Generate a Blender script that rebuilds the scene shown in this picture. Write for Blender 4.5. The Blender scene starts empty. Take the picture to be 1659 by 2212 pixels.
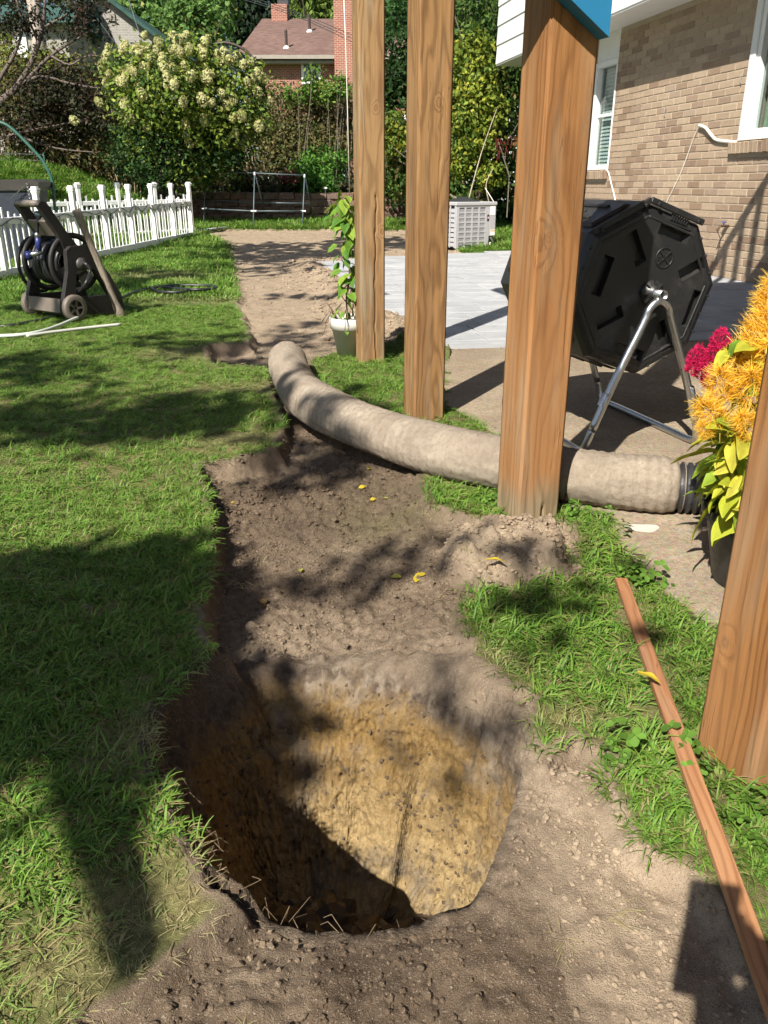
import bpy, math, random
import numpy as np
from mathutils import Vector, Matrix

SC = bpy.context.scene
COL = SC.collection
random.seed(7)
RNG = np.random.default_rng(7)

# ------------------------------------------------------------------ camera
FOC, CX, CY, CAMZ = 1748.0, 829.5, 1106.0, 1.0     # focal length in units of a 1659 x 2212 picture
PITCH = math.atan(708 / 1748.0)
cam_data = bpy.data.cameras.new('camera')
cam = bpy.data.objects.new('camera', cam_data)
COL.objects.link(cam)
cam.location = (0, 0, CAMZ)
cam.rotation_euler = (math.pi / 2 - PITCH, 0, 0)
cam_data.sensor_fit = 'VERTICAL'
cam_data.sensor_height = 24.0
cam_data.lens = FOC * 24.0 / 2212.0
cam_data.clip_start = 0.02
cam_data.clip_end = 2000
SC.camera = cam

# ------------------------------------------------------------------ light
SUN_AZ, SUN_EL = math.radians(28), math.radians(44)   # shadows run 28 degrees right of straight ahead
world = bpy.data.worlds.new('World')
SC.world = world
world.use_nodes = True
wn_ = world.node_tree
bg = wn_.nodes['Background']
sky = wn_.nodes.new('ShaderNodeTexSky')
sky.sky_type = 'NISHITA'
sky.sun_disc = False
sky.sun_elevation = SUN_EL
sky.sun_rotation = SUN_AZ + math.pi
wn_.links.new(sky.outputs[0], bg.inputs[0])
bg.inputs[1].default_value = 0.06
sun_data = bpy.data.lights.new('sun', 'SUN')
sun_data.energy = 5.0
sun_data.angle = math.radians(0.5)
sun_data.color = (1.0, 0.94, 0.84)
sun = bpy.data.objects.new('sun', sun_data)
COL.objects.link(sun)
SDIR = Vector((math.sin(SUN_AZ) * math.cos(SUN_EL), math.cos(SUN_AZ) * math.cos(SUN_EL), -math.sin(SUN_EL)))
sun.rotation_euler = SDIR.to_track_quat('-Z', 'Y').to_euler()
sun.location = (-6, -10, 12)
SC.view_settings.view_transform = 'Standard'
SC.view_settings.look = 'None'
SC.view_settings.exposure = 0.9
SC.view_settings.gamma = 1.0
SC.render.engine = 'CYCLES'
SC.cycles.use_denoising = True
SC.cycles.use_adaptive_sampling = True
SC.cycles.adaptive_threshold = 0.02
SC.cycles.adaptive_min_samples = 8
SC.cycles.max_bounces = 6
SC.cycles.diffuse_bounces = 3
SC.cycles.transparent_max_bounces = 8
SC.cycles.caustics_reflective = False
SC.cycles.caustics_refractive = False

# ------------------------------------------------------------------ measuring helpers
_c, _s = math.cos(PITCH), math.sin(PITCH)
def ray(x, y):
    u = (x - CX) / FOC; v = -(y - CY) / FOC
    return (u, _c + v * _s, -_s + v * _c)
def G(x, y, z=0.0):                      # point at height z seen at picture position x, y
    d = ray(x, y); t = (z - CAMZ) / d[2]
    return (d[0] * t, d[1] * t, z)
def at(x, y, Y):                         # point at distance Y seen at picture position x, y
    d = ray(x, y); t = Y / d[1]
    return (d[0] * t, Y, CAMZ + d[2] * t)
def proj(X, Y, Z):
    a = Y * _c - (Z - CAMZ) * _s; b = Y * _s + (Z - CAMZ) * _c
    return (CX + FOC * X / a, CY - FOC * b / a)

# ------------------------------------------------------------------ noise
def _hash(ix, iy, seed):
    n = (ix.astype(np.int64) * 374761393 + iy.astype(np.int64) * 668265263 + seed * 974634777) & 0xffffffff
    n = ((n ^ (n >> 13)) * 1274126177) & 0xffffffff
    n = (n ^ (n >> 16)) & 0xffffffff
    return n.astype(np.float64) / 4294967295.0
def vnoise(x, y, seed=0):
    x = np.asarray(x, float); y = np.asarray(y, float)
    ix = np.floor(x); iy = np.floor(y)
    fx = x - ix; fy = y - iy
    fx = fx * fx * (3 - 2 * fx); fy = fy * fy * (3 - 2 * fy)
    a = _hash(ix, iy, seed); b = _hash(ix + 1, iy, seed); c = _hash(ix, iy + 1, seed); d = _hash(ix + 1, iy + 1, seed)
    return (a + (b - a) * fx) * (1 - fy) + (c + (d - c) * fx) * fy
def fbm(x, y, octs=4, seed=0):
    t = 0; amp = 0.5; tot = 0
    for o in range(octs):
        t = t + amp * vnoise(np.asarray(x) * 2 ** o + 17.3 * o, np.asarray(y) * 2 ** o - 9.1 * o, seed + o); tot += amp; amp *= 0.5
    return t / tot * 2 - 1
def crumb(x, y, size, seed=0, keep=.45):        # rounded lumps of uneven size, one per cell
    x = np.asarray(x, float) / size; y = np.asarray(y, float) / size
    ix, iy = np.floor(x), np.floor(y); best = np.zeros(x.shape)
    for dx in (-1, 0, 1):
        for dy in (-1, 0, 1):
            jx, jy = ix + dx, iy + dy
            cx = jx + .2 + .6 * _hash(jx, jy, seed); cy = jy + .2 + .6 * _hash(jx, jy, seed + 1)
            q = _hash(jx, jy, seed + 2); rad = np.where(q > keep, .25 + .5 * (q - keep) / (1 - keep), .01)
            ang = 6.28 * _hash(jx, jy, seed + 3); el = .65 + .35 * _hash(jx, jy, seed + 4)
            ux, uy = (x - cx) * np.cos(ang) + (y - cy) * np.sin(ang), (-(x - cx) * np.sin(ang) + (y - cy) * np.cos(ang)) / el
            d2 = (ux * ux + uy * uy) / rad ** 2
            best = np.maximum(best, np.sqrt(np.clip(1 - d2, 0, 1)) * rad)
    return best
def sstep(a, b, x):
    t = np.clip((np.asarray(x, float) - a) / (b - a), 0, 1)
    return t * t * (3 - 2 * t)
def polysd(px, py, poly):                # signed distance, positive inside
    px = np.asarray(px, float); py = np.asarray(py, float)
    P = np.asarray(poly, float)
    best = np.full(px.shape, 1e9); ins = np.zeros(px.shape, bool)
    for i in range(len(P)):
        ax, ay = P[i]; bx, by = P[(i + 1) % len(P)]
        ex, ey = bx - ax, by - ay
        t = np.clip(((px - ax) * ex + (py - ay) * ey) / (ex * ex + ey * ey + 1e-12), 0, 1)
        best = np.minimum(best, (px - ax - t * ex) ** 2 + (py - ay - t * ey) ** 2)
        cond = ((ay > py) != (by > py))
        with np.errstate(divide='ignore', invalid='ignore'):
            xi = ax + (py - ay) * ex / (ey if abs(ey) > 1e-12 else 1e-12)
        ins ^= cond & (px < xi)
    return np.where(ins, 1, -1) * np.sqrt(best)
def smoothpoly(pts, k=6):                # Catmull-Rom through a closed outline
    P = np.asarray(pts, float); n = len(P); out = []
    for i in range(n):
        p0, p1, p2, p3 = P[i - 1], P[i], P[(i + 1) % n], P[(i + 2) % n]
        for j in range(k):
            t = j / k
            out.append(0.5 * ((2 * p1) + (-p0 + p2) * t + (2 * p0 - 5 * p1 + 4 * p2 - p3) * t * t + (-p0 + 3 * p1 - 3 * p2 + p3) * t ** 3))
    return np.array(out)
def spline(pts, k=6):
    P = [Vector(p) for p in pts]; n = len(P); out = []
    for i in range(n - 1):
        p0, p1, p2, p3 = P[max(i - 1, 0)], P[i], P[i + 1], P[min(i + 2, n - 1)]
        for j in range(k):
            t = j / k
            out.append(0.5 * ((2 * p1) + (p2 - p0) * t + (2 * p0 - 5 * p1 + 4 * p2 - p3) * t * t + (3 * p1 - p0 - 3 * p2 + p3) * t ** 3))
    out.append(P[-1])
    return out

# ------------------------------------------------------------------ node helpers
class NT:
    def __init__(self, name):
        self.m = bpy.data.materials.new(name); self.m.use_nodes = True
        self.t = self.m.node_tree; self.b = self.t.nodes['Principled BSDF']; self.out = self.t.nodes['Material Output']
    def n(self, typ, ins=None, out=0, **props):
        nd = self.t.nodes.new('ShaderNode' + typ)
        for k, v in props.items(): setattr(nd, k, v)
        for k, v in (ins or {}).items():
            s = nd.inputs[k]
            if isinstance(v, bpy.types.NodeSocket): self.t.links.new(v, s)
            else: s.default_value = v
        return nd.outputs[out]
    def math(self, op, a, b=0.0, clamp=False):
        return self.n('Math', {0: a, 1: b}, operation=op, use_clamp=clamp)
    def rng(self, v, a, b, c=0.0, d=1.0, smooth=False):
        return self.n('MapRange', {'Value': v, 'From Min': a, 'From Max': b, 'To Min': c, 'To Max': d}, interpolation_type='SMOOTHSTEP' if smooth else 'LINEAR')
    def mix(self, f, a, b, mode='MIX'):
        nd = self.t.nodes.new('ShaderNodeMix'); nd.data_type = 'RGBA'; nd.blend_type = mode
        for i, v in ((0, f), (6, a), (7, b)):
            if isinstance(v, bpy.types.NodeSocket): self.t.links.new(v, nd.inputs[i])
            else: nd.inputs[i].default_value = v if i == 0 else (v[0], v[1], v[2], 1)
        return nd.outputs[2]
    def ramp(self, f, stops):
        nd = self.t.nodes.new('ShaderNodeValToRGB'); e = nd.color_ramp.elements
        while len(e) < len(stops): e.new(0.5)
        for i, (p, col) in enumerate(stops):
            e[i].position = p; e[i].color = (col[0], col[1], col[2], 1)
        self.t.links.new(f, nd.inputs[0]); return nd.outputs[0]
    def obj(self): return self.n('TexCoord', out=3)
    def geo(self): return self.n('NewGeometry', out=0)
    def mapv(self, v, scale=(1, 1, 1), loc=(0, 0, 0)):
        return self.n('Mapping', {0: v, 'Scale': scale, 'Location': loc})
    def noise(self, v, scale, detail=4, rough=0.55, dist=0.0):
        return self.n('TexNoise', {'Vector': v, 'Scale': scale, 'Detail': detail, 'Roughness': rough, 'Distortion': dist})
    def bump(self, h, strength=0.3, dist=0.01, normal=None):
        ins = {'Height': h, 'Strength': strength, 'Distance': dist}
        if normal: ins['Normal'] = normal
        return self.n('Bump', ins)
    def attr(self, name, out=0, typ='GEOMETRY'):
        return self.n('Attribute', out=out, attribute_name=name, attribute_type=typ)
    def set(self, **kw):
        for k, v in kw.items():
            s = self.b.inputs[k.replace('_', ' ')]
            if isinstance(v, bpy.types.NodeSocket): self.t.links.new(v, s)
            elif isinstance(v, (tuple, list)): s.default_value = (*v, 1) if len(v) == 3 and s.type == 'RGBA' else v
            else: s.default_value = v
        return self.m

def plain(name, col, rough=0.6, var=0.12, scale=12.0, metal=0.0, bump=0.0, bscale=80.0, spec=0.5):
    m = NT(name); co = m.obj()
    n1 = m.noise(co, scale, 5)
    dark = tuple(c * (1 - var) for c in col); light = tuple(min(1, c * (1 + var)) for c in col)
    colr = m.mix(m.rng(n1, 0.3, 0.7), dark, light)
    kw = dict(Base_Color=colr, Roughness=m.rng(m.noise(co, scale * 3, 3), 0.3, 0.7, max(0.02, rough - 0.08), min(1, rough + 0.08)), Metallic=metal)
    kw['Specular_IOR_Level'] = spec
    if bump: kw['Normal'] = m.bump(m.noise(co, bscale, 4), bump, 0.004)
    return m.set(**kw)

# ------------------------------------------------------------------ mesh helpers
class MB:
    def __init__(self): self.v = []; self.f = []
    def add(self, vs, fs):
        o = len(self.v); self.v += [tuple(v) for v in vs]; self.f += [tuple(i + o for i in f) for f in fs]; return self
    def box(self, c, size, M=None, bev=0.0):
        hx, hy, hz = size[0] / 2, size[1] / 2, size[2] / 2
        c = Vector(c)
        if bev > 0:
            b = min(bev, hx * .9, hy * .9, hz * .9); vs = []; idx = {}
            for sx in (-1, 1):
                for sy in (-1, 1):
                    for sz in (-1, 1):
                        for ax in range(3):
                            p = [sx * (hx - b), sy * (hy - b), sz * (hz - b)]
                            p[ax] = (sx * hx, sy * hy, sz * hz)[ax]
                            idx[(sx, sy, sz, ax)] = len(vs); vs.append(Vector(p))
            fs = []
            for ax in range(3):
                o = [a for a in range(3) if a != ax]
                for s in (-1, 1):
                    q = []
                    for (p1, p2) in ((-1, -1), (1, -1), (1, 1), (-1, 1)):
                        k = [0, 0, 0]; k[ax] = s; k[o[0]] = p1; k[o[1]] = p2; q.append(idx[(*k, ax)])
                    fs.append(q if (s > 0) != (ax == 1) else q[::-1])
            for ax in range(3):          # edges parallel to ax
                o = [a for a in range(3) if a != ax]
                for s1 in (-1, 1):
                    for s2 in (-1, 1):
                        q = []
                        for (e, w) in ((-1, 0), (1, 0), (1, 1), (-1, 1)):
                            k = [0, 0, 0]; k[ax] = e; k[o[0]] = s1; k[o[1]] = s2; q.append(idx[(*k, o[w])])
                        fs.append(q if (s1 * s2 > 0) == (ax == 1) else q[::-1])
            for sx in (-1, 1):
                for sy in (-1, 1):
                    for sz in (-1, 1):
                        q = [idx[(sx, sy, sz, a)] for a in range(3)]
                        fs.append(q if sx * sy * sz > 0 else q[::-1])
        else:
            vs = [Vector((sx * hx, sy * hy, sz * hz)) for sx in (-1, 1) for sy in (-1, 1) for sz in (-1, 1)]
            fs = [(0, 1, 3, 2), (4, 6, 7, 5), (0, 4, 5, 1), (2, 3, 7, 6), (0, 2, 6, 4), (1, 5, 7, 3)]
        if M: vs = [M @ v for v in vs]
        return self.add([v + c for v in vs], fs)
    def bar(self, a, b, w, h, up=(0, 0, 1), bev=0.0):       # a beam from a to b, w across, h along up
        a, b = Vector(a), Vector(b); d = (b - a); L = d.length; d.normalize()
        s = d.cross(Vector(up));
        if s.length < 1e-5: s = d.cross(Vector((1, 0, 0)))
        s.normalize(); u = s.cross(d)
        M = Matrix((d, s, u)).transposed()
        return self.box((a + b) / 2, (L, w, h), M, bev)
    def tube(self, pts, r, n=10, cap=True, closed=False):
        P = [Vector(p) for p in pts]; m = len(P)
        rs = r if isinstance(r, (list, tuple, np.ndarray)) else [r] * m
        T0 = []
        for i in range(m):
            if closed: d = P[(i + 1) % m] - P[i - 1]
            else: d = P[min(i + 1, m - 1)] - P[max(i - 1, 0)]
            T0.append(d.normalized() if d.length > 1e-9 else Vector((0, 0, 1)))
        up = Vector((0, 0, 1)) if abs(T0[0].z) < 0.9 else Vector((1, 0, 0))
        N = (up - T0[0] * up.dot(T0[0])).normalized(); vs = []
        for i in range(m):
            N = (N - T0[i] * N.dot(T0[i]))
            N = N.normalized() if N.length > 1e-6 else T0[i].orthogonal().normalized()
            B = T0[i].cross(N)
            for k in range(n):
                a = 2 * math.pi * k / n
                vs.append(P[i] + (N * math.cos(a) + B * math.sin(a)) * rs[i])
        fs = []
        for i in range(m if closed else m - 1):
            j = (i + 1) % m
            for k in range(n):
                fs.append((i * n + k, i * n + (k + 1) % n, j * n + (k + 1) % n, j * n + k))
        if cap and not closed:
            fs.append(tuple(range(n))[::-1]); fs.append(tuple((m - 1) * n + k for k in range(n)))
        return self.add(vs, fs)
    def lathe(self, prof, n=24, org=(0, 0, 0), axis=(0, 0, 1), cap=False):
        ax = Vector(axis).normalized(); e1 = ax.orthogonal().normalized(); e2 = ax.cross(e1); O = Vector(org); vs = []; fs = []
        for (r, h) in prof:
            for k in range(n):
                a = 2 * math.pi * k / n; vs.append(O + ax * h + (e1 * math.cos(a) + e2 * math.sin(a)) * r)
        for i in range(len(prof) - 1):
            for k in range(n):
                fs.append((i * n + k, i * n + (k + 1) % n, (i + 1) * n + (k + 1) % n, (i + 1) * n + k))
        if cap:
            fs.append(tuple(range(n))[::-1]); fs.append(tuple((len(prof) - 1) * n + k for k in range(n)))
        return self.add(vs, fs)
    def prism(self, poly, a, b, fr):      # outline poly (p, q) extruded from a to b; fr(p, q, t) gives the point
        n = len(poly)
        vs = [fr(p, q, a) for p, q in poly] + [fr(p, q, b) for p, q in poly]
        fs = [tuple(range(n))[::-1], tuple(range(n, 2 * n))] + [(i, (i + 1) % n, n + (i + 1) % n, n + i) for i in range(n)]
        return self.add(vs, fs)
    def mesh(self, name, smooth=False):
        me = bpy.data.meshes.new(name); me.from_pydata(self.v, [], self.f); me.update()
        if smooth: me.shade_smooth()
        return me
    def obj(self, name, m, parent=None, smooth=False, recalc=True):
        me = self.mesh(name, smooth)
        if recalc: fixn(me)
        return link(name, me, m, parent)
import bmesh
def fixn(me):
    b = bmesh.new(); b.from_mesh(me); bmesh.ops.recalc_face_normals(b, faces=b.faces); b.to_mesh(me); b.free()
def link(name, me, m, parent=None):
    if m and not me.materials: me.materials.append(m)
    o = bpy.data.objects.new(name, me); COL.objects.link(o)
    if parent:
        o.parent = parent
        o.matrix_parent_inverse = parent.matrix_basis.inverted()
    return o
def npmesh(name, V, Fc, smooth=False, cols=None, attrs=None):
    V = np.asarray(V, np.float32); Fc = np.asarray(Fc, np.int32); k = Fc.shape[1]
    me = bpy.data.meshes.new(name)
    me.vertices.add(len(V)); me.vertices.foreach_set('co', V.ravel())
    me.loops.add(Fc.size); me.loops.foreach_set('vertex_index', Fc.ravel())
    me.polygons.add(len(Fc)); me.polygons.foreach_set('loop_start', np.arange(0, Fc.size, k, dtype=np.int32))
    try: me.polygons.foreach_set('loop_total', np.full(len(Fc), k, np.int32))
    except Exception: pass
    if smooth: me.polygons.foreach_set('use_smooth', np.ones(len(Fc), bool))
    me.update(calc_edges=True); me.validate()
    if cols is not None:
        a = me.color_attributes.new('col', 'FLOAT_COLOR', 'POINT')
        c4 = np.ones((len(V), 4), np.float32); c4[:, :3] = cols; a.data.foreach_set('color', c4.ravel())
    for nm, arr in (attrs or {}).items():
        a = me.attributes.new(nm, 'FLOAT', 'POINT'); a.data.foreach_set('value', np.asarray(arr, np.float32))
    return me
def thing(name, label, cat, loc=(0, 0, 0), group=None):
    o = bpy.data.objects.new(name, None); COL.objects.link(o); o.location = loc; o.empty_display_size = 0.1
    return tag(o, label, cat, group)
def tag(o, label, cat, group=None):
    o['label'] = label; o['category'] = cat
    if group: o['group'] = group
    return o
def struct(o): o['kind'] = 'structure'; return o
def stuff(o): o['kind'] = 'stuff'; return o
def place(o, loc, rot=None, scale=None):
    o.location = loc
    if rot is not None: o.rotation_euler = rot
    if scale is not None: o.scale = scale if isinstance(scale, (tuple, list)) else (scale,) * 3
    return o
def child(name, me, m, parent, loc, rot=(0, 0, 0), scale=1.0):     # part given in world space under an unrotated parent
    o = link(name, me, m, parent); return place(o, loc, rot, scale)
# ================================================================== ground
HV = -0.04
def GP(pts, z=0.0): return [G(x, y, z)[:2] for x, y in pts]
DIRT = GP([(-250, 2900), (200, 2230), (330, 2150), (430, 2060), (520, 1965), (455, 1915), (405, 1834), (365, 1744), (328, 1640), (352, 1550), (430, 1470),
           (462, 1400), (452, 1300), (464, 1200), (450, 1110), (436, 1008), (520, 992), (606, 975), (614, 930), (600, 870), (577, 800), (520, 794),
           (446, 785), (452, 748), (530, 742), (545, 748), (527, 712), (507, 630), (495, 560), (489, 532), (430, 513), (480, 508), (640, 508),
           (870, 509), (965, 522), (1000, 546), (1250, 545), (1250, 762), (960, 760), (905, 742), (872, 742), (850, 752), (750, 758), (668, 785),
           (674, 832), (722, 868), (800, 905), (900, 945), (1000, 965), (1075, 990), (900, 1032), (930, 1095), (1000, 1125), (1080, 1140), (1215, 1136),
           (1232, 1180), (1236, 1240), (1140, 1262), (1010, 1290), (1000, 1350), (1020, 1430), (1062, 1482), (1142, 1512), (1152, 1600), (1170, 1665),
           (1240, 1600), (1300, 1650), (1340, 1760), (1385, 1835), (1480, 1885), (1560, 1965), (1600, 2080), (1660, 2200), (2300, 2900)])
HOLE = smoothpoly(GP([(328, 1640), (350, 1560), (403, 1480), (505, 1412), (590, 1396), (685, 1390), (780, 1394), (865, 1408), (950, 1428), (1015, 1456), (1080, 1505), (1129, 1570),
                      (1141, 1654), (1117, 1744), (1081, 1846), (1039, 1936), (967, 1968), (865, 2008), (775, 2016), (655, 2002), (577, 1974), (523, 1956),
                      (457, 1914), (405, 1834), (363, 1744)], -0.03), 8)
HC = HOLE.mean(0)
SLAB = GP([(955, 752), (957, 872), (1010, 902), (1078, 945), (1160, 1040), (1235, 1110), (1310, 1118), (1350, 1195), (1435, 1275), (1500, 1330), (1548, 1362)]) + [(1.35, 1.28), (2.6, 1.0), (4.9, 3.4), (4.55, 5.95), (0.46, 5.28)]
MOUND = np.array(GP([(950, 1160), (1000, 1140), (1080, 1135), (1225, 1135), (1232, 1225), (1150, 1250), (1040, 1265), (965, 1220)], 0.03))
WA = math.radians(-10.5); W0 = Vector((3.95, 9.5))
WD = Vector((math.sin(WA), math.cos(WA))); WN = Vector((-math.cos(WA), math.sin(WA)))
PC0 = Vector((0.44, 5.27))                      # near left corner of the patio
PATIO = [tuple(PC0), (-0.92, 11.95), (1.0, 13.4), (2.1, 13.9), (3.1, 14.3), (4.75, 6.05)]
PIPE_PX = [(620, 772), (626, 800), (650, 848), (695, 882), (765, 914), (855, 947), (950, 975), (1060, 998), (1150, 1015), (1240, 1030), (1350, 1044), (1462, 1052)]
PIPE = [Vector(G(x, y, 0.085)) for x, y in PIPE_PX]
PIPEC = spline(PIPE, 8)

def terrain(x, y, rough=True):
    x = np.asarray(x, float); y = np.asarray(y, float)
    z = 0.03 * np.clip(y - 14, 0, 16)
    hill = sstep(-4.3, -8.6, x) * sstep(13.5, 19.5, y)
    z = z + 1.25 * hill + 0.02 * np.clip(y - 30, 0, 60)
    z = z + 0.012 * fbm(x * 1.1, y * 1.1, 3, 3)
    near = (np.abs(x) < 6) & (y < 26)
    sd = np.full(x.shape, -9.0)
    if near.any():
        sd[near] = polysd(x[near], y[near], DIRT)
    sd = sd + (0.014 * fbm(x * 14, y * 14, 3, 5) + 0.02 * fbm(x * 4, y * 4, 2, 6)) * (1 + 0.4 * np.clip(y - 3, 0, 10))
    w = 0.03 * (1 + 0.12 * np.clip(y - 2, 0, 12))
    ins = np.clip(sd / w, 0, 1); ins = ins * ins * (3 - 2 * ins)
    A = 0.022 + 0.055 * sstep(0.22, -0.12, x) * sstep(0.75, 1.0, y) * sstep(7.5, 5.0, y) + 0.02 * sstep(5, 8, y)
    z = z - A * ins + 0.012 * np.exp(-(sd / 0.06) ** 2) * (sd < 0) * (y < 8)
    if rough:
        q = ins * np.where(y < 8, 1, 0.9)
        z = z + q * (0.014 * fbm(x * 5, y * 5, 4, 11) + 0.006 * fbm(x * 24, y * 24, 3, 12))
        z = z + (1 - ins) * 0.008 * fbm(x * 18, y * 18, 2, 13)
        nr = (np.abs(x) < 1.3) & (y > .5) & (y < 3.6) & (ins > .02)
        if nr.any():
            xx, yy = x[nr] + .004 * fbm(x[nr] * 60, y[nr] * 60, 2, 91), y[nr] + .004 * fbm(x[nr] * 60, y[nr] * 60, 2, 92)
            loose = np.clip(.8 + 1.6 * fbm(xx * 3.2, yy * 3.2, 3, 93), .3, 1.6)
            k_ = .040 * .25 * crumb(xx, yy, .055, 301, .72) + .024 * .5 * crumb(xx, yy, .027, 311, .5) + .012 * .55 * crumb(xx, yy, .0145, 321, .35)
            z[nr] = z[nr] + ins[nr] * loose * k_
        clod = np.clip(vnoise(x * 30, y * 30, 21) - 0.72, 0, 1) * np.clip(vnoise(x * 3, y * 3, 22) - 0.35, 0, 1)
        z = z + ins * clod * 0.09 * sstep(0.5, 1.5, y)
    # dug-up mound in front of the third post
    if near.any():
        sm = np.full(x.shape, -9.0); sm[near] = polysd(x[near], y[near], MOUND)
        m = sstep(-0.01, 0.055, sm + 0.02 * fbm(x * 16, y * 16, 3, 31))
        z = z + m * (0.085 + 0.022 * fbm(x * 22, y * 22, 4, 32) + 0.03 * np.clip(vnoise(x * 26, y * 26, 33) - 0.5, 0, 1))
        sp = np.full(x.shape, -9.0); sp[near] = polysd(x[near], y[near], PATIO)
        # rubble banked along the left edge of the patio
        rub = np.exp(-((sp + 0.22) / 0.2) ** 2) * (sp < 0.05) * sstep(4.9, 5.4, y) * sstep(13.5, 11.0, y) * (x < 0.9)
        z = z + rub * (0.07 + 0.05 * fbm(x * 9, y * 9, 4, 41))
        z = np.where(sp > 0.06, np.minimum(z, -0.06), z)
        ss = np.full(x.shape, -9.0); ss[near] = polysd(x[near], y[near], SLAB)
        z = np.where(ss > 0.05, np.minimum(z, -0.07), z)
        # torn notch in the sod beside the pipe's far end
        nx, ny = G(510, 768)[:2]
        z = z - 0.07 * np.exp(-(((x - nx) / 0.26) ** 2 + ((y - ny) / 0.14) ** 2) ** 2)
    return z
def T1(x, y): return float(terrain(np.array([x]), np.array([y]), False)[0])
def onT(px, py, lo=0.5, hi=60.0):            # point of the terrain seen at picture position px, py
    d = ray(px, py)
    ts = np.linspace(lo, hi, 3000) / d[1]
    zz = CAMZ + d[2] * ts - terrain(d[0] * ts, d[1] * ts, False)
    i = int(np.argmax(zz < 0)) if (zz < 0).any() else len(ts) - 1
    t = ts[i]; return (d[0] * t, d[1] * t, CAMZ + d[2] * t)

def axis(parts):
    out = [parts[0][0]]
    for a, b, st in parts:
        n = max(1, int(round(abs(b - a) / st))); out += list(np.linspace(a, b, n + 1)[1:])
    return np.array(out)
def geom(a, b, first, ratio):
    out = [a]; st = first; sg = 1 if b > a else -1
    while (b - out[-1]) * sg > st: out.append(out[-1] + sg * st); st *= ratio
    out.append(b); return out
xs = np.array(sorted(set(geom(-4.2, -350, 0.15, 1.16)) | set(axis([(-4.2, -1.3, .035), (-1.3, -.72, .0135), (-.72, .82, .006), (.82, 1.3, .0135), (1.3, 2.4, .05)])) | set(geom(2.4, 350, 0.12, 1.18))))
ys = np.array(sorted(set(geom(0.45, -60, 0.06, 1.25)) | set(axis([(0.45, .68, .0135), (.68, 2.35, .006), (2.35, 3.4, .0135), (3.4, 7.5, .025), (7.5, 14, .06), (14, 26, .12)])) | set(geom(26, 700, 0.3, 1.14))))
XX, YY = np.meshgrid(xs, ys)
ZZ = terrain(XX.ravel(), YY.ravel()).reshape(XX.shape)
V = np.stack([XX.ravel(), YY.ravel(), ZZ.ravel()], 1)
nx_, ny_ = len(xs), len(ys)
I = np.arange(nx_ * ny_).reshape(ny_, nx_)
Q = np.stack([I[:-1, :-1], I[:-1, 1:], I[1:, 1:], I[1:, :-1]], -1).reshape(-1, 4)
cen = V[Q].mean(1)
nearq = (np.abs(cen[:, 0]) < 0.9) & (cen[:, 1] < 2.2)
sdh = np.full(len(cen), -9.0); sdh[nearq] = polysd(cen[nearq, 0], cen[nearq, 1], HOLE)
Q = Q[sdh < -0.012]
def soil_attrs(x, y):
    """base colour of bare earth: drier and paler, darker and damp, mossy, strewn with red brick crumbs"""
    near = (np.abs(x) < 6) & (y < 26)
    sd = np.full(x.shape, -9.0); sd[near] = polysd(x[near], y[near], DIRT)
    dry = 0.55 + 0.5 * fbm(x * 2.2, y * 2.2, 4, 51)
    sm = np.full(x.shape, -9.0); sm[near] = polysd(x[near], y[near], MOUND)
    dry = dry - 0.35 * sstep(1.15, .95, y) * sstep(.35, .1, x) + 0.9 * sstep(-.02, .05, sm) + 0.75 * sstep(5.2, 6.4, y) + 0.6 * np.exp(-(((x - 0.42) / 0.2) ** 2 + ((y - 1.0) / 0.35) ** 2))
    dry = dry - 0.22 * sstep(1.75, 2.1, y) * sstep(4.9, 4.2, y) * sstep(.5, .1, x) - 0.35 * np.exp(-(((x + .12) / 0.3) ** 2 + ((y - 2.75) / 0.3) ** 2)) - 0.45 * np.exp(-((y - .8) / .08) ** 2) * (x > -.1) * (x < .25)
    moss = np.exp(-(((x - 0.0) / 0.16) ** 2 + ((y - 2.6) / 0.3) ** 2)) * np.clip(0.6 + 0.9 * fbm(x * 9, y * 9, 3, 52), 0, 1)
    return np.clip(dry, 0, 1.3), np.clip(moss, 0, 1)
dry, moss = soil_attrs(V[:, 0], V[:, 1])
sdl = np.full(len(V), -9.0); nm = (np.abs(V[:, 0]) < 6) & (V[:, 1] < 26); sdl[nm] = polysd(V[nm, 0], V[nm, 1], DIRT)
sdl = sdl + (0.014 * fbm(V[:, 0] * 14, V[:, 1] * 14, 3, 5) + 0.02 * fbm(V[:, 0] * 4, V[:, 1] * 4, 2, 6)) * (1 + 0.4 * np.clip(V[:, 1] - 3, 0, 10))

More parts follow.
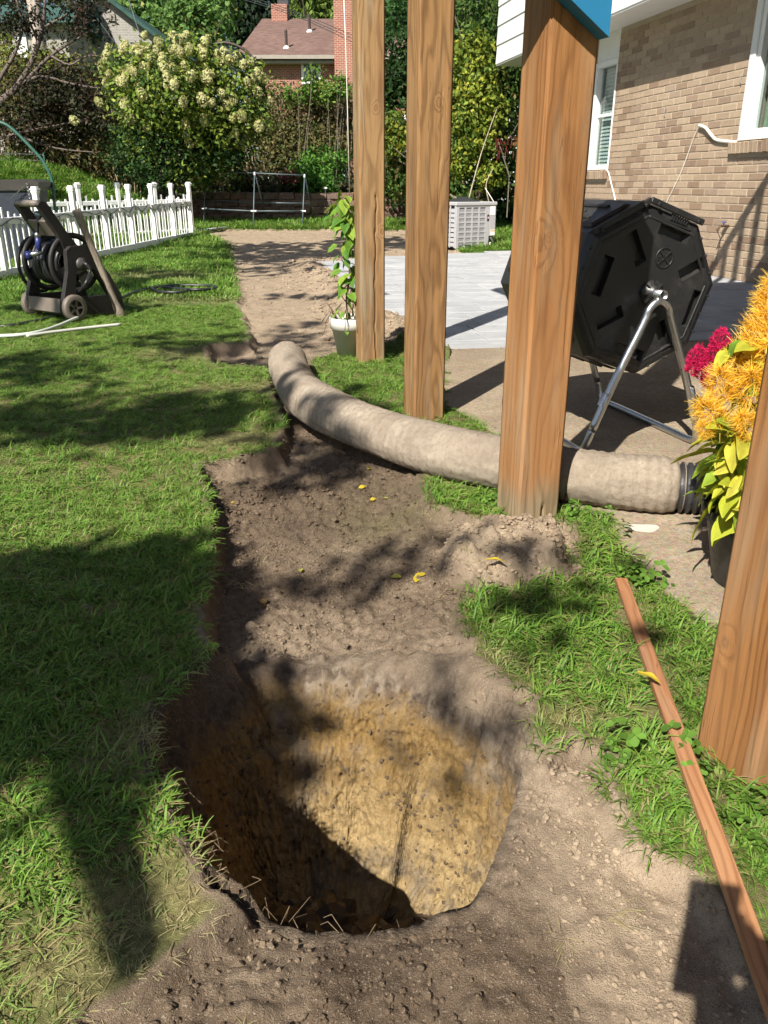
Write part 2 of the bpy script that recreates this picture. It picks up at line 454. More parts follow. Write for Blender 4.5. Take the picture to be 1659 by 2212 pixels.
def soil_material(name, pit=False, src='GEOMETRY'):
    m = NT(name); co = m.geo()
    n1 = m.noise(co, 7, 6, 0.6); n2 = m.noise(co, 45, 5, 0.65); n3 = m.noise(co, 190, 4, 0.7)
    dry_ = m.attr('dry', 2, src); moss_ = m.attr('moss', 2, src)
    damp = m.mix(m.rng(n1, .3, .7), (0.075, 0.052, 0.034), (0.14, 0.10, 0.066))
    pale = m.mix(m.rng(n1, .3, .7), (0.285, 0.215, 0.148), (0.40, 0.315, 0.222))
    f = m.math('ADD', dry_, m.math('MULTIPLY', m.math('SUBTRACT', n2, 0.5), 1.1), True)
    col = m.mix(f, damp, pale)
    col = m.mix(m.rng(n3, .35, .75, 0, .55), col, m.mix(.5, col, (0.03, 0.022, 0.016)))
    col = m.mix(m.math('MULTIPLY', moss_, 0.55), col, (0.10, 0.10, 0.035))
    n4 = m.noise(co, 520, 2, 0.6)
    col = m.mix(m.rng(n4, .56, .66, 0, .55), col, (0.06, 0.045, 0.033))
    col = m.mix(m.rng(m.noise(m.mapv(co, (1, 1, 1), (3, 7, 1)), 300, 2), .60, .68, 0, .5), col, (0.40, 0.34, 0.27))
    col = m.mix(m.rng(m.noise(co, 15, 4, .65), .5, .7, 0, .45), col, (0.11, 0.08, 0.057))
    if pit:
        z = m.n('SeparateXYZ', {0: co}, out=2)
        strip = m.noise(m.mapv(co, (14, 14, 9.0)), 1.0, 5, 0.7, 0.5)
        scrape = m.noise(m.mapv(co, (100, 100, 45)), 1.0, 4, 0.65)
        zz = m.math('ADD', z, m.math('MULTIPLY', m.math('SUBTRACT', strip, 0.5), 0.16))
        zz = m.math('ADD', zz, m.math('MULTIPLY', m.math('SUBTRACT', m.noise(co, 9, 4, .6), 0.5), 0.10))
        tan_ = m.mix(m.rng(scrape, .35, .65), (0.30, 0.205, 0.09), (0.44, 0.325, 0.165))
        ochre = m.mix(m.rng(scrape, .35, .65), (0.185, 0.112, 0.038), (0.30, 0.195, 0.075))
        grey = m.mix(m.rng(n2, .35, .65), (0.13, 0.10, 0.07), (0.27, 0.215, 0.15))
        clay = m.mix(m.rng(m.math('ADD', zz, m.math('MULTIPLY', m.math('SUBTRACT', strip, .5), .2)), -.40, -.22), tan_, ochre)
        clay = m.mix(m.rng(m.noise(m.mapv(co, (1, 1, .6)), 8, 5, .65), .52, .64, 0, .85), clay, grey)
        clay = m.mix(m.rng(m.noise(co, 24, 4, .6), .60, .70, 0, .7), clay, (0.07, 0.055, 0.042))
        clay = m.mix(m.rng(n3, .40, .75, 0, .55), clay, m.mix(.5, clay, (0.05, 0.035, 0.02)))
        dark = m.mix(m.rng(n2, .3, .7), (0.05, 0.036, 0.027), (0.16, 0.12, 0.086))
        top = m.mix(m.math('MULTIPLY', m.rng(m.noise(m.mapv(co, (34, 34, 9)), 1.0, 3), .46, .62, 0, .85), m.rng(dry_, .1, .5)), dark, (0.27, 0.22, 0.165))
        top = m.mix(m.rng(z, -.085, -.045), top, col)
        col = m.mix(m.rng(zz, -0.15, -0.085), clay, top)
        h = m.math('ADD', m.math('MULTIPLY', scrape, .5), m.math('ADD', m.math('MULTIPLY', n3, .5), m.math('MULTIPLY', n4, .3)))
        return m, col, h
    h = m.math('ADD', m.math('MULTIPLY', n2, 0.35), m.math('ADD', m.math('MULTIPLY', n3, 0.5), m.math('MULTIPLY', n4, 0.4)))
    return m, col, h
def make_ground_material():
    m, col, h = soil_material('earth_and_turf')
    turf_ = m.attr('turf', 2); far = m.attr('far', 2)
    co = m.geo()
    g1 = m.noise(co, 9, 5); g2 = m.noise(co, 70, 4)
    thatch = m.mix(m.rng(g2, .35, .65), (0.10, 0.085, 0.035), (0.22, 0.185, 0.085))
    green = m.mix(m.rng(g2, .3, .7), (0.03, 0.07, 0.012), (0.075, 0.15, 0.025))
    turf = m.mix(m.math('ADD', m.rng(g1, .35, .7, 0, .5), m.math('MULTIPLY', far, .7), True), thatch, green)
    colr = m.mix(turf_, col, turf)
    return m.set(Base_Color=colr, Roughness=0.95, Specular_IOR_Level=0.2, Normal=m.bump(h, 0.9, 0.007))
M_GROUND = make_ground_material()
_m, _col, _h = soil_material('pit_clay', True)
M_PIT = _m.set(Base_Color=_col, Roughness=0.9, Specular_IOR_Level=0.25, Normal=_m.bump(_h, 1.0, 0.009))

ground = link('ground', npmesh('ground', V, Q, True, attrs={'dry': dry, 'moss': moss, 'turf': sstep(-0.005, -0.03, sdl), 'far': sstep(3, 9, V[:, 1])}), M_GROUND)
struct(ground)

# ------------------------------------------------------------------ the dug hole
NA = 720
per = np.linalg.norm(np.roll(HOLE, -1, 0) - HOLE, axis=1); cum = np.concatenate([[0], np.cumsum(per)])
sarc = np.linspace(0, cum[-1], NA, endpoint=False)
ring = np.stack([np.interp(sarc, cum, np.append(HOLE[:, k], HOLE[0, k])) for k in (0, 1)], 1)
tan = np.roll(ring, -1, 0) - np.roll(ring, 1, 0); tan /= np.linalg.norm(tan, axis=1)[:, None]
nrm = np.stack([tan[:, 1], -tan[:, 0]], 1)
if ((ring - HC) * nrm).sum() < 0: nrm = -nrm
rim_z = terrain(ring[:, 0] + nrm[:, 0] * .03, ring[:, 1] + nrm[:, 1] * .03)
k = np.ones(9) / 9; rim_s = np.convolve(np.concatenate([rim_z[-4:], rim_z, rim_z[:4]]), k, 'valid')
back = np.clip((ring[:, 1] - HC[1]) / 0.35, 0, 1)           # 1 at the far wall
nearw = np.clip((HC[1] - ring[:, 1]) / 0.33, 0, 1)
rows = []
ang = np.linspace(0, 2 * np.pi, NA, endpoint=False)
dep = np.concatenate([np.linspace(0, 0.62, 112)])
for e, dz in ((0.04, -0.02), (0.028, -0.008), (0.018, 0.0015), (0.008, -0.002)):
    p = ring + nrm * e; rows.append(np.column_stack([p, terrain(p[:, 0], p[:, 1]) + dz]))
for d in dep[1:]:
    t = d / 0.62
    inset = 0.006 + 0.05 * t + 0.05 * t * t
    # far wall: a sloped shoulder, then a ledge, then steep clay
    inset = inset + back * (0.095 * np.clip(d / 0.15, 0, 1) ** 0.5 + 0.03 * sstep(0.2, 0.24, d + 0.03 * fbm(ang * 2, ang * 0, 2, 61)) + 0.02 * t)
    inset = inset - nearw * 0.10 * t + 0.05 * sstep(0.5, 0.62, d)
    sx = sarc * 1.0
    dd = np.full(NA, d)
    tri = np.abs(((sx / .105 + .25 * fbm(sx * 3, dd * 2.5, 2, 67)) % 1) - .5)                 # flat facets left by the spade
    disp = 0.014 * fbm(sx * 6, dd * 5, 3, 62) + 0.017 * tri * (.4 + .6 * vnoise(sx * 3, dd * 4, 68)) - .007
    disp = disp + 0.006 * fbm(sx * 34, dd * 4, 3, 63) + 0.0075 * np.abs(fbm(sx * 55, dd * 42, 4, 64)) + .004 * fbm(sx * 130, dd * 110, 2, 69)
    disp = disp - (.012 * crumb(sx, dd, .045, 331, .6) + .009 * crumb(sx, dd, .02, 341, .5)) * (.3 + .7 * (fbm(sx * 4, dd * 5, 2, 70) > -.1))
    chip = 0.03 * np.clip(vnoise(sx * 15, dd * 17, 65) - 0.70, 0, 1) * sstep(.1, .3, np.array(d))
    p = ring - nrm * (inset + disp * min(1, d / 0.03) + chip)[:, None]
    rows.append(np.column_stack([p, rim_s * max(0, 1 - d / 0.2) - d - 0.0 + 0.004 * fbm(sx * 40, np.full(NA, d * 9), 2, 66)]))
last = rows[-1][:, :2]; lc = last.mean(0)
for q in np.linspace(0.97, 0.0, 34):
    p = lc + (last - lc) * q
    z = -0.62 + 0.055 * fbm(p[:, 0] * 9, p[:, 1] * 9, 4, 71) + 0.03 * fbm(p[:, 0] * 32, p[:, 1] * 32, 3, 72) * min(1, q * 4)
    z = z + 0.07 * np.clip(vnoise(p[:, 0] * 17, p[:, 1] * 17, 73) - 0.5, 0, 1) + 0.05 * (q ** 3)
    rows.append(np.column_stack([p, z]))
PV = np.concatenate(rows); nr = len(rows)
idx = np.arange(nr * NA).reshape(nr, NA)
PQ = np.stack([idx[:-1], idx[1:], np.roll(idx, -1, 1)[1:], np.roll(idx, -1, 1)[:-1]], -1).reshape(-1, 4)
pd, pm = soil_attrs(PV[:, 0], PV[:, 1])
pd = np.clip(pd - 1.1 * sstep(-.16, -.30, PV[:, 0]), 0, 1.3)          # soil colour made darker along the left side
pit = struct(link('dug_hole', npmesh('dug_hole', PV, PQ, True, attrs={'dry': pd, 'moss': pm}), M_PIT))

# ------------------------------------------------------------------ concrete slab and paved patio
def slab_material():
    m = NT('weathered_concrete'); co = m.geo()
    n1 = m.noise(co, 3.0, 5); n2 = m.noise(co, 60, 5, .7); v = m.n('TexVoronoi', {'Vector': co, 'Scale': 140.0}, out=1)
    base = m.mix(m.rng(n1, .3, .7), (0.25, 0.195, 0.135), (0.40, 0.33, 0.235))
    base = m.mix(m.rng(n2, .35, .7, 0, .75), base, (0.15, 0.115, 0.08))
    base = m.mix(m.rng(m.noise(co, 1.1, 4, .6), .52, .66, 0, .4), base, (0.19, 0.15, 0.11))
    base = m.mix(m.rng(m.noise(co, 240, 2), .62, .7, 0, .6), base, (0.52, 0.46, 0.37))
    base = m.mix(.16, base, v, 'OVERLAY')
    return m.set(Base_Color=base, Roughness=.9, Specular_IOR_Level=.2, Normal=m.bump(m.math('ADD', n2, m.noise(co, 220, 3)), .5, .006))
M_SLAB = slab_material()
mb = MB()
sp = smoothpoly(SLAB, 1)
mb.prism([tuple(p) for p in SLAB], -0.12, 0.006, lambda p, q, t: (p, q, t))
struct(mb.obj('concrete_slab', M_SLAB))
def paver_material():
    m = NT('grey_paver'); co = m.geo(); r = m.n('ObjectInfo', out=5)
    n1 = m.noise(co, 2.2, 5, .6); n2 = m.noise(co, 150, 3, .6)
    base = m.mix(m.rng(n1, .35, .65), (0.30, 0.31, 0.325), (0.42, 0.425, 0.435))
    base = m.mix(m.math('MULTIPLY', r, 0.5), base, (0.27, 0.275, 0.29))
    base = m.mix(m.rng(m.noise(m.mapv(co, (1, 5, 1)), 5, 4), .5, .75, 0, .45), base, (0.52, 0.52, 0.515))
    return m.set(Base_Color=base, Roughness=.85, Specular_IOR_Level=.25, Normal=m.bump(m.math('ADD', n2, m.noise(co, 30, 3)), .25, .004))
M_PAVER = paver_material()
M_SAND = plain('joint_sand', (0.10, 0.10, 0.105), .95, .2, 60)
patio = MB().prism(PATIO, -0.10, -0.022, lambda p, q, t: (p, q, t)).obj('patio', M_SAND)
struct(patio)
PA = math.radians(-12.0); pd_ = Vector((math.sin(PA), math.cos(PA))); pr_ = Vector((math.cos(PA), -math.sin(PA)))
rp = random.Random(3)
pavm = {}
def paver_mesh(w, l):
    if (w, l) not in pavm:
        b = MB(); b.box((0, 0, 0), (w - .014, l - .014, .055), None, .005); pavm[(w, l)] = b.mesh('paver'); fixn(pavm[(w, l)]); pavm[(w, l)].materials.append(M_PAVER)
    return pavm[(w, l)]
npav = 0
PAVERS = []
v0 = 0.0
while v0 < 9.6:
    l = 0.32
    u0 = -rp.choice([0, .12, .24])
    while u0 < 5.2:
        w = rp.choice([.32, .48, .48, .64])
        c = PC0 + pr_ * (u0 + w / 2) + pd_ * (v0 + l / 2)
        inside = polysd(np.array([c.x]), np.array([c.y]), PATIO)[0]
        if inside > 0.10 or (u0 <= 0 and inside > 0.02):
            PAVERS.append((c.copy(), w, l, u0))
        u0 += w
    v0 += l
PAVERS.sort(key=lambda t: t[0].length)
for c, w, l, u0 in PAVERS[:300]:
    o = link('paver', paver_mesh(w, l), M_PAVER, patio)
    place(o, (c.x, c.y, -0.0275 + rp.uniform(-.0015, .0015)), (rp.uniform(-.004, .004), rp.uniform(-.004, .004), -PA))
rest = MB()
for c, w, l, u0 in PAVERS[300:]:
    rest.box((c.x, c.y, -0.0275), (w - .014, l - .014, .055), Matrix.Rotation(-PA, 3, 'Z'))
if rest.v: stuff(rest.obj('paver_field', M_PAVER, patio))
# ================================================================== house with tan brick wall
def H3(u, off, z): return (W0.x + WD.x * u + WN.x * off, W0.y + WD.y * u + WN.y * off, z)
HM = Matrix(((WD.x, WN.x, 0), (WD.y, WN.y, 0), (0, 0, 1)))          # columns: along wall, out of wall, up
M_WHITE = plain('white_vinyl', (0.78, 0.78, 0.76), .45, .04, 6)
M_TRIM = plain('white_trim', (0.74, 0.74, 0.72), .4, .05, 9)
M_MORTAR = plain('pale_mortar', (0.40, 0.33, 0.245), .95, .12, 30, bump=.4)
def glass_material():
    m = NT('window_glass'); t = m.t
    tr = t.nodes.new('ShaderNodeBsdfTransparent'); tr.inputs[0].default_value = (.80, .86, .85, 1)
    gl = t.nodes.new('ShaderNodeBsdfGlossy'); gl.inputs['Roughness'].default_value = .02
    fr = t.nodes.new('ShaderNodeLayerWeight'); fr.inputs[0].default_value = .25
    mx = t.nodes.new('ShaderNodeMixShader'); f2 = m.math('ADD', m.math('MULTIPLY', m.math('POWER', fr.outputs[1], 2.0), .55), .05, True)
    t.links.new(f2, mx.inputs[0]); t.links.new(tr.outputs[0], mx.inputs[1]); t.links.new(gl.outputs[0], mx.inputs[2]); t.links.new(mx.outputs[0], m.out.inputs[0])
    return m.m
M_GLASS = glass_material()
def brick_material():
    m = NT('tan_brick'); co = m.geo(); r = m.n('ObjectInfo', out=5); a = m.attr('tone', 2)
    t = m.math('ADD', r, a); t = m.math('FRACT', t)
    base = m.ramp(t, [(0, (0.35, 0.265, 0.185)), (.3, (0.39, 0.30, 0.215)), (.52, (0.43, 0.335, 0.235)), (.66, (0.34, 0.25, 0.185)), (.78, (0.27, 0.19, 0.13)), (.92, (0.235, 0.165, 0.115)), (1, (0.37, 0.29, 0.22))])
    n1 = m.noise(co, 30, 5, .6); n2 = m.noise(co, 130, 4, .7)
    base = m.mix(m.rng(n1, .3, .7, 0, .35), base, (0.24, 0.165, 0.11))
    base = m.mix(m.rng(n2, .62, .75, 0, .5), base, (0.16, 0.11, 0.075))
    base = m.mix(m.rng(m.noise(co, 6, 3), .6, .8, 0, .25), base, (0.5, 0.44, 0.36))
    return m.set(Base_Color=base, Roughness=.9, Specular_IOR_Level=.2, Normal=m.bump(m.math('ADD', n2, n1), .45, .004))
M_BRICK = brick_material()
HX = 5.6                                       # far corner of the brick wall
WINS = [(3.52, 4.25, 1.20, 3.03), (-1.6, 0.27, 1.44, 2.95)]
house = thing('brick_house', 'tan brick house with white siding above, standing right of the patio', 'house', H3(0, 0, 0))
wb = MB()
def wbox(u0, u1, z0, z1, o0=-.3, o1=0.0):
    wb.box(H3((u0 + u1) / 2, (o0 + o1) / 2, (z0 + z1) / 2), (u1 - u0, o1 - o0, z1 - z0), HM)
wbox(4.25, HX, -.2, 3.03); wbox(3.52, 4.25, -.2, 1.20); wbox(.27, 3.52, -.2, 3.03); wbox(-1.6, .27, -.2, 1.44); wbox(-1.6, .27, 2.95, 3.03); wbox(-9, -1.6, -.2, 3.03)
wb.box(H3(HX - .15, -3.0, 1.4), (.3, 5.4, 3.2), HM)
wall = wb.obj('wall', M_MORTAR, house)
BL, BH, MJ = 0.284, 0.0800, 0.011
def in_win(u0, u1, z0, z1):
    return any(u1 > a + .002 and u0 < b - .002 and z1 > c - (0.13 if i == 1 or i == 0 else 0) and z0 < d for i, (a, b, c, d) in enumerate(WINS))
bricks = []; far_bricks = []
rb = random.Random(11)
ncourse = int(3.03 / BH)
for i in range(ncourse):
    z0 = i * BH; z1 = z0 + BH - MJ
    u = -3.0 + (BL / 2 if i % 2 else 0) + rb.uniform(-.02, .02)
    while u < HX - 0.02:
        segs = [(u, min(u + BL - MJ, HX))]
        for (a, b, c, d) in WINS:                      # cut bricks at the window jambs
            c2 = c - .135
            new = []
            for (s0, s1) in segs:
                if z1 > c2 and z0 < d and s1 > a - .005 and s0 < b + .005:
                    if s0 < a - .03: new.append((s0, a - .004))
                    if s1 > b + .03: new.append((b + .004, s1))
                else: new.append((s0, s1))
            segs = new
        for (s0, s1) in segs:
            x, y = proj(*H3((s0 + s1) / 2, 0, (z0 + z1) / 2))
            vis = -30 < x < 1690 and y > -30 and x > 1255
            hid = 1255 < x < 1545 and y > 440
            (bricks if vis and not hid else far_bricks).append((s0, s1, z0, z1))
        u += BL
bricks.sort(key=lambda b: b[0])
far_bricks += bricks[300:]; bricks = bricks[:300]
bmeshes = {}
for (s0, s1, z0, z1) in bricks:
    k = round(s1 - s0, 2)
    if k not in bmeshes:
        b = MB(); b.box((0, 0, 0), (s1 - s0, .06, z1 - z0), None, .004); bmeshes[k] = b.mesh('brick'); fixn(bmeshes[k]); bmeshes[k].materials.append(M_BRICK)
    o = link('brick', bmeshes[k], M_BRICK, wall)
    place(o, H3((s0 + s1) / 2, -.024 + rb.uniform(-.0015, .0015), (z0 + z1) / 2), (rb.uniform(-.006, .006), rb.uniform(-.01, .01), -WA + math.pi / 2 + rb.uniform(-.004, .004)))
fb = MB()
for (s0, s1, z0, z1) in far_bricks:
    fb.box(H3((s0 + s1) / 2, -.024, (z0 + z1) / 2), (s1 - s0, .06, z1 - z0), HM)
fo = stuff(fb.obj('brick_field', M_BRICK, wall))
a = fo.data.attributes.new('tone', 'FLOAT', 'POINT'); a.data.foreach_set('value', np.repeat([rb.random() for _ in far_bricks], 8).astype(np.float32))
# windows
def hbar(b, u0, u1, o0, o1, z0, z1, bev=0.0): b.box(H3((u0 + u1) / 2, (o0 + o1) / 2, (z0 + z1) / 2), (u1 - u0, o1 - o0, z1 - z0), HM, bev)
M_BLIND = plain('white_blind', (0.72, 0.74, 0.74), .6, .05, 5)
M_ROOM = plain('dim_room', (0.10, 0.10, 0.09), .9, .2, 3)
win = MB(); hbar(win, 3.52, 4.25, -.12, -.005, 2.66, 3.03)
win.obj('window_panel', M_TRIM, house)
b = MB()
u0, u1, z0, z1 = 3.52, 4.25, 1.20, 2.66
for (a0, a1, c0, c1) in ((u0, u1, z1 - .07, z1), (u0, u1, z0, z0 + .07), (u0, u0 + .035, z0 + .07, z1 - .07), (u1 - .075, u1, z0 + .07, z1 - .07)):
    hbar(b, a0, a1, -.10, .012, c0, c1, .004)
wf = b.obj('window', M_WHITE, house)
b = MB(); hbar(b, u0 + .03, u1 - .07, -.072, -.068, z0 + .06, z1 - .06); b.obj('pane', M_GLASS, wf)
b = MB(); hbar(b, u0 + .035, u1 - .075, -.066, -.045, 1.93, 1.97, .003); b.obj('sash_rail', M_WHITE, wf)
for k in range(26):
    b = MB(); z = z0 + .09 + k * .0515
    b.box(H3((u0 + u1) / 2 - .02, -.13, z), (u1 - u0 - .12, .058, .003), HM @ Matrix.Rotation(math.radians(-66), 3, 'X')); b.obj('blind_slat', M_BLIND, wf)
b = MB(); hbar(b, u0 - .05, u1 + .05, -.9, -.88, z0, z1); hbar(b, u0 - .05, u0 - .03, -.88, -.3, z0, z1); hbar(b, u1 + .03, u1 + .05, -.88, -.3, z0, z1); hbar(b, u0, u1, -.88, -.3, z1, z1 + .02); b.obj('room', M_ROOM, wf)
u0, u1, z0, z1 = -1.6, 0.27, 1.44, 2.95
b = MB()
for (a0, a1, c0, c1) in ((u0, u1, z1 - .09, z1), (u0, u1, z0, z0 + .035), (u1 - .10, u1, z0 + .035, z1 - .09), (u0, u0 + .1, z0 + .035, z1 - .09)):
    hbar(b, a0, a1, -.10, .028, c0, c1, .004)
wf2 = b.obj('window', M_TRIM, house)
b = MB()
for (a0, a1, c0, c1) in ((u0 + .1, u1 - .1, z1 - .16, z1 - .09), (u0 + .1, u1 - .1, z0 + .035, z0 + .11), (u1 - .17, u1 - .1, z0 + .11, z1 - .16), (u0 + .1, u0 + .17, z0 + .11, z1 - .16), (-.72, -.64, z0 + .11, z1 - .16)):
    hbar(b, a0, a1, -.09, .008, c0, c1, .004)
b.obj('sash', M_WHITE, wf2)
b = MB(); hbar(b, u0 + .15, u1 - .16, -.06, -.055, z0 + .1, z1 - .15); b.obj('pane', M_GLASS, wf2)
b = MB(); hbar(b, u0, u1, -1.3, -1.28, z0 - .3, z1); hbar(b, u0 - .02, u0, -1.28, -.3, z0 - .3, z1); hbar(b, u1, u1 + .02, -1.28, -.3, z0 - .3, z1); hbar(b, u0, u1, -1.28, -.3, z0 - .32, z0 - .3); b.obj('room', M_ROOM, wf2)
M_CURT = plain('pale_green_curtain', (0.33, 0.40, 0.30), .8, .15, 8)
b = MB()
for k in range(7): b.tube([H3(u1 - .19 - k * .035, -.16 - .012 * (k % 2), z0 + .08), H3(u1 - .19 - k * .035, -.16, z1 - .1)], .022, 8)
b.obj('curtain', M_CURT, wf2)
# brick sills (a row of bricks on edge)
sillb = MB(); sillb.box((0, 0, 0), (.068, .13, .115), None, .004); sill_me = sillb.mesh('sill_brick'); fixn(sill_me); sill_me.materials.append(M_BRICK)
for (a0, a1, zt) in ((3.50, 4.27, 1.195), (-1.6, .36, 1.435)):
    k = a0 + .04
    while k < a1:
        o = link('sill_brick', sill_me, M_BRICK, wall)
        place(o, H3(k, .0, zt - .06 + rb.uniform(-.003, .003)), (math.radians(-6), 0, -WA + math.pi / 2)); k += .079
# upper storey clad in white boards, standing out half a metre over the wall
UO, UZ = 0.50, 3.045
b = MB(); hbar(b, -9, 7.58, -6, UO - .02, UZ, 5.7); b.obj('upper_storey', M_TRIM, house)
b = MB(); hbar(b, -9, 7.6, -.02, UO + .01, UZ - .03, UZ - .002); b.obj('soffit', M_WHITE, house)
cl = MB()
cl.box((0, 0, 0), (16.6, .018, .312), Matrix.Rotation(math.radians(3.2), 3, 'X')); cme = cl.mesh('clapboard'); fixn(cme); cme.materials.append(M_WHITE)
for k in range(8):
    o = link('clapboard', cme, M_WHITE, house); place(o, H3(-.7, UO + .006, UZ + .15 + k * .305), (0, 0, -WA + math.pi / 2))
M_SHING = plain('grey_shingle', (0.14, 0.13, 0.12), .9, .2, 20)
b = MB(); b.prism([(UO + .4, 5.7), (-2.8, 7.3), (-6.4, 5.7)], -9.3, 7.9, lambda p, q, t: H3(t, p, q)); b.obj('roof', M_SHING, house)
# cords, spigot
M_CORD = plain('white_cord', (0.74, 0.70, 0.62), .5, .08, 20)
def WP(x, y, off=0.0):                     # point on the wall plane (moved out by off) at picture position x, y
    d = ray(x, y); den = d[0] * WN.x + d[1] * WN.y
    t = (W0.x * WN.x + W0.y * WN.y + off) / den
    return Vector((d[0] * t, d[1] * t, CAMZ + d[2] * t))
b = MB(); b.tube(spline([WP(1590, 307, .02), WP(1572, 306, .02), WP(1548, 302, .025), WP(1537, 292, .03), WP(1524, 276, .035), WP(1510, 271, .03)], 5), .018, 8)
tag(b.obj('cable', M_CORD, None, True), 'thick white cable lump curving along the brick wall from the right window sill', 'cable')
b = MB(); b.tube(spline([WP(1510, 271, .03), WP(1496, 305, .015), WP(1470, 375, .012), WP(1436, 445, .02), WP(1425, 470, .05)], 4), .0055, 6)
tag(b.obj('cord', M_CORD, None, True), 'thin white cord running down the brick wall to the black tumbler', 'cord')
b = MB(); b.tube(spline([WP(1308, 366, .02), WP(1314, 372, .03), WP(1320, 395, .02), WP(1329, 432, .02), WP(1335, 470, .03)], 4), .011, 6)
tag(b.obj('cord', M_CORD, None, True), 'white cord hanging from the sill of the blinds window', 'cord')
M_BRONZE = plain('dull_bronze', (0.12, 0.08, 0.05), .5, .2, 30, .6)
M_BLUEP = plain('blue_handle', (0.05, 0.08, 0.30), .4, .1, 20)
p = WP(1575, 488)
sg = thing('spigot', 'small bronze garden tap with blue handle on the brick wall', 'tap', p)
b = MB(); b.tube([p, p + Vector((WN.x * .11, WN.y * .11, 0)), p + Vector((WN.x * .14, WN.y * .14, -.05))], .014, 8); b.obj('spout', M_BRONZE, sg)
b = MB(); q = p + Vector((WN.x * .07, WN.y * .07, .035)); b.tube([p + Vector((WN.x * .07, WN.y * .07, 0)), q], .007, 6); b.lathe([(.001, 0), (.028, .002), (.028, .012), (.001, .014)], 10, q); b.obj('handle', M_BLUEP, sg)
b = MB(); b.tube(spline([p + Vector((WN.x * .14, WN.y * .14, -.05)), WP(1556, 520, .05), WP(1549, 550, .04), WP(1546, 565, .04), WP(1535, 567, .03)], 4), .004, 6); b.obj('wire', M_BRONZE, sg)
M_CLIP = plain('wall_clip', (0.3, 0.29, 0.27), .5, .2, 30)
for (x, y, lab) in ((1607, 160, 'bent metal clip on bricks beside the right window'), (1441, 234, 'small bent nail in the middle of the brick wall'), (1333, 225, 'little hook on bricks beside the blinds window')):
    a = WP(x, y); b = MB(); b.tube([a, a + Vector((WN.x * .03, WN.y * .03, 0)), a + Vector((WN.x * .035, WN.y * .035, -.05)), a + Vector((WN.x * .02, WN.y * .02, -.09))], .004, 6)
    tag(b.obj('wall_clip', M_CLIP), lab, 'clip')

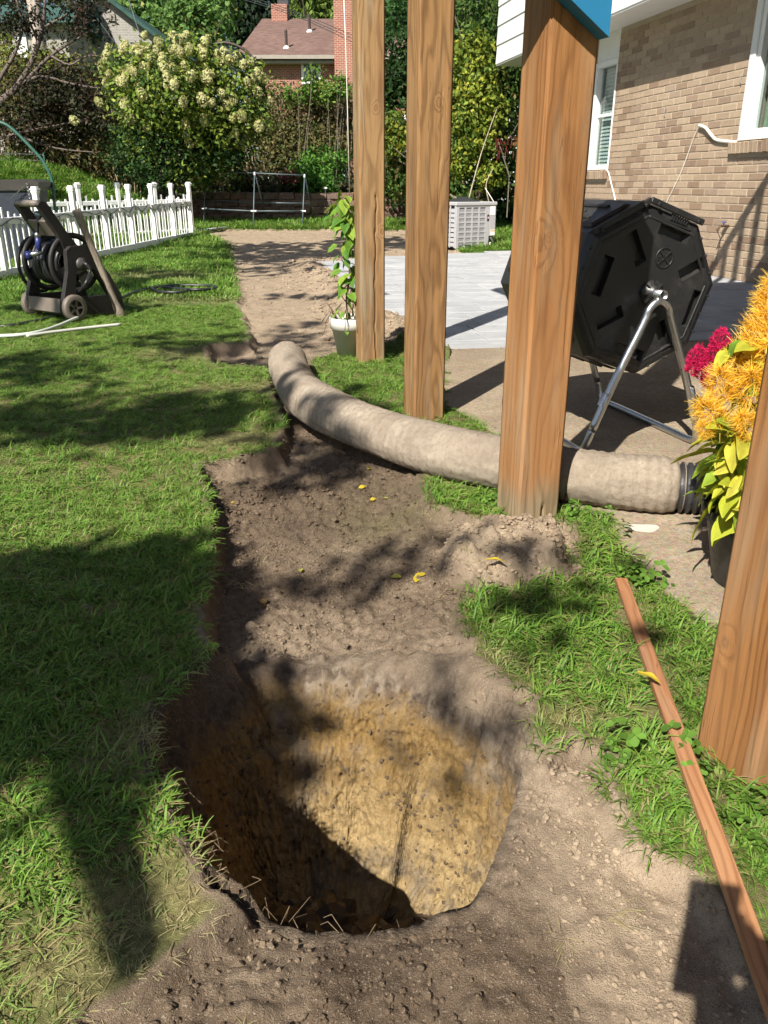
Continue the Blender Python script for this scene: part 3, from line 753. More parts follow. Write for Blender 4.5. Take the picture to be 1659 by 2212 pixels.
# ================================================================== wooden posts
def wood(name, light, dark, knots=(), pith=(0.0, 0.0), freq=95.0, grey=0.0, greyz=0.0, seed=0.0, red=0.0):
    m = NT(name); co = m.obj()
    wob = m.noise(m.mapv(co, (5, 5, 1.1), (seed, seed * 2, seed)), 1.0, 3, .5)
    wob2 = m.noise(m.mapv(co, (14, 14, 2.6), (seed, 3, seed)), 1.0, 2, .5)
    sx = m.n('SeparateXYZ', {0: co}, out=0); sy = m.n('SeparateXYZ', {0: co}, out=1); sz = m.n('SeparateXYZ', {0: co}, out=2)
    dx = m.math('ADD', sx, -pith[0]); dy = m.math('ADD', sy, -pith[1])
    r = m.math('SQRT', m.math('ADD', m.math('MULTIPLY', dx, dx), m.math('MULTIPLY', dy, dy)))
    r = m.math('ADD', r, m.math('MULTIPLY', m.math('SUBTRACT', wob, .5), .11))
    r = m.math('ADD', r, m.math('MULTIPLY', m.math('SUBTRACT', wob2, .5), .03))
    kcol = None
    for (kx, ky, kz, kr) in knots:
        v = m.n('VectorMath', {0: m.mapv(co, (1, 1, .62)), 1: (kx, ky, kz * .62)}, out=1, operation='DISTANCE')
        v = m.math('ADD', v, m.math('MULTIPLY', m.math('SUBTRACT', m.noise(co, 55, 3), .5), kr * 1.1))
        r = m.math('ADD', r, m.math('MULTIPLY', m.rng(v, kr * .5, kr * 3.6, 1, 0, True), .026))
        core = m.rng(v, kr * .85, kr * 1.1, 1, 0, True)
        kcol = (core, v) if kcol is None else (m.math('MAXIMUM', kcol[0], core), m.math('MINIMUM', kcol[1], v))
    ring = m.math('SINE', m.math('MULTIPLY', r, freq * 6.283))
    ring = m.rng(ring, -.5, 1, 0, 1)
    fib = m.noise(m.mapv(co, (330, 330, 7)), 1.0, 3, .6)
    big = m.noise(m.mapv(co, (9, 9, 1.2), (seed, 0, 0)), 1.0, 4, .55)
    f = m.math('ADD', m.math('MULTIPLY', m.math('POWER', ring, 1.6), .62), m.rng(fib, .35, .7, 0, .38), True)
    col = m.mix(f, light, dark)
    col = m.mix(m.rng(big, .4, .65, 0, .55), col, tuple(c * (.72 if i else .85) for i, c in enumerate(dark)))
    if red: col = m.mix(m.rng(m.noise(m.mapv(co, (6, 6, .9), (4, seed, 2)), 1, 3), .4, .62, 0, red), col, (0.33, 0.165, 0.07))
    gw = m.noise(m.mapv(co, (20, 20, 2), (1, seed, 0)), 1.0, 3)
    if grey: col = m.mix(m.rng(gw, .5, .72, 0, grey), col, (0.30, 0.27, 0.19))
    if greyz: col = m.mix(m.rng(m.math('ADD', sz, m.math('MULTIPLY', m.math('SUBTRACT', gw, .5), .18)), greyz, greyz - .12, 0, .8, True), col, m.mix(f, (0.27, 0.225, 0.145), (0.135, 0.11, 0.065)))
    if kcol:
        kr_ = m.math('SINE', m.math('MULTIPLY', m.math('ADD', kcol[1], m.math('MULTIPLY', fib, .004)), 700.0))
        col = m.mix(kcol[0], col, m.mix(m.rng(kr_, -1, 1), (0.215, 0.11, 0.048), (0.27, 0.14, 0.06)))
    chk = m.noise(m.mapv(co, (60, 60, 1.6), (seed, 0, seed)), 1.0, 2, .5)
    crack = m.rng(m.math('ABSOLUTE', m.math('SUBTRACT', chk, .5)), .0, .012, 1, 0)
    crack = m.math('MULTIPLY', crack, m.rng(m.noise(m.mapv(co, (10, 10, 2.5), (0, seed, 1)), 1.0, 2), .5, .6))
    col = m.mix(m.math('MULTIPLY', crack, .6), col, (.07, .038, .018))  # shade down in the cracks painted as a dark line
    h = m.math('ADD', m.math('MULTIPLY', f, -.8), m.math('SUBTRACT', m.math('MULTIPLY', fib, .5), m.math('MULTIPLY', crack, 1.5)))
    return m.set(Base_Color=col, Roughness=.72, Specular_IOR_Level=.25, Normal=m.bump(h, .35, .003))
def post_mesh(name, S, Hh, bow=0.0, cracks=(), knots=(), seed=0):
    """square post, each side a fine grid so that checks, knots and the worn arrises are real relief"""
    nc, nz = 30, 220
    us = np.concatenate([[0], np.linspace(.03, .97, nc - 2), [1]])
    zs = np.linspace(-.18, Hh, nz)
    pts = []
    for s in range(4):
        for u in us[:-1]:
            p = [(-1 + 2 * u, -1), (1, -1 + 2 * u), (1 - 2 * u, 1), (-1, 1 - 2 * u)][s]
            n = [(0, -1), (1, 0), (0, 1), (-1, 0)][s]
            pts.append((p[0] * S / 2, p[1] * S / 2, n[0], n[1], u, s))
    A = np.array(pts); m = len(A); Vv = []
    for z in zs:
        d = 0.0012 * fbm(A[:, 4] * 20 + A[:, 5] * 31, np.full(m, z * 1.3), 3, seed)
        corner = np.minimum(A[:, 4], 1 - A[:, 4]) < 1e-6
        for (s, u, za, zb, w, dep) in cracks:
            cu = u + .03 * math.sin(z * 5 + seed) + .012 * math.sin(z * 23)
            near = (A[:, 5] == s) & (np.abs(A[:, 4] - cu) < w)
            if za < z < zb: d = d - near * dep
        x = A[:, 0] + A[:, 2] * d; y = A[:, 1] + A[:, 3] * d
        wear = .004 + .003 * vnoise(np.array([z * 6.0]), np.array([seed * 1.0]), 5)[0]
        x = np.where(corner, x * (1 - wear / (S / 2)), x); y = np.where(corner, y * (1 - wear / (S / 2)), y)
        Vv.append(np.column_stack([x + bow * (z / Hh) ** 2, y, np.full(m, z)]))
    Vv = np.concatenate(Vv); ii = np.arange(nz * m).reshape(nz, m)
    Fq = np.stack([ii[:-1], np.roll(ii, -1, 1)[:-1], np.roll(ii, -1, 1)[1:], ii[1:]], -1).reshape(-1, 4)
    return npmesh(name, Vv, Fq)
PS = 0.146
POSTS = [
    ('P1', (-.084, 4.93), 15, (0.335, 0.205, 0.095), (0.175, 0.10, 0.044), [(.02, -PS / 2, 1.38, .009), (.05, -PS / 2, .75, .009)], (.01, .03), 70, .55, 0.0, 3.0, [(0, .62, -.1, .95, .035, .010)], 'weathered pale square wooden post farthest back, beside the potted vine', 0.0),
    ('P2', (.183, 3.66), 18, (0.32, 0.18, 0.074), (0.145, 0.076, 0.03), [(.018, -PS / 2, 1.30, .008), (.07, -PS / 2, 1.06, .007)], (.02, .045), 72, .25, 0.0, 7.0, [(0, .68, .9, 1.35, .02, .004)], 'grained square wooden post second from the back, in the grass strip', 0.0),
    ('P3', (.464, 2.445), 20, (0.33, 0.16, 0.056), (0.175, 0.078, 0.027), [(-.035, -PS / 2, .855, .018)], (.03, .05), 62, .3, .17, 11.0, [(0, .62, -.1, .05, .04, .012), (0, .35, -.1, .02, .03, .008), (0, .8, .1, .8, .012, .003)], 'reddish square wooden post in the middle, muddy foot on the dirt mound', .6),
    ('P4', (.698, 1.243), 18, (0.32, 0.15, 0.05), (0.165, 0.072, 0.024), [(-PS / 2, .045, .235, .010)], (-.03, .05), 60, .25, .0, 17.0, [], 'nearest reddish wooden post, cut by the right picture edge', .7),
]
for (nm_, (px, py), yaw, li, dk, kn, pith, fr, gr, gz, sd_, cr, lab, rd) in POSTS:
    mt = wood('post_wood', li, dk, kn, pith, fr, gr, gz, sd_, rd)
    me = post_mesh('wooden_post', PS, 2.78, 0.0, cr, kn, int(sd_))
    o = link('wooden_post', me, mt); place(o, (px, py, 0), (0, 0, math.radians(yaw)))
    tag(o, lab, 'post')
# sloping blue board bolted to the third post
M_BLUE = plain('teal_blue_paint', (0.02, 0.17, 0.33), .35, .08, 6)
pm = Matrix.Translation((.464, 2.445, 0)) @ Matrix.Rotation(math.radians(20), 4, 'Z')
b = MB()
P_ = lambda x, z, t: pm @ Vector((x, -PS / 2 - .004 - t, z))
b.prism([(.066, 1.345), (.066, 1.70), (-.62, 2.16), (-.62, 1.775)], .0, .05, P_)
tag(b.obj('stair_stringer', M_BLUE), 'sloping blue painted board fixed across the top of the middle post', 'board')
# deck overhead, out of the picture: it shades the paving by the house
M_DECK = plain('deck_lumber', (0.33, 0.19, 0.085), .75, .2, 8)
M_BAL = plain('deck_rail_white', (0.7, 0.7, 0.68), .5, .05, 8)
dk0 = Vector((-.084, 4.93)) + WD * 1.05; 
deck = thing('deck', 'raised wooden deck carried by the four posts, above the picture', 'deck', (dk0.x, dk0.y, 2.8))
b = MB(); 
A0 = dk0; B0 = H3(-2.7, .05, 0); C0_ = H3(-9, .05, 0); D0 = Vector((1.6, -3.6))
b.prism([(A0.x, A0.y), (B0[0], B0[1]), (C0_[0], C0_[1]), (D0.x, D0.y)], 2.79, 3.02, lambda p, q, t: (p, q, t)); b.obj('platform', M_DECK, deck)
b = MB(); b.bar((A0.x, A0.y, 3.95), (B0[0], B0[1], 3.95), .09, .06); b.obj('handrail', M_BAL, deck)
for k in range(24):
    t = (k + .5) / 24; x, y = A0.x + (B0[0] - A0.x) * t, A0.y + (B0[1] - A0.y) * t
    bb = MB(); bb.box((x, y, 3.49), (.05, .05, .9)); bb.obj('baluster', M_BAL, deck)

# ================================================================== drain pipe in its fabric sock
def sock_material():
    m = NT('muddy_filter_sock'); co = m.obj()
    n1 = m.noise(co, 9, 5, .6); n2 = m.noise(co, 70, 5, .65); n3 = m.noise(co, 240, 3, .6)
    base = m.mix(m.rng(n1, .3, .7), (0.25, 0.205, 0.158), (0.365, 0.31, 0.245))
    base = m.mix(m.rng(n2, .45, .72, 0, .55), base, (0.17, 0.13, 0.09))
    base = m.mix(m.rng(m.noise(co, 26, 4), .58, .75, 0, .45), base, (0.47, 0.41, 0.32))
    base = m.mix(m.rng(m.noise(co, 2.6, 3), .5, .68, 0, .5), base, (0.20, 0.155, 0.115))
    return m.set(Base_Color=base, Roughness=.95, Specular_IOR_Level=.15, Normal=m.bump(m.math('ADD', n2, m.math('ADD', m.math('MULTIPLY', n3, .7), m.math('MULTIPLY', m.noise(co, 600, 2), .5))), .8, .006))
M_SOCK = sock_material()
M_CORR = plain('black_corrugated_plastic', (0.025, 0.025, 0.027), .5, .3, 40, bump=.3)
pipe = thing('drain_pipe', 'thick tan cloth-wrapped drain pipe curving from the dirt strip past the middle post', 'pipe', tuple(PIPEC[0]))
NP = 64
C = [Vector(p) for p in spline(PIPE, 60)]
nC = len(C); Vp = []; CL = [0.0]
for i in range(nC - 1): CL.append(CL[-1] + (C[i + 1] - C[i]).length)
for i, p in enumerate(C):
    d = (C[min(i + 1, nC - 1)] - C[max(i - 1, 0)]).normalized(); n = Vector((0, 0, 1)); s_ = d.cross(n).normalized(); n = s_.cross(d)
    t = i / (nC - 1); L = CL[i]
    a = np.linspace(0, 2 * np.pi, NP, endpoint=False)
    R = 0.101 + .004 * math.sin(L * 7) + .005 * fbm(np.cos(a) * 1.5 + L * 2, np.sin(a) * 1.5 + L * 1.4, 3, 81) + .0022 * fbm(np.cos(a) * 7 + L * 17, np.sin(a) * 7 - L * 13, 3, 82)
    R = R + .0017 * math.sin(L * 2 * math.pi / .034) * (.5 + .8 * vnoise(np.array([L * 3.0]), np.array([1.0]), 7)[0]) + .003 * np.abs(fbm(np.cos(a) * 3 + L * 5, np.sin(a) * 3 + L * 4, 3, 83)) + .0016 * fbm(a * 16, np.full(NP, L * 60), 2, 84)                  # the corrugations print through the cloth
    e0 = L; e1 = CL[-1] - L
    for e, rad in ((e0, .05), (e1, .06)):
        if e < rad: R = R * (0.72 + .28 * math.sqrt(max(0, 1 - (1 - e / rad) ** 2)))
    q = np.array([list(p + s_ * math.cos(x) * r + n * math.sin(x) * r * (.96 if math.sin(x) > 0 else .86)) for x, r in zip(a, R)])
    Vp.append(q)
Vp = np.concatenate([np.repeat(np.array([list(C[0] + (C[0] - C[1]).normalized() * .012)]), NP, 0)] + Vp + [np.repeat(np.array([list(C[-1] + (C[-1] - C[-2]).normalized() * .004)]), NP, 0)])
nrw = len(Vp) // NP; ii = np.arange(nrw * NP).reshape(nrw, NP)
Fq = np.stack([ii[:-1], np.roll(ii, -1, 1)[:-1], np.roll(ii, -1, 1)[1:], ii[1:]], -1).reshape(-1, 4)
sock_me = npmesh('fabric_sock', Vp, Fq, True)
link('fabric_sock', sock_me, M_SOCK, pipe)
b = MB(); d = (C[-1] - C[-2]).normalized(); prof = []
for k in range(17):
    h = -.02 + k * .0075; prof += [(.083 if k % 3 else .070, h)]
b.lathe([(.001, -.02)] + prof + [(.06, .105), (.058, .0)], 28, C[-1], d); b.obj('corrugated_end', M_CORR, pipe, True)
b = MB(); b.lathe([(.079, 0), (.085, .003), (.079, .007)], 28, C[-1] + d * .012, d); b.obj('tie_band', M_SOCK, pipe, True)

# ================================================================== compost tumbler
def tumbler_plastic():
    m = NT('dusty_black_plastic'); co = m.obj(); n1 = m.noise(co, 5, 5, .65); n2 = m.noise(co, 45, 4, .7)
    up = m.n('SeparateXYZ', {0: m.n('NewGeometry', out=1)}, out=2)
    dust = m.math('MULTIPLY', m.rng(n1, .42, .7), m.rng(n2, .4, .7), True)
    dust = m.math('ADD', m.math('MULTIPLY', dust, .35), m.math('MULTIPLY', m.rng(up, .2, .9), m.rng(n2, .35, .75, .05, .3)), True)
    return m.set(Base_Color=m.mix(dust, (0.013, 0.013, 0.014), (0.11, 0.10, 0.085)), Roughness=m.rng(n2, .3, .7, .34, .52), Normal=m.bump(m.noise(co, 320, 2), .08, .002))
M_BLACK = tumbler_plastic()
M_RECESS = plain('black_plastic_recess', (0.014, 0.014, 0.015), .5, .2, 18)
def steel(name, col=(0.52, 0.53, 0.54), rough=.3):
    m = NT(name); co = m.obj()
    return m.set(Base_Color=m.mix(m.noise(co, 25, 4), tuple(c * .93 for c in col), tuple(min(1, c * 1.06) for c in col)), Metallic=1.0, Roughness=m.rng(m.noise(co, 60, 4), .3, .7, rough - .04, rough + .06))
M_STEEL = steel('galvanised_tube')
TC = Vector((.984, 3.15, .623)); TR = .321; TAZ = math.radians(16.62); TL = .63; ROT = 1.6283
te = Vector((math.cos(TAZ), math.sin(TAZ), 0)); tn = Vector((math.sin(TAZ), -math.cos(TAZ), 0))     # across the end face; out of it
tum = thing('compost_tumbler', 'black octagonal compost tumbler on a bent steel tube stand', 'composter', (TC.x, TC.y, 0))
def TP(p, q, t): return TC + te * p + Vector((0, 0, q)) + tn * t       # p, q on the end face; t outwards along the axle
octa = [(TR * math.cos(ROT - k * math.pi / 4), TR * math.sin(ROT - k * math.pi / 4)) for k in range(8)]
b = MB(); sc = lambda s, t: [TP(p * s, q * s, t) for p, q in octa]
rings = [sc(.90, 0), sc(.965, -.008), sc(1.0, -.035), sc(1.0, -TL + .035), sc(.965, -TL + .008), sc(.9, -TL)]
vs = [v for r in rings for v in r]
fs = [tuple(range(8)), tuple(range(40, 48))[::-1]] + [(i * 8 + k, i * 8 + (k + 1) % 8, (i + 1) * 8 + (k + 1) % 8, (i + 1) * 8 + k) for i in range(5) for k in range(8)]
b.add(vs, fs); drum_me = b.mesh('drum'); fixn(drum_me)
# moulded pockets pressed into the end face and the side panels
cut = MB()
def pocket(ang, rad, tw, L=.135, w=.045, dep=.03):
    p0, q0 = rad * math.cos(ang), rad * math.sin(ang)
    ca, sa = math.cos(tw), math.sin(tw)
    M = lambda u, v: (p0 + u * ca - v * sa, q0 + u * sa + v * ca)
    o = [M(u, v) for u, v in ((-L / 2, -w / 2), (L / 2, -w / 2), (L / 2, w / 2), (-L / 2, w / 2))]
    i_ = [M(u, v) for u, v in ((-L / 2 + .012, -w / 2 + .004), (L / 2 - .012, -w / 2 + .004), (L / 2 - .012, w / 2 - .004), (-L / 2 + .012, w / 2 - .004))]
    vs = [TP(*x, .01) for x in o] + [TP(*x, -dep) for x in i_]
    cut.add(vs, [(0, 1, 2, 3), (4, 7, 6, 5), (0, 4, 5, 1), (1, 5, 6, 2), (2, 6, 7, 3), (3, 7, 4, 0)])
def E2(px, py):                            # picture position on the near end face -> p, q
    d = Vector(ray(px, py)); o = Vector((0, 0, CAMZ)); t = (TC - o).dot(tn) / d.dot(tn); w = o + d * t - TC
    return w.dot(te), w.z
def px5(x, y): return 995.4 + .4 * x, 398 + .4 * y
for (x0, y0, x1, y1, wd_) in ((925, 275, 970, 415, .05), (800, 405, 735, 585, .045), (860, 690, 745, 750, .05), (1090, 235, 1220, 285, .05), (1195, 490, 1300, 430, .05), (1300, 600, 1240, 760, .045), (1075, 760, 1110, 880, .05), (850, 890, 965, 930, .05)):
    pa = Vector(E2(*px5(x0, y0))); pb = Vector(E2(*px5(x1, y1))); mid = (pa + pb) / 2; dd = pb - pa
    r_ = mid.length; ang_ = math.atan2(mid.y, mid.x)
    pocket(ang_, min(r_, .235), math.atan2(dd.y, dd.x), dd.length + .03, wd_)
cutter_me = cut.mesh('pockets'); fixn(cutter_me)
drum = link('drum', drum_me, M_BLACK, tum)
cutter = bpy.data.objects.new('pocket_cutter', cutter_me); COL.objects.link(cutter)
md = drum.modifiers.new('pockets', 'BOOLEAN'); md.operation = 'DIFFERENCE'; md.object = cutter; md.solver = 'EXACT'
dg = bpy.context.evaluated_depsgraph_get(); ev = drum.evaluated_get(dg)
newme = bpy.data.meshes.new_from_object(ev); drum.modifiers.clear(); drum.data = newme; bpy.data.objects.remove(cutter)
bm_ = bmesh.new(); bm_.from_mesh(drum.data)
bmesh.ops.bevel(bm_, geom=[e for e in bm_.edges if len(e.link_faces) == 2 and e.calc_face_angle(0) > .35], offset=.0035, segments=2, affect='EDGES', clamp_overlap=True)
bm_.to_mesh(drum.data); bm_.free()
# side panels with ribs
for k in range(8):
    (p0, q0), (p1, q1) = octa[k], octa[(k + 1) % 8]
    nn = Vector(((p0 + p1) / 2, (q0 + q1) / 2)).normalized(); bb = MB()
    for f0 in ((.22, .80) if k != 7 else (.14, .86),):
        a_ = [TP(p0 + (p1 - p0) * f + nn.x * .003, q0 + (q1 - q0) * f + nn.y * .003, -t) for f, t in ((f0[0], .07), (f0[1], .07), (f0[1], TL - .07), (f0[0], TL - .07))]
        c_ = [TP(p0 + (p1 - p0) * f + nn.x * .012, q0 + (q1 - q0) * f + nn.y * .012, -t) for f, t in ((f0[0] + .06, .085), (f0[1] - .06, .085), (f0[1] - .06, TL - .085), (f0[0] + .06, TL - .085))]
        bb.add(a_ + c_, [(4, 5, 6, 7), (0, 1, 5, 4), (1, 2, 6, 5), (2, 3, 7, 6), (3, 0, 4, 7)])
    pn = bb.obj('side_panel', M_BLACK, tum)
    for j in range(3):
        f = .32 + j * .18; bb = MB()
        x0, x1 = TP(p0 + (p1 - p0) * f + nn.x * .014, q0 + (q1 - q0) * f + nn.y * .014, -.15 - .1 * (j % 2)), TP(p0 + (p1 - p0) * f + nn.x * .014, q0 + (q1 - q0) * f + nn.y * .014, -.36 - .1 * (j % 2))
        bb.bar(x0, x1, .018, .012, te * nn.x + Vector((0, 0, nn.y)), .003); bb.obj('rib', M_RECESS, pn)
# lid flange at the two upper edges
for k in (7, 0):
    (p0, q0), (p1, q1) = octa[k], octa[(k + 1) % 8]
    bb = MB(); bb.bar(TP(p0 * 1.015, q0 * 1.015, .006), TP(p1 * 1.015, q1 * 1.015, .006), .022, .012, tn, .003); bb.obj('door_edge', M_BLACK, tum)
    for f in (.12, .88):
        c_ = TP(p0 * 1.0 + (p1 - p0) * f, q0 + (q1 - q0) * f, .014); bb = MB(); bb.lathe([(.008, 0), (.008, .008), (.001, .011)], 8, c_, tn); bb.obj('bolt', M_RECESS, tum)
for k in range(8):
    (p0, q0), (p1, q1) = octa[k], octa[(k + 1) % 8]
    for f in (.2, .5, .8):
        c_ = TP((p0 + (p1 - p0) * f) * .955, (q0 + (q1 - q0) * f) * .955, -.006); bb = MB(); bb.lathe([(.0055, 0), (.0055, .003), (.001, .005)], 8, c_, tn); bb.obj('screw', M_RECESS, tum)
(p0, q0), (p1, q1) = octa[0], octa[1]
for k in range(7):
    f = .45 + k * .05; bb = MB(); bb.bar(TP((p0 + (p1 - p0) * f) * 1.0, (q0 + (q1 - q0) * f) * 1.0, -.002), TP((p0 + (p1 - p0) * f) * .9, (q0 + (q1 - q0) * f) * .9, .004), .004, .006, tn); bb.obj('vent_slot', M_RECESS, tum)
for k in range(8):
    (p0, q0), (p1, q1) = octa[k], octa[(k + 1) % 8]; bb = MB()
    bb.bar(TP(p0 * .84, q0 * .84, -.001), TP(p1 * .84, q1 * .84, -.001), .01, .008, tn, .002); bb.obj('moulded_ridge', M_BLACK, tum)
# round air vent
vc = E2(*px5(1098, 397)); bb = MB(); n_ = 32
bb.tube([TP(vc[0] + .036 * math.cos(i * 2 * math.pi / n_), vc[1] + .036 * math.sin(i * 2 * math.pi / n_), .002) for i in range(n_)], .0028, 6, closed=True); vent = bb.obj('air_vent', M_BLACK, tum, True)
bb = MB()
for a in (.7, 2.27):
    bb.bar(TP(vc[0] + .034 * math.cos(a), vc[1] + .034 * math.sin(a), .003), TP(vc[0] - .034 * math.cos(a), vc[1] - .034 * math.sin(a), .003), .005, .005, tn)
bb.obj('vent_cross', M_BLACK, vent)
for (i, (u_, v_)) in enumerate([(-.022, .004), (-.026, -.006), (-.014, .0), (-.018, -.009), (.02, .004), (.026, -.003), (.016, -.004), (.024, .011)]):
    bb = MB(); bb.lathe([(.0035, -.001), (.0035, .0015), (.001, .002)], 8, TP(vc[0] + u_, vc[1] + v_, .001), tn); bb.obj('vent_hole', M_RECESS, vent)
# hub and axle
hub = E2(1406, 632); bb = MB(); bb.lathe([(.046, 0), (.046, .012), (.03, .016), (.026, .04), (.012, .042)], 24, TP(*hub, 0), tn); hb = bb.obj('hub', M_BLACK, tum, True)
for i in range(8):
    a = i * math.pi / 4; bb = MB(); bb.bar(TP(hub[0] + .024 * math.cos(a), hub[1] + .024 * math.sin(a), .02), TP(hub[0] + .046 * math.cos(a), hub[1] + .046 * math.sin(a), .014), .004, .016, tn); bb.obj('hub_rib', M_BLACK, hb)
bb = MB(); bb.lathe([(.019, -.02), (.019, .085), (.0145, .085), (.0145, .02)], 20, TP(*hub, 0), tn); bb.obj('axle', M_STEEL, tum, True)
# bent tube stand: two arched ends joined by ground bars
def TPz(p, z, t): v = TP(p, 0, t); return Vector((v.x, v.y, z))
rt = .0155
def leg_arch(t, sgn):
    hz = TC.z + hub[1]; hp = hub[0]
    top = [TPz(hp - .06, hz - .10, t), TPz(hp - .045, hz - .055, t), TPz(hp - .022, hz - .03, t), TPz(hp, hz - .022, t), TPz(hp + .022, hz - .03, t), TPz(hp + .045, hz - .055, t), TPz(hp + .06, hz - .10, t)]
    return [TPz(hp - .235, .11, t), TPz(hp - .15, hz * .52, t)] + top + [TPz(hp + .15, hz * .52, t), TPz(hp + .235, .11, t)]
tn_, tf_ = .065, -TL - .065
for t in (tn_, tf_):
    bb = MB(); bb.tube(spline(leg_arch(t, 1), 5), rt, 14); bb.obj('arched_leg', M_STEEL, tum, True)
    for sg_ in (-1, 1):
        p_ = TPz(hub[0] + sg_ * .185, .255, t); bb = MB(); bb.lathe([(.0175, -.05), (.0175, .0), (.016, .002)], 12, p_, (TPz(hub[0] + sg_ * .15, .33, t) - TPz(hub[0] + sg_ * .235, .11, t)).normalized()); bb.obj('sleeve', M_STEEL, tum, True)
        bb = MB(); bb.lathe([(.006, 0), (.006, .006), (.001, .009)], 8, p_ + tn * .016, tn); bb.obj('bolt', M_STEEL, tum)
for sg_ in (-1, 1):
    hp = hub[0] + sg_ * .235
    pts = [TPz(hp, .115, tn_), TPz(hp + sg_ * .02, .045, tn_ - .008), TPz(hp + sg_ * .022, .022, tn_ - .05), TPz(hp + sg_ * .022, .022, tn_ - .2), TPz(hp + sg_ * .022, .022, tf_ + .2), TPz(hp + sg_ * .022, .022, tf_ + .05), TPz(hp + sg_ * .02, .045, tf_ + .008), TPz(hp, .115, tf_)]
    bb = MB(); bb.tube(spline(pts, 5), rt * .96, 14); bb.obj('ground_bar', M_STEEL, tum, True)
# ================================================================== air conditioner
M_ACG = plain('grey_enamel', (0.40, 0.40, 0.42), .45, .05, 8)
M_ACD = plain('dark_coil', (0.05, 0.05, 0.052), .6, .2, 40)
M_ACB = plain('black_fan_cap', (0.03, 0.03, 0.033), .4, .2, 20)
ac0 = Vector(onT(984, 540)); af = Vector((.866, .5, 0)); ad = Vector((-.5, .866, 0)); AW, AD_, AH = .80, .74, .74
ac = thing('air_conditioner', 'grey louvred outdoor air conditioner unit standing behind the patio', 'air conditioner', ac0)
def AP(p, d, z): return ac0 + af * p + ad * d + Vector((0, 0, z))
AM = Matrix((af, ad, Vector((0, 0, 1)))).transposed()
def abox(b, p0, p1, d0, d1, z0, z1, bev=0.0): b.box(AP((p0 + p1) / 2, (d0 + d1) / 2, (z0 + z1) / 2), (p1 - p0, d1 - d0, z1 - z0), AM, bev)
b = MB(); abox(b, .02, AW - .19, .02, AD_ - .02, .03, AH - .05); b.obj('coil', M_ACD, ac)
b = MB()
for (a0, a1) in ((0, .055), (AW - .185, AW - .135)): abox(b, a0, a1, 0, .03, .02, AH - .05)
abox(b, .055, AW - .185, 0, .028, .02, .05); abox(b, .055, AW - .185, 0, .028, AH - .085, AH - .05)
b.obj('front_frame', M_ACG, ac)
cw = (AW - .185 - .055) / 4; ch = (AH - .135) / 8
for i in range(4):
    b = MB(); abox(b, .055 + (i + 1) * cw - .035, .055 + (i + 1) * cw if i < 3 else .055 + (i + 1) * cw - .001, 0.001, .026, .05, AH - .085); b.obj('grille_bar', M_ACG, ac)
for j in range(1, 8):
    b = MB(); abox(b, .055, AW - .185, 0.003, .024, .05 + j * ch - .014, .05 + j * ch + .014); b.obj('grille_bar', M_ACG, ac)
for i in range(4):
    for j in range(8):
        b = MB()
        for k in range(6): abox(b, .055 + i * cw + .006 + k * .0165, .055 + i * cw + .0095 + k * .0165, .006, .02, .05 + j * ch + .016, .05 + (j + 1) * ch - .016)
        b.obj('louvre', M_ACG, ac)
b = MB(); abox(b, AW - .132, AW, 0, AD_, .20, AH - .05, .006); abox(b, AW - .132, AW - .05, .1, AD_, .02, .2); b.obj('side_cabinet', M_ACG, ac)
b = MB()
for k in range(6): abox(b, -.012, .0, .02 + k * .14, .045 + k * .14, .03, AH - .05)
b.obj('left_frame', M_ACG, ac)
for i in range(5):
    for j in range(8):
        b = MB(); abox(b, -.009, -.002, .05 + i * .14, .15 + i * .14, .05 + j * ch, .05 + (j + 1) * ch - .018); b.obj('side_panel', M_ACG, ac)
b = MB(); abox(b, -.02, AW + .01, -.015, AD_ + .01, AH - .055, AH, .008); b.obj('top_cover', M_ACG, ac)
b = MB(); b.lathe([(.29, 0), (.27, .012), (.12, .055), (.05, .075), (.001, .08)], 24, AP(AW * .48, AD_ * .5, AH), (0, 0, 1)); b.obj('fan_cap', M_ACB, ac, True)
b = MB(); abox(b, AW - .18, AW - .14, -.004, 0.0, AH - .30, AH - .20); bd = b.obj('badge', plain('dark_badge', (.03, .02, .02), .3, .1, 20), ac)
b = MB(); b.lathe([(.001, 0), (.012, .001), (.001, .002)], 12, AP(AW - .16, -.006, AH - .245), -ad); abox(b, AW - .173, AW - .147, -.007, -.0045, AH - .262, AH - .256); b.obj('badge_mark', plain('pink_white_print', (.8, .55, .62), .4, .1, 20), bd)
b = MB(); abox(b, AW - .125, AW - .02, -.004, -.001, AH - .21, AH - .07); b.obj('label_sheet', M_WHITE, ac)
b = MB(); abox(b, AW - .10, AW - .01, -.004, -.001, .21, .30); ls = b.obj('label_sheet', M_WHITE, ac)
b = MB(); abox(b, AW - .095, AW - .015, -.006, -.0045, .275, .292); b.obj('orange_strip', plain('orange_print', (.75, .36, .06), .5, .1, 20), ls)
M_COPPER = plain('pipe_insulation', (.05, .05, .05), .7, .2, 20)
b = MB(); b.tube(spline([AP(AW - .09, .05, .2), AP(AW - .06, -.02, .12), AP(AW - .02, .02, .05), AP(AW + .25, .1, .05), AP(AW + .7, .1, .07)], 4), .02, 8); b.obj('refrigerant_line', M_COPPER, ac, True)
b = MB(); b.lathe([(.012, 0), (.02, .01), (.02, .05), (.012, .06)], 10, AP(AW - .09, .01, .04)); b.obj('service_valve', plain('brass_white', (.7, .66, .58), .4, .1, 20), ac)
b = MB(); b.tube(spline([AP(AW, .3, .60), AP(AW + .12, .25, .59), AP(AW + .2, .3, .68), AP(AW + .24, .5, .82), AP(AW + .27, .7, .95)], 4), .006, 6); b.obj('power_conduit', M_CORD, ac, True)
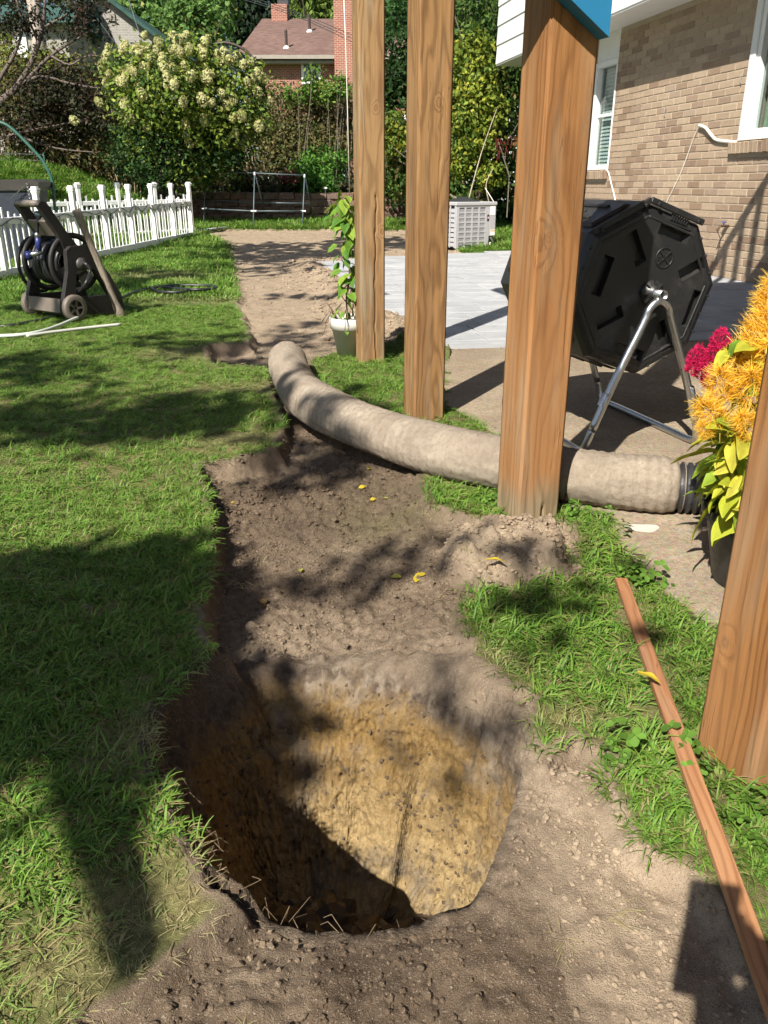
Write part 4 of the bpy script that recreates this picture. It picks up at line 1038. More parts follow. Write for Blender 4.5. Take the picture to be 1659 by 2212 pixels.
# stones laid beside the unit
M_FLAG = plain('flat_grey_stone', (.30, .28, .25), .9, .25, 10, bump=.4)
rs = random.Random(5)
for i, (u, v, w, lab) in enumerate(((.98, .15, .42, 'flat grey stone lying right of the air conditioner'), (1.25, .45, .5, 'long pale stone behind the air conditioner pipes'), (1.15, -.05, .3, 'small stone nearest the paving by the air conditioner'))):
    b = MB(); abox(b, u, u + w, v, v + .2, -.02, .07, .02); tag(b.obj('flat_stone', M_FLAG), lab, 'stone')

# ================================================================== retaining wall
def rock_block_material():
    m = NT('red_brown_split_block'); co = m.geo(); r = m.n('ObjectInfo', out=5)
    base = m.ramp(r, [(0, (.17, .105, .08)), (.4, (.225, .14, .105)), (.7, (.26, .17, .13)), (1, (.19, .135, .115))])
    n1 = m.noise(co, 14, 5, .6)
    base = m.mix(m.rng(n1, .35, .7, 0, .6), base, (.10, .075, .06))
    return m.set(Base_Color=base, Roughness=.95, Specular_IOR_Level=.15, Normal=m.bump(m.noise(co, 40, 5, .7), .8, .02))
M_BLOCK = rock_block_material()
rw = thing('retaining_wall', 'low red-brown block retaining wall at the back of the yard', 'wall', onT(620, 474))
wl0 = Vector(onT(395, 473)); wl1 = Vector(onT(690, 474)); wl2 = Vector(onT(905, 470))
blk = []
for sdn in range(4):
    b = MB(); b.box((0, 0, 0), (.37, .26, .152), None, .012)
    vs = []
    for v in b.v:
        vs.append((v[0] + rs.uniform(-.008, .008), v[1] + (rs.uniform(-.03, .012) if v[1] < 0 else 0), v[2] + rs.uniform(-.004, .004)))
    b.v = vs; me = b.mesh('block'); fixn(me); me.materials.append(M_BLOCK); blk.append(me)
def run_blocks(a, c, off, courses=4):
    d = (c - a); L = math.hypot(d.x, d.y); d2 = Vector((d.x / L, d.y / L)); yaw = math.atan2(d2.y, d2.x); nrm_ = Vector((-d2.y, d2.x))
    for j in range(courses):
        s = (.19 if j % 2 else 0) + off
        while s < L:
            x, y = a.x + d2.x * s + nrm_.x * j * .03, a.y + d2.y * s + nrm_.y * j * .03
            z0 = a.z + (c.z - a.z) * s / L
            o = link('block', rs.choice(blk), M_BLOCK, rw); place(o, (x, y, z0 + .05 + j * .158), (0, 0, yaw + rs.uniform(-.03, .03))); s += .38
    bb = MB(); m_ = Vector((a.x + nrm_.x * .14, a.y + nrm_.y * .14)); e_ = Vector((c.x + nrm_.x * .14, c.y + nrm_.y * .14))
    return m_, e_, nrm_
r1 = run_blocks(wl0, wl1, 0); r2 = run_blocks(wl1, wl2, .1)
M_BED = plain('bed_mulch', (.06, .042, .03), .95, .3, 14, bump=.6, bscale=30)
b = MB()
zt = wl1.z + .57
b.add([(wl0.x - .3, wl0.y + .2, zt), (wl1.x, wl1.y + .2, zt), (wl2.x + .3, wl2.y + .2, zt), (wl2.x + 2.5, wl2.y + 5, zt + .3), (wl0.x - .5, wl0.y + 5, zt + .3),
       (wl0.x - .3, wl0.y + .2, -.3), (wl1.x, wl1.y + .2, -.3), (wl2.x + .3, wl2.y + .2, -.3), (wl2.x + 2.5, wl2.y + 5, -.3), (wl0.x - .5, wl0.y + 5, -.3)],
      [(0, 1, 2, 3, 4), (0, 5, 6, 1), (1, 6, 7, 2), (2, 7, 8, 3), (3, 8, 9, 4), (4, 9, 5, 0)])
struct(b.obj('planting_bed', M_BED))
p = Vector((*at(703, 425, wl1.y + .1)[:2], zt + .16)); b = MB(); b.lathe([(.012, 0), (.012, .1), (.06, .11), (.06, .135), (.035, .15), (.001, .155)], 14, p - Vector((0, 0, .155)))
tag(b.obj('path_light', M_WHITE, None, True), 'small white mushroom-shaped light on the retaining wall', 'light')

# ================================================================== pipe trellis frame
M_PVC = plain('grey_green_pvc', (.07, .095, .105), .45, .15, 6)
M_PVCJ = plain('white_pvc', (.62, .63, .62), .45, .08, 8)
tr = thing('trellis_frame', 'grey pipe A-frame trellis standing before the retaining wall', 'trellis', onT(547, 494))
tops = []; 
fl = [Vector(onT(440, 487)), Vector(onT(547, 493)), Vector(onT(653, 491))]
tp = [Vector(at(444, 371, fl[0].y + .45)), Vector(at(550, 374, fl[1].y + .55)), Vector(at(658, 379, fl[2].y + .5))]
bk = [Vector((tp[i].x + .1, tp[i].y + 1.0, T1(tp[i].x, tp[i].y + 1.0))) for i in range(3)]
def pv(a, c, nm='pipe', mt=None, r=.015): bb = MB(); bb.tube([a, c], r, 8); return bb.obj(nm, mt or M_PVC, tr, True)
for i in range(3):
    pv(fl[i], tp[i], 'leg'); pv(bk[i], tp[i], 'leg')
    bb = MB(); dj = (tp[i] - fl[i]).normalized(); bb.tube([tp[i] - dj * .05, tp[i] + Vector((0, 0, .02))], .02, 8); bb.obj('joint', M_PVCJ, tr)
for i in range(2):
    pv(tp[i], tp[i + 1], 'top_rail'); pv(fl[i].lerp(tp[i], .31), fl[i + 1].lerp(tp[i + 1], .31), 'front_rail'); pv(bk[i].lerp(tp[i], .42), bk[i + 1].lerp(tp[i + 1], .42), 'rear_rail')
for i in range(3):
    j_ = fl[i].lerp(tp[i], .31); bb = MB(); bb.tube([j_ - Vector((.06, 0, 0)), j_ + Vector((.06, 0, 0))], .019, 8); bb.obj('joint', M_PVCJ, tr)
a = Vector(onT(418, 503)); c = Vector(onT(495, 494)); b = MB(); b.tube([a + Vector((0, 0, .03)), c + Vector((0, 0, .03))], .024, 8)
tag(b.obj('loose_pipe', M_PVCJ, None, True), 'loose white pipe lying in grass between fence and trellis', 'pipe')

# ================================================================== white picket fence
M_PICK = plain('white_pvc_fence', (.80, .80, .80), .35, .04, 5)
def picket_mesh(w, h, t=.02):
    b = MB(); k = 6
    out = [(-w / 2, 0), (w / 2, 0), (w / 2, h - w * .45)] + [(w / 2 * math.cos(a), h - w * .45 + w * .45 * math.sin(a)) for a in [math.pi * i / k for i in range(1, k)]] + [(-w / 2, h - w * .45)]
    b.prism(out, -t / 2, t / 2, lambda p, q, s: (p, s, q)); me = b.mesh('picket'); fixn(me); me.materials.append(M_PICK); return me
pick_cache = {}
def cap_mesh():
    b = MB()
    b.box((0, 0, .005), (.07, .07, .02), None, .004); b.box((0, 0, .03), (.085, .085, .03), None, .006); b.box((0, 0, .055), (.098, .098, .016), None, .005); b.box((0, 0, .075), (.075, .075, .024), None, .008)
    me = b.mesh('post_cap'); fixn(me); me.materials.append(M_PICK); return me
CAPM = cap_mesh()
def fence(a, c, nbay, per, lab, hp=.86, zrail=.60, zlow=.045, scallop=.14):
    a, c = Vector(a), Vector(c); d = c - a; L = math.hypot(d.x, d.y); yaw = math.atan2(d.y, d.x)
    f = thing('picket_fence', lab, 'fence', a)
    def P(s, off=0.0, z=0.0):
        q = a + d * s; return Vector((q.x + math.sin(yaw) * off, q.y - math.cos(yaw) * off, q.z + z))
    for z, h in ((zrail, .075), (zlow, .085)):
        b = MB(); b.bar(P(-.005, .014, z), P(1.005, .014, z), .05, h, (0, 0, 1), .006); b.obj('rail', M_PICK, f)
    for i in range(nbay + 1):
        s = i / nbay
        b = MB(); b.box(P(s, .014, hp / 2 - .03), (.062, .062, hp + .06), Matrix.Rotation(yaw, 3, 'Z'), .004); b.obj('post', M_PICK, f)
        o = link('post_cap', CAPM, M_PICK, f); place(o, P(s, .014, hp), (0, 0, yaw))
        if i < nbay:
            for k in range(per):
                t = (k + 1) / (per + 1); hh = round(hp - .04 - scallop * math.sin(math.pi * t), 2)
                if hh not in pick_cache: pick_cache[hh] = picket_mesh(.034, hh, .012)
                o = link('picket', pick_cache[hh], M_PICK, f); place(o, P(s + t / nbay, .014, -.02), (0, 0, yaw))
    for i in range(0, nbay + 1):
        b = MB(); b.tube([P(min(1, i / nbay + .02), -.02, .02), P(min(1, i / nbay + .02), -.02, -.15)], .012, 6); b.obj('stake', M_PICK, f)
    return P
fa = Vector(onT(-95, 622)); fc = Vector(onT(414, 511))
FP = fence(fa, fc, 8, 6, 'long white picket fence in front, behind the hose reel', .87)
ba = Vector(onT(92, 522)); bc = Vector(onT(404, 508)) + Vector((0, .45, 0)); ba.z = T1(ba.x, ba.y); bc.z = T1(bc.x, bc.y)
FP2 = fence(ba, bc, 4, 5, 'shaded white picket fence run behind the front one', .86)
# string of bulbs along the front fence
M_WIRE = plain('dark_green_wire', (.02, .03, .03), .5, .2, 20)
pts = []; bulbs = []
for i in range(49):
    s = i / 48; pts.append(FP(s, .055, .63 + .045 * math.sin(i * 1.7) - .05 * abs(math.sin(i * .9)))); 
    if i % 2: bulbs.append(pts[-1])
sl = thing('string_lights', 'dark string of little round bulbs draped along the front picket fence', 'string lights', pts[0])
b = MB(); b.tube(spline(pts, 3), .005, 5); b.obj('wire', M_WIRE, sl, True)
M_BULB = NT('clear_bulb').set(Base_Color=(.75, .74, .68), Roughness=.15, Transmission_Weight=.3)
b = MB(); b.lathe([(.001, 0), (.012, .006), (.024, .025), (.024, .038), (.012, .055), (.011, .075)], 10, (0, 0, -.075)); bume = b.mesh('bulb', True); bume.materials.append(M_BULB)
for q in bulbs: o = link('bulb', bume, M_BULB, sl); place(o, q)

# ================================================================== hose reel cart
M_RB = plain('dark_brown_plastic', (.015, .013, .0125), .62, .2, 12)
M_RT = plain('taupe_plastic', (.15, .125, .105), .55, .12, 10)
M_HOSE = plain('black_hose', (.018, .018, .02), .4, .2, 30)
M_GREYP = plain('grey_disc_plastic', (.055, .05, .048), .45, .15, 10)
nwp = Vector(onT(157, 694)); ea = Vector((.82, -.57, 0)); ep = Vector((.57, .82, 0)); RO = nwp - ea * .2
reel = thing('hose_reel', 'dark brown hose reel cart with taupe wheels in front of the fence', 'hose reel', RO)
def RP(p, a, z): return RO + (ep * p + ea * a + Vector((0, 0, z))) * 1.06
for a_, nm in ((.2, 'near'), (-.24, 'far')):
    sgn = 1 if a_ > 0 else -1
    for th, o in ((.022, 0),):
        out = [(-.03, .06), (.42, .0), (.46, .015), (.43, .15), (.20, .50), (.05, .53), (-.005, .50), (-.07, .14)]
        win_ = [(.045, .19), (.33, .165), (.285, .27), (.16, .345), (.07, .29)]
        b = MB()
        # side frame: lower skirt, two struts and a bearing plate around an open window
        fr = lambda p, q, t: RP(p, t, q)
        b.prism([(-.03, .06), (.42, .0), (.46, .015), (.44, .16), (-.065, .17), (-.07, .14)], a_ - th, a_ + th, fr)
        b.prism([(-.065, .17), (.03, .175), (.07, .36), (.0, .36)], a_ - th, a_ + th, fr)
        b.prism([(.33, .165), (.44, .16), (.31, .36), (.22, .36)], a_ - th, a_ + th, fr)
        b.prism([(.0, .36), (.31, .36), (.20, .50), (.17, .53), (.05, .53), (.01, .50)], a_ - th, a_ + th, fr)
        sp_ = b.obj('side_frame', M_RB, reel)
    # handle arm
    b = MB(); b.prism([(.04, .48), (.15, .52), (.06, .64), (-.06, .825), (-.10, .84), (-.13, .81), (-.01, .62)], (.15 if a_ > 0 else -.10) - .026, (.15 if a_ > 0 else -.10) + .02, lambda p, q, t: RP(p, t, q)); b.obj('handle_arm', M_RB, reel)
    # wheel
    wc = RP(0, a_ + sgn * .035, .1)
    b = MB(); b.lathe([(.06, -.022), (.095, -.026), (.102, -.018), (.102, .018), (.095, .026), (.06, .022)], 28, wc, ea); wh = b.obj('wheel', M_RT, reel, True)
    b = MB(); b.lathe([(.001, -.006), (.06, -.004), (.06, .004), (.001, .012)], 24, wc, ea); b.obj('hub_disc', M_RB, wh)
    for k in range(5):
        a2 = k * 2 * math.pi / 5; e_ = ep * math.cos(a2) + Vector((0, 0, math.sin(a2))); b = MB(); b.bar(wc + ea * sgn * .012 + e_ * .012, wc + ea * sgn * .012 + e_ * .066, .016, .012, ea); b.obj('spoke', M_RT, wh)
b = MB(); b.tube([RP(-.105, -.12, .82), RP(-.105, .165, .82)], .026, 12); b.obj('grip', M_RT, reel, True)
b = MB(); b.prism([(-.07, .70), (.0, .60), (.012, .612), (-.06, .712)], -.08, .13, lambda p, q, t: RP(p, t, q)); b.obj('cross_tray', M_RT, reel)
b = MB(); b.prism([(-.085, .07), (-.04, .05), (-.035, .16), (-.075, .165)], -.215, .175, lambda p, q, t: RP(p, t, q)); b.obj('foot_board', M_RT, reel)
rc = (.115, .345 + .06)
for a_, big in ((.145, 1), (-.185, 1)):
    c_ = RP(rc[0], a_, rc[1])
    b = MB(); b.lathe([(.185, -.012), (.222, -.014), (.228, 0), (.222, .014), (.185, .012), (.185, -.012)], 40, c_, ea); dsk = b.obj('reel_flange', M_RB, reel, True)
    b = MB(); b.lathe([(.001, -.006), (.085, -.008), (.085, .008), (.001, .006)], 30, c_, ea); b.obj('flange_hub', M_GREYP, dsk)
    for k in range(4):
        a2 = k * math.pi / 2 + .6; b = MB(); out = []
        for (r_, da) in ((.07, -.5), (.195, -.34), (.195, .34), (.07, .5)): out.append((rc[0] + r_ * math.cos(a2 + da), rc[1] + r_ * math.sin(a2 + da)))
        b.prism(out, a_ - .005, a_ + .005, lambda p, q, t: RP(p, t, q)); b.obj('flange_spoke', M_GREYP, dsk)
hc = MB(); pts = []
for i in range(220):
    t = i / 219; a2 = t * 2 * math.pi * 13; lay = int(t * 13) // 8
    aa = -.165 + .29 * (abs(((t * 13) % 16) - 8) / 8)
    pts.append(RP(rc[0] + (.125 + .028 * lay + .004 * math.sin(i)) * math.cos(a2), aa, rc[1] + (.125 + .028 * lay) * math.sin(a2)))
hc.tube(pts, .0155, 8); hc.obj('wound_hose', M_HOSE, reel, True)
b = MB(); b.lathe([(.10, -.165), (.10, .125)], 24, RP(rc[0], 0, rc[1]), ea); b.obj('drum', M_RB, reel, True)
b = MB(); b.lathe([(.046, 0), (.046, .014), (.03, .018), (.018, .03), (.001, .032)], 20, RP(rc[0], .222, rc[1]), ea); b.obj('hose_inlet', M_GREYP, reel, True)
b = MB(); cr = [RP(rc[0] + .165 * math.cos(k * 2 * math.pi / 36), -.315, rc[1] - .03 + .20 * math.sin(k * 2 * math.pi / 36)) for k in range(36)]
b.tube(cr, .014, 8, closed=True); b.obj('crank_ring', M_RB, reel, True)
b = MB(); h0 = RP(rc[0], .235, rc[1]); b.tube(spline([h0, h0 + ea * .05, h0 + ea * .07 + Vector((0, 0, -.06)) + ep * .01, Vector(at(180, 620, h0.y - .12)), Vector(onT(150, 672)) + Vector((0, -.1, .05)), Vector(onT(110, 690)) + Vector((0, 0, .02)), Vector(onT(60, 702)) + Vector((0, 0, .018)), Vector(onT(10, 708)) + Vector((0, 0, .012)), Vector(onT(-40, 706)) + Vector((0, 0, .012))], 6), .0135, 8); b.obj('feed_hose', M_HOSE, reel, True)
b = MB(); q0 = RP(.18, .1, .45); b.tube(spline([RP(.34, -.05, .45), RP(.46, .0, .34), RP(.55, .0, .2), RP(.55, .0, .08), RP(.5, -.02, .03), RP(.42, .05, .12)], 6), .0135, 8); b.obj('outlet_hose', M_HOSE, reel, True)
# spray nozzle hooked on the tray
M_NOZB = plain('blue_nozzle_plastic', (.02, .03, .14), .4, .15, 20)
nz = RP(-.10, -.05, .62); ns = thing('spray_nozzle', 'blue and chrome spray nozzle hanging from the hose reel', 'nozzle', nz)
def NPt(x, y, dy=-.02): return Vector(at(x, y, nz.y + dy))
b = MB(); b.tube(spline([NPt(95, 463), NPt(86, 468), NPt(81, 482), NPt(80, 503)], 5), .013, 8); b.obj('hose_tail', M_HOSE, ns, True)
b = MB(); b.lathe([(.018, 0), (.022, .004), (.022, .03), (.016, .034)], 12, NPt(80, 503), (0, 0, -1)); b.obj('collar', M_STEEL, ns, True)
b = MB(); b.tube([NPt(81, 511), NPt(83, 525), NPt(85, 542)], [.02, .024, .02], 10); b.obj('grip', M_NOZB, ns, True)
b = MB(); b.tube([NPt(90, 545), NPt(72, 549), NPt(66, 551)], [.017, .02, .022], 10); b.obj('barrel', M_STEEL, ns, True)
b = MB(); b.tube([NPt(67, 551), NPt(58, 553)], [.03, .036], 12); b.obj('head', M_NOZB, ns, True)
b = MB(); b.tube([NPt(77, 462), NPt(99, 462)], .022, 8); b.obj('trigger', plain('slate_plastic', (.08, .11, .13), .4, .2, 20), ns, True)
# old wooden handle leaning on the reel
a = Vector(onT(262, 684)); c = Vector(at(164, 452, 6.62))
M_OLDW = wood('grey_weathered_handle', (.29, .25, .20), (.13, .105, .08), (), (0, .02), 120, .6, 0, 23.)
rr = [.055, .036, .027, .026, .025, .027, .033, .034]; tt = [-.02, .06, .16, .3, .6, .8, .95, 1]
b = MB(); b.tube([a.lerp(c, t) for t in tt], rr, 12); tag(b.obj('long_tool_shaft', M_OLDW, None, True), 'long grey weathered wooden tool handle leaning against the hose reel', 'tool handle')
# hoses and pipes on the lawn
def lay(pxs, r, mt, nm, lab, cat, lift=0.0, k=6):
    P = [Vector(onT(x, y)) + Vector((0, 0, r + lift)) for x, y in pxs]
    b = MB(); b.tube(spline(P, k), r, 10); return tag(b.obj(nm, mt, None, True), lab, cat)
lay([(262, 656), (300, 640), (350, 630), (400, 627), (455, 628), (468, 633), (430, 637), (380, 634), (345, 630), (330, 634), (350, 642), (395, 642), (408, 637)], .014, M_HOSE, 'garden_hose', 'black garden hose looped on the lawn right of the reel', 'hose', .035)
lay([(-30, 737), (40, 734), (85, 727), (130, 712), (175, 693), (222, 682)], .0125, plain('pale_green_hose', (.55, .58, .53), .5, .08, 10), 'pale_hose', 'pale hose curving on the lawn up to the reel', 'hose', .02)
lay([(60, 739), (110, 731), (190, 721), (262, 713)], .0115, plain('pale_pipe', (.50, .50, .45), .55, .1, 10), 'pale_pipe', 'thin straight pale pipe lying on the lawn below the pale hose', 'pipe', .03)

# ================================================================== garden hoop and dark bin behind the fence
M_GRN = plain('green_coated_steel', (.03, .10, .075), .45, .2, 12)
gy = 12.4
hoop = thing('garden_hoop', 'tall green metal hoop arching behind the fence at far left', 'trellis', (at(118, 440, gy)[0], gy, T1(at(118, 440, gy)[0], gy)))
b = MB(); b.tube(spline([at(-60, 250, gy), at(0, 264, gy), at(28, 280, gy), at(70, 322, gy), at(95, 352, gy), at(112, 389, gy), at(117, 430, gy), (*at(119, 520, gy)[:2], -.1)], 6), .022, 8); b.obj('arch', M_GRN, hoop, True)
b = MB(); b.tube([at(-60, 391, gy), at(112, 394, gy)], .018, 8); b.obj('cross_bar', M_GRN, hoop, True)
bn = at(30, 440, gy - .35)
M_BIN = plain('dark_navy_bin', (.016, .022, .035), .5, .2, 10)
binn = thing('garden_bin', 'dark trough-shaped bin hanging in the green hoop behind the fence', 'bin', (bn[0], bn[1], 0))
def BP(x, y, t): q = at(x, y, gy - .5); return Vector((q[0], q[1] + t, q[2]))
b = MB(); b.prism([(-60, 389), (60, 387), (84, 393), (80, 411), (-60, 412)], 0, .5, BP); b.obj('lid', plain('brown_black_lid', (.03, .026, .022), .5, .2, 10), binn)
b = MB(); b.prism([(-60, 413), (74, 412), (66, 585), (-60, 592)], .03, .47, BP); b.obj('body', M_BIN, binn)
M_CHAIN = steel('chain', (.4, .4, .4), .4)
for (x0, y0, x1, y1) in ((60, 396, 66, 428), (60, 396, 25, 430)):
    for k in range(8):
        t = (k + .5) / 8; q = BP(x0 + (x1 - x0) * t, y0 + (y1 - y0) * t, -.03); b = MB()
        e1 = Vector((.012, 0, 0)) if k % 2 else Vector((0, .012, 0)); dn = (BP(x1, y1, -.03) - BP(x0, y0, -.03)) / 8
        b.tube([q + e1 * math.cos(a2) + dn * .62 * math.sin(a2) for a2 in [i * math.pi / 4 for i in range(8)]], .0035, 5, closed=True); b.obj('chain_link', M_CHAIN, binn)
# wire fence on the far bank
wf_ = thing('wire_fence', 'low wire fence with thin strands on the grassy bank at far left', 'fence', onT(90, 372))
for y0 in (333, 346, 357, 367):
    b = MB(); b.tube([at(-40, y0 - 4, 19.5), at(60, y0, 19.5), at(95, y0 + 1, 19.5)], .007, 5); b.obj('strand', M_CHAIN, wf_)
for x0 in (94, 20):
    b = MB(); q = at(x0, 330, 19.5); b.tube([q, (q[0], q[1], T1(q[0], q[1]) - .1)], .02, 6); b.obj('post', M_GRN, wf_)
# ================================================================== foliage
def leaf_material(name, trans=.35, rough=.6):
    m = NT(name); a = m.attr('col', 0)
    t = m.t; out = m.out
    m.set(Base_Color=a, Roughness=rough, Specular_IOR_Level=.22)
    tr = t.nodes.new('ShaderNodeBsdfTranslucent'); t.links.new(a, tr.inputs[0])
    mx = t.nodes.new('ShaderNodeMixShader'); mx.inputs[0].default_value = trans
    t.links.new(m.b.outputs[0], mx.inputs[1]); t.links.new(tr.outputs[0], mx.inputs[2]); t.links.new(mx.outputs[0], out.inputs[0])
    return m.m
M_LEAF = leaf_material('leaf')
M_PETAL = leaf_material('petal', .3, .7)
def bark(name, col): return plain(name, col, .9, .3, 18, bump=.5, bscale=40)
M_BARK = bark('grey_bark', (.16, .13, .10)); M_DBARK = bark('dark_bark', (.06, .048, .04))
def leaves(lobes, n, size, pal, seed=0, clump=.22, per=22, aspect=.55, up=.45, shell=.55, droop=0.0, jit=.12):
    """leaf faces gathered in clumps through ellipsoid lobes [(centre, radii)]; pal: [(weight, rgb)]"""
    r = np.random.default_rng(seed)
    L = np.array([list(c) + list(rad) for c, rad in lobes], float)
    w = L[:, 3] * L[:, 4] * L[:, 5]; w = w ** .67; w /= w.sum()
    nc = max(1, n // per)
    li = r.choice(len(L), nc, p=w)
    d = r.normal(size=(nc, 3)); d /= np.linalg.norm(d, axis=1)[:, None]
    rad = (shell + (1 - shell) * r.random(nc) ** .6)[:, None]
    cc = L[li, :3] + d * L[li, 3:] * rad
    ci = r.integers(0, nc, n)
    sg = L[li[ci], 3:].mean(1)[:, None] * clump
    p = cc[ci] + r.normal(size=(n, 3)) * sg * np.array([1, 1, .75])
    nr_ = d[ci] * .8 + r.normal(size=(n, 3)) * .7 + np.array([0, 0, up])
    nr_ /= np.linalg.norm(nr_, axis=1)[:, None]
    ax = r.normal(size=(n, 3)) + np.array([0, 0, -droop]); ax -= nr_ * (ax * nr_).sum(1)[:, None]; ax /= np.linalg.norm(ax, axis=1)[:, None]
    sd_ = np.cross(nr_, ax)
    s = size * (.65 + .7 * r.random(n))[:, None]
    a = p - ax * s * .5; b = p + ax * s * .5; m = p + ax * s * .02
    V = np.stack([a, m + sd_ * s * aspect * .5 - nr_ * s * .09, b - nr_ * s * .12, m - sd_ * s * aspect * .5 - nr_ * s * .09], 1).reshape(-1, 3)
    Fq = np.arange(n * 4).reshape(n, 4)
    pw = np.array([q[0] for q in pal]); pw = pw / pw.sum(); pc = np.array([q[1] for q in pal])
    ck = r.choice(len(pal), nc, p=pw)[ci]; one = r.choice(len(pal), n, p=pw); use = np.where(r.random(n) < .7, ck, one)
    col = pc[use] * (1 + r.normal(size=(n, 1)) * jit) * (1 + r.normal(size=(nc, 1)) * .12)[ci]
    return V, Fq, np.repeat(np.clip(col, .004, .95), 4, 0)
def crown(name, parts, mat, parent):
    V = np.concatenate([p[0] for p in parts]); o = 0; Fs = []; C = np.concatenate([p[2] for p in parts])
    for p in parts: Fs.append(p[1] + o); o += len(p[0])
    return link(name, npmesh(name, V, np.concatenate(Fs), False, C), mat, parent)
def limbs(base, tips, r0, seed=0, wob=.12, fork=.35):
    rr = random.Random(seed); b = MB(); base = Vector(base)
    for t in tips:
        t = Vector(t); d = t - base; k = 6
        pts = [base + d * (i / k) + Vector((rr.uniform(-1, 1), rr.uniform(-1, 1), rr.uniform(-.5, .5))) * d.length * wob * math.sin(math.pi * i / k) for i in range(k + 1)]
        sp_ = spline(pts, 3); b.tube(sp_, [r0 * (1 - .82 * i / (len(sp_) - 1)) for i in range(len(sp_))], 7)
        for q in range(2):
            s_ = sp_[int(len(sp_) * rr.uniform(.4, .75))]; e_ = s_ + (d.normalized() + Vector((rr.uniform(-.8, .8), rr.uniform(-.8, .8), rr.uniform(-.1, .8)))) * d.length * fork
            b.tube([s_, s_.lerp(e_, .5) + Vector((0, 0, .04)), e_], [r0 * .35, r0 * .22, r0 * .08], 5)
    return b
def A3(x, y, Y): return Vector(at(x, y, Y))
def px2m(Y): return (Y * _c + .3) / FOC            # metres per picture unit at distance Y
def lobe(x, y, Y, rx, ry, rz=None): s = px2m(Y); return (A3(x, y, Y), (rx * s, (rx if rz is None else rz) * s, ry * s))
GRN = [(3, (.055, .125, .02)), (2, (.085, .17, .03)), (1, (.03, .075, .015))]
DGR = [(3, (.022, .055, .014)), (2, (.035, .085, .02)), (1, (.05, .10, .025))]
YGR = [(3, (.26, .29, .03)), (2, (.16, .22, .03)), (1, (.34, .32, .05))]
OLV = [(3, (.12, .105, .035)), (2, (.08, .10, .03)), (2, (.16, .12, .05)), (1, (.05, .07, .02))]
def tree(name, lab, cat, base, tips, r0, parts, leafm=None, barkm=None, group=None, seed=0, crown_name='crown', trunk_name='trunk', wob=.12):
    t = thing(name, lab, cat, base, group)
    limbs(base, tips, r0, seed, wob).obj(trunk_name, barkm or M_BARK, t, True)
    crown(crown_name, parts, leafm or M_LEAF, t)
    return t
# --- hydrangea tree
Y = 19.0; gz = onT(345, 408)[2]
hb = Vector((A3(343, 408, Y).x, Y, terrain(np.array([A3(343, 408, Y).x]), np.array([Y]), False)[0]))
hl = [lobe(300, 165, Y, 70, 55), lobe(400, 150, Y, 85, 55), lobe(490, 190, Y + .2, 75, 60), lobe(530, 250, Y, 50, 60), lobe(370, 215, Y - .3, 110, 60), lobe(450, 270, Y, 80, 60), lobe(330, 290, Y + .3, 75, 65), lobe(420, 340, Y + .4, 90, 50)]
hpal = [(3, (.13, .21, .03)), (2, (.22, .29, .045)), (1.5, (.045, .09, .02)), (1, (.26, .29, .06))]
hlow = [lobe(360, 330, Y + .3, 110, 70), lobe(480, 320, Y + .2, 70, 70), lobe(300, 350, Y + .3, 50, 45)]
hyd = tree('hydrangea_tree', 'tall hydrangea bush covered in cream flower heads', 'bush', hb, [A3(300, 170, Y), A3(400, 150, Y), A3(480, 210, Y), A3(350, 220, Y - .2), A3(440, 290, Y)], .07,
           [leaves(hl, 19000, .10, hpal, 21), leaves(hlow, 6000, .09, DGR, 22)], None, M_DBARK)
def panicle_mesh(seed):
    r = np.random.default_rng(seed); n = 170
    u = r.random(n); h = u ** .8; d = r.normal(size=(n, 3)); d[:, 2] *= .3; d /= np.linalg.norm(d, axis=1)[:, None]
    rad = .52 * np.sin(np.pi * np.clip(h * .86 + .1, 0, 1)) ** .6
    p = np.column_stack([d[:, 0] * rad, d[:, 1] * rad, h * 1.25 - .5])
    nn = d + np.array([0, 0, .35]) + r.normal(size=(n, 3)) * .3; nn /= np.linalg.norm(nn, axis=1)[:, None]
    ax = np.cross(nn, r.normal(size=(n, 3))); ax /= np.linalg.norm(ax, axis=1)[:, None]; bx = np.cross(nn, ax); s = .135
    V = np.stack([p + ax * s, p + bx * s + nn * .03, p - ax * s, p - bx * s + nn * .03], 1).reshape(-1, 3)
    c = np.array([.50, .49, .235]) * (1 + r.normal(size=(n, 1)) * .10) * np.array([1, 1, 1]) + r.normal(size=(n, 3)) * .015
    me = npmesh('flower_head', V, np.arange(n * 4).reshape(n, 4), False, np.repeat(np.clip(c, .05, .85), 4, 0)); me.materials.append(M_PETAL); return me
pans = [panicle_mesh(s) for s in range(5)]
rh = random.Random(4)
spots = []
for c, rad in hl[:6]:
    for _ in range(30 if c.z > 2.6 else 13):
        d = Vector((rh.gauss(0, 1), -abs(rh.gauss(.6, .6)), rh.gauss(.35, .8))).normalized()
        spots.append(Vector((c.x + d.x * rad[0] * 1.02, c.y + d.y * rad[1] * 1.0, c.z + d.z * rad[2] * 1.02)))
for (x, y) in ((468 * .36, 205 * .36),): pass
spots += [A3(312, 78, Y), A3(345, 95, Y), A3(235, 105, Y), A3(228, 135, Y), A3(575, 255, Y), A3(580, 222, Y), A3(560, 275, Y - .4), A3(215, 222, Y - .3), A3(162, 262, Y - .4)]
for q in spots:
    o = link('flower_head', rh.choice(pans), M_PETAL, hyd)
    place(o, q, (rh.uniform(-.7, .7), rh.uniform(-.7, .7), rh.uniform(0, 6.2)), rh.uniform(.12, .20))
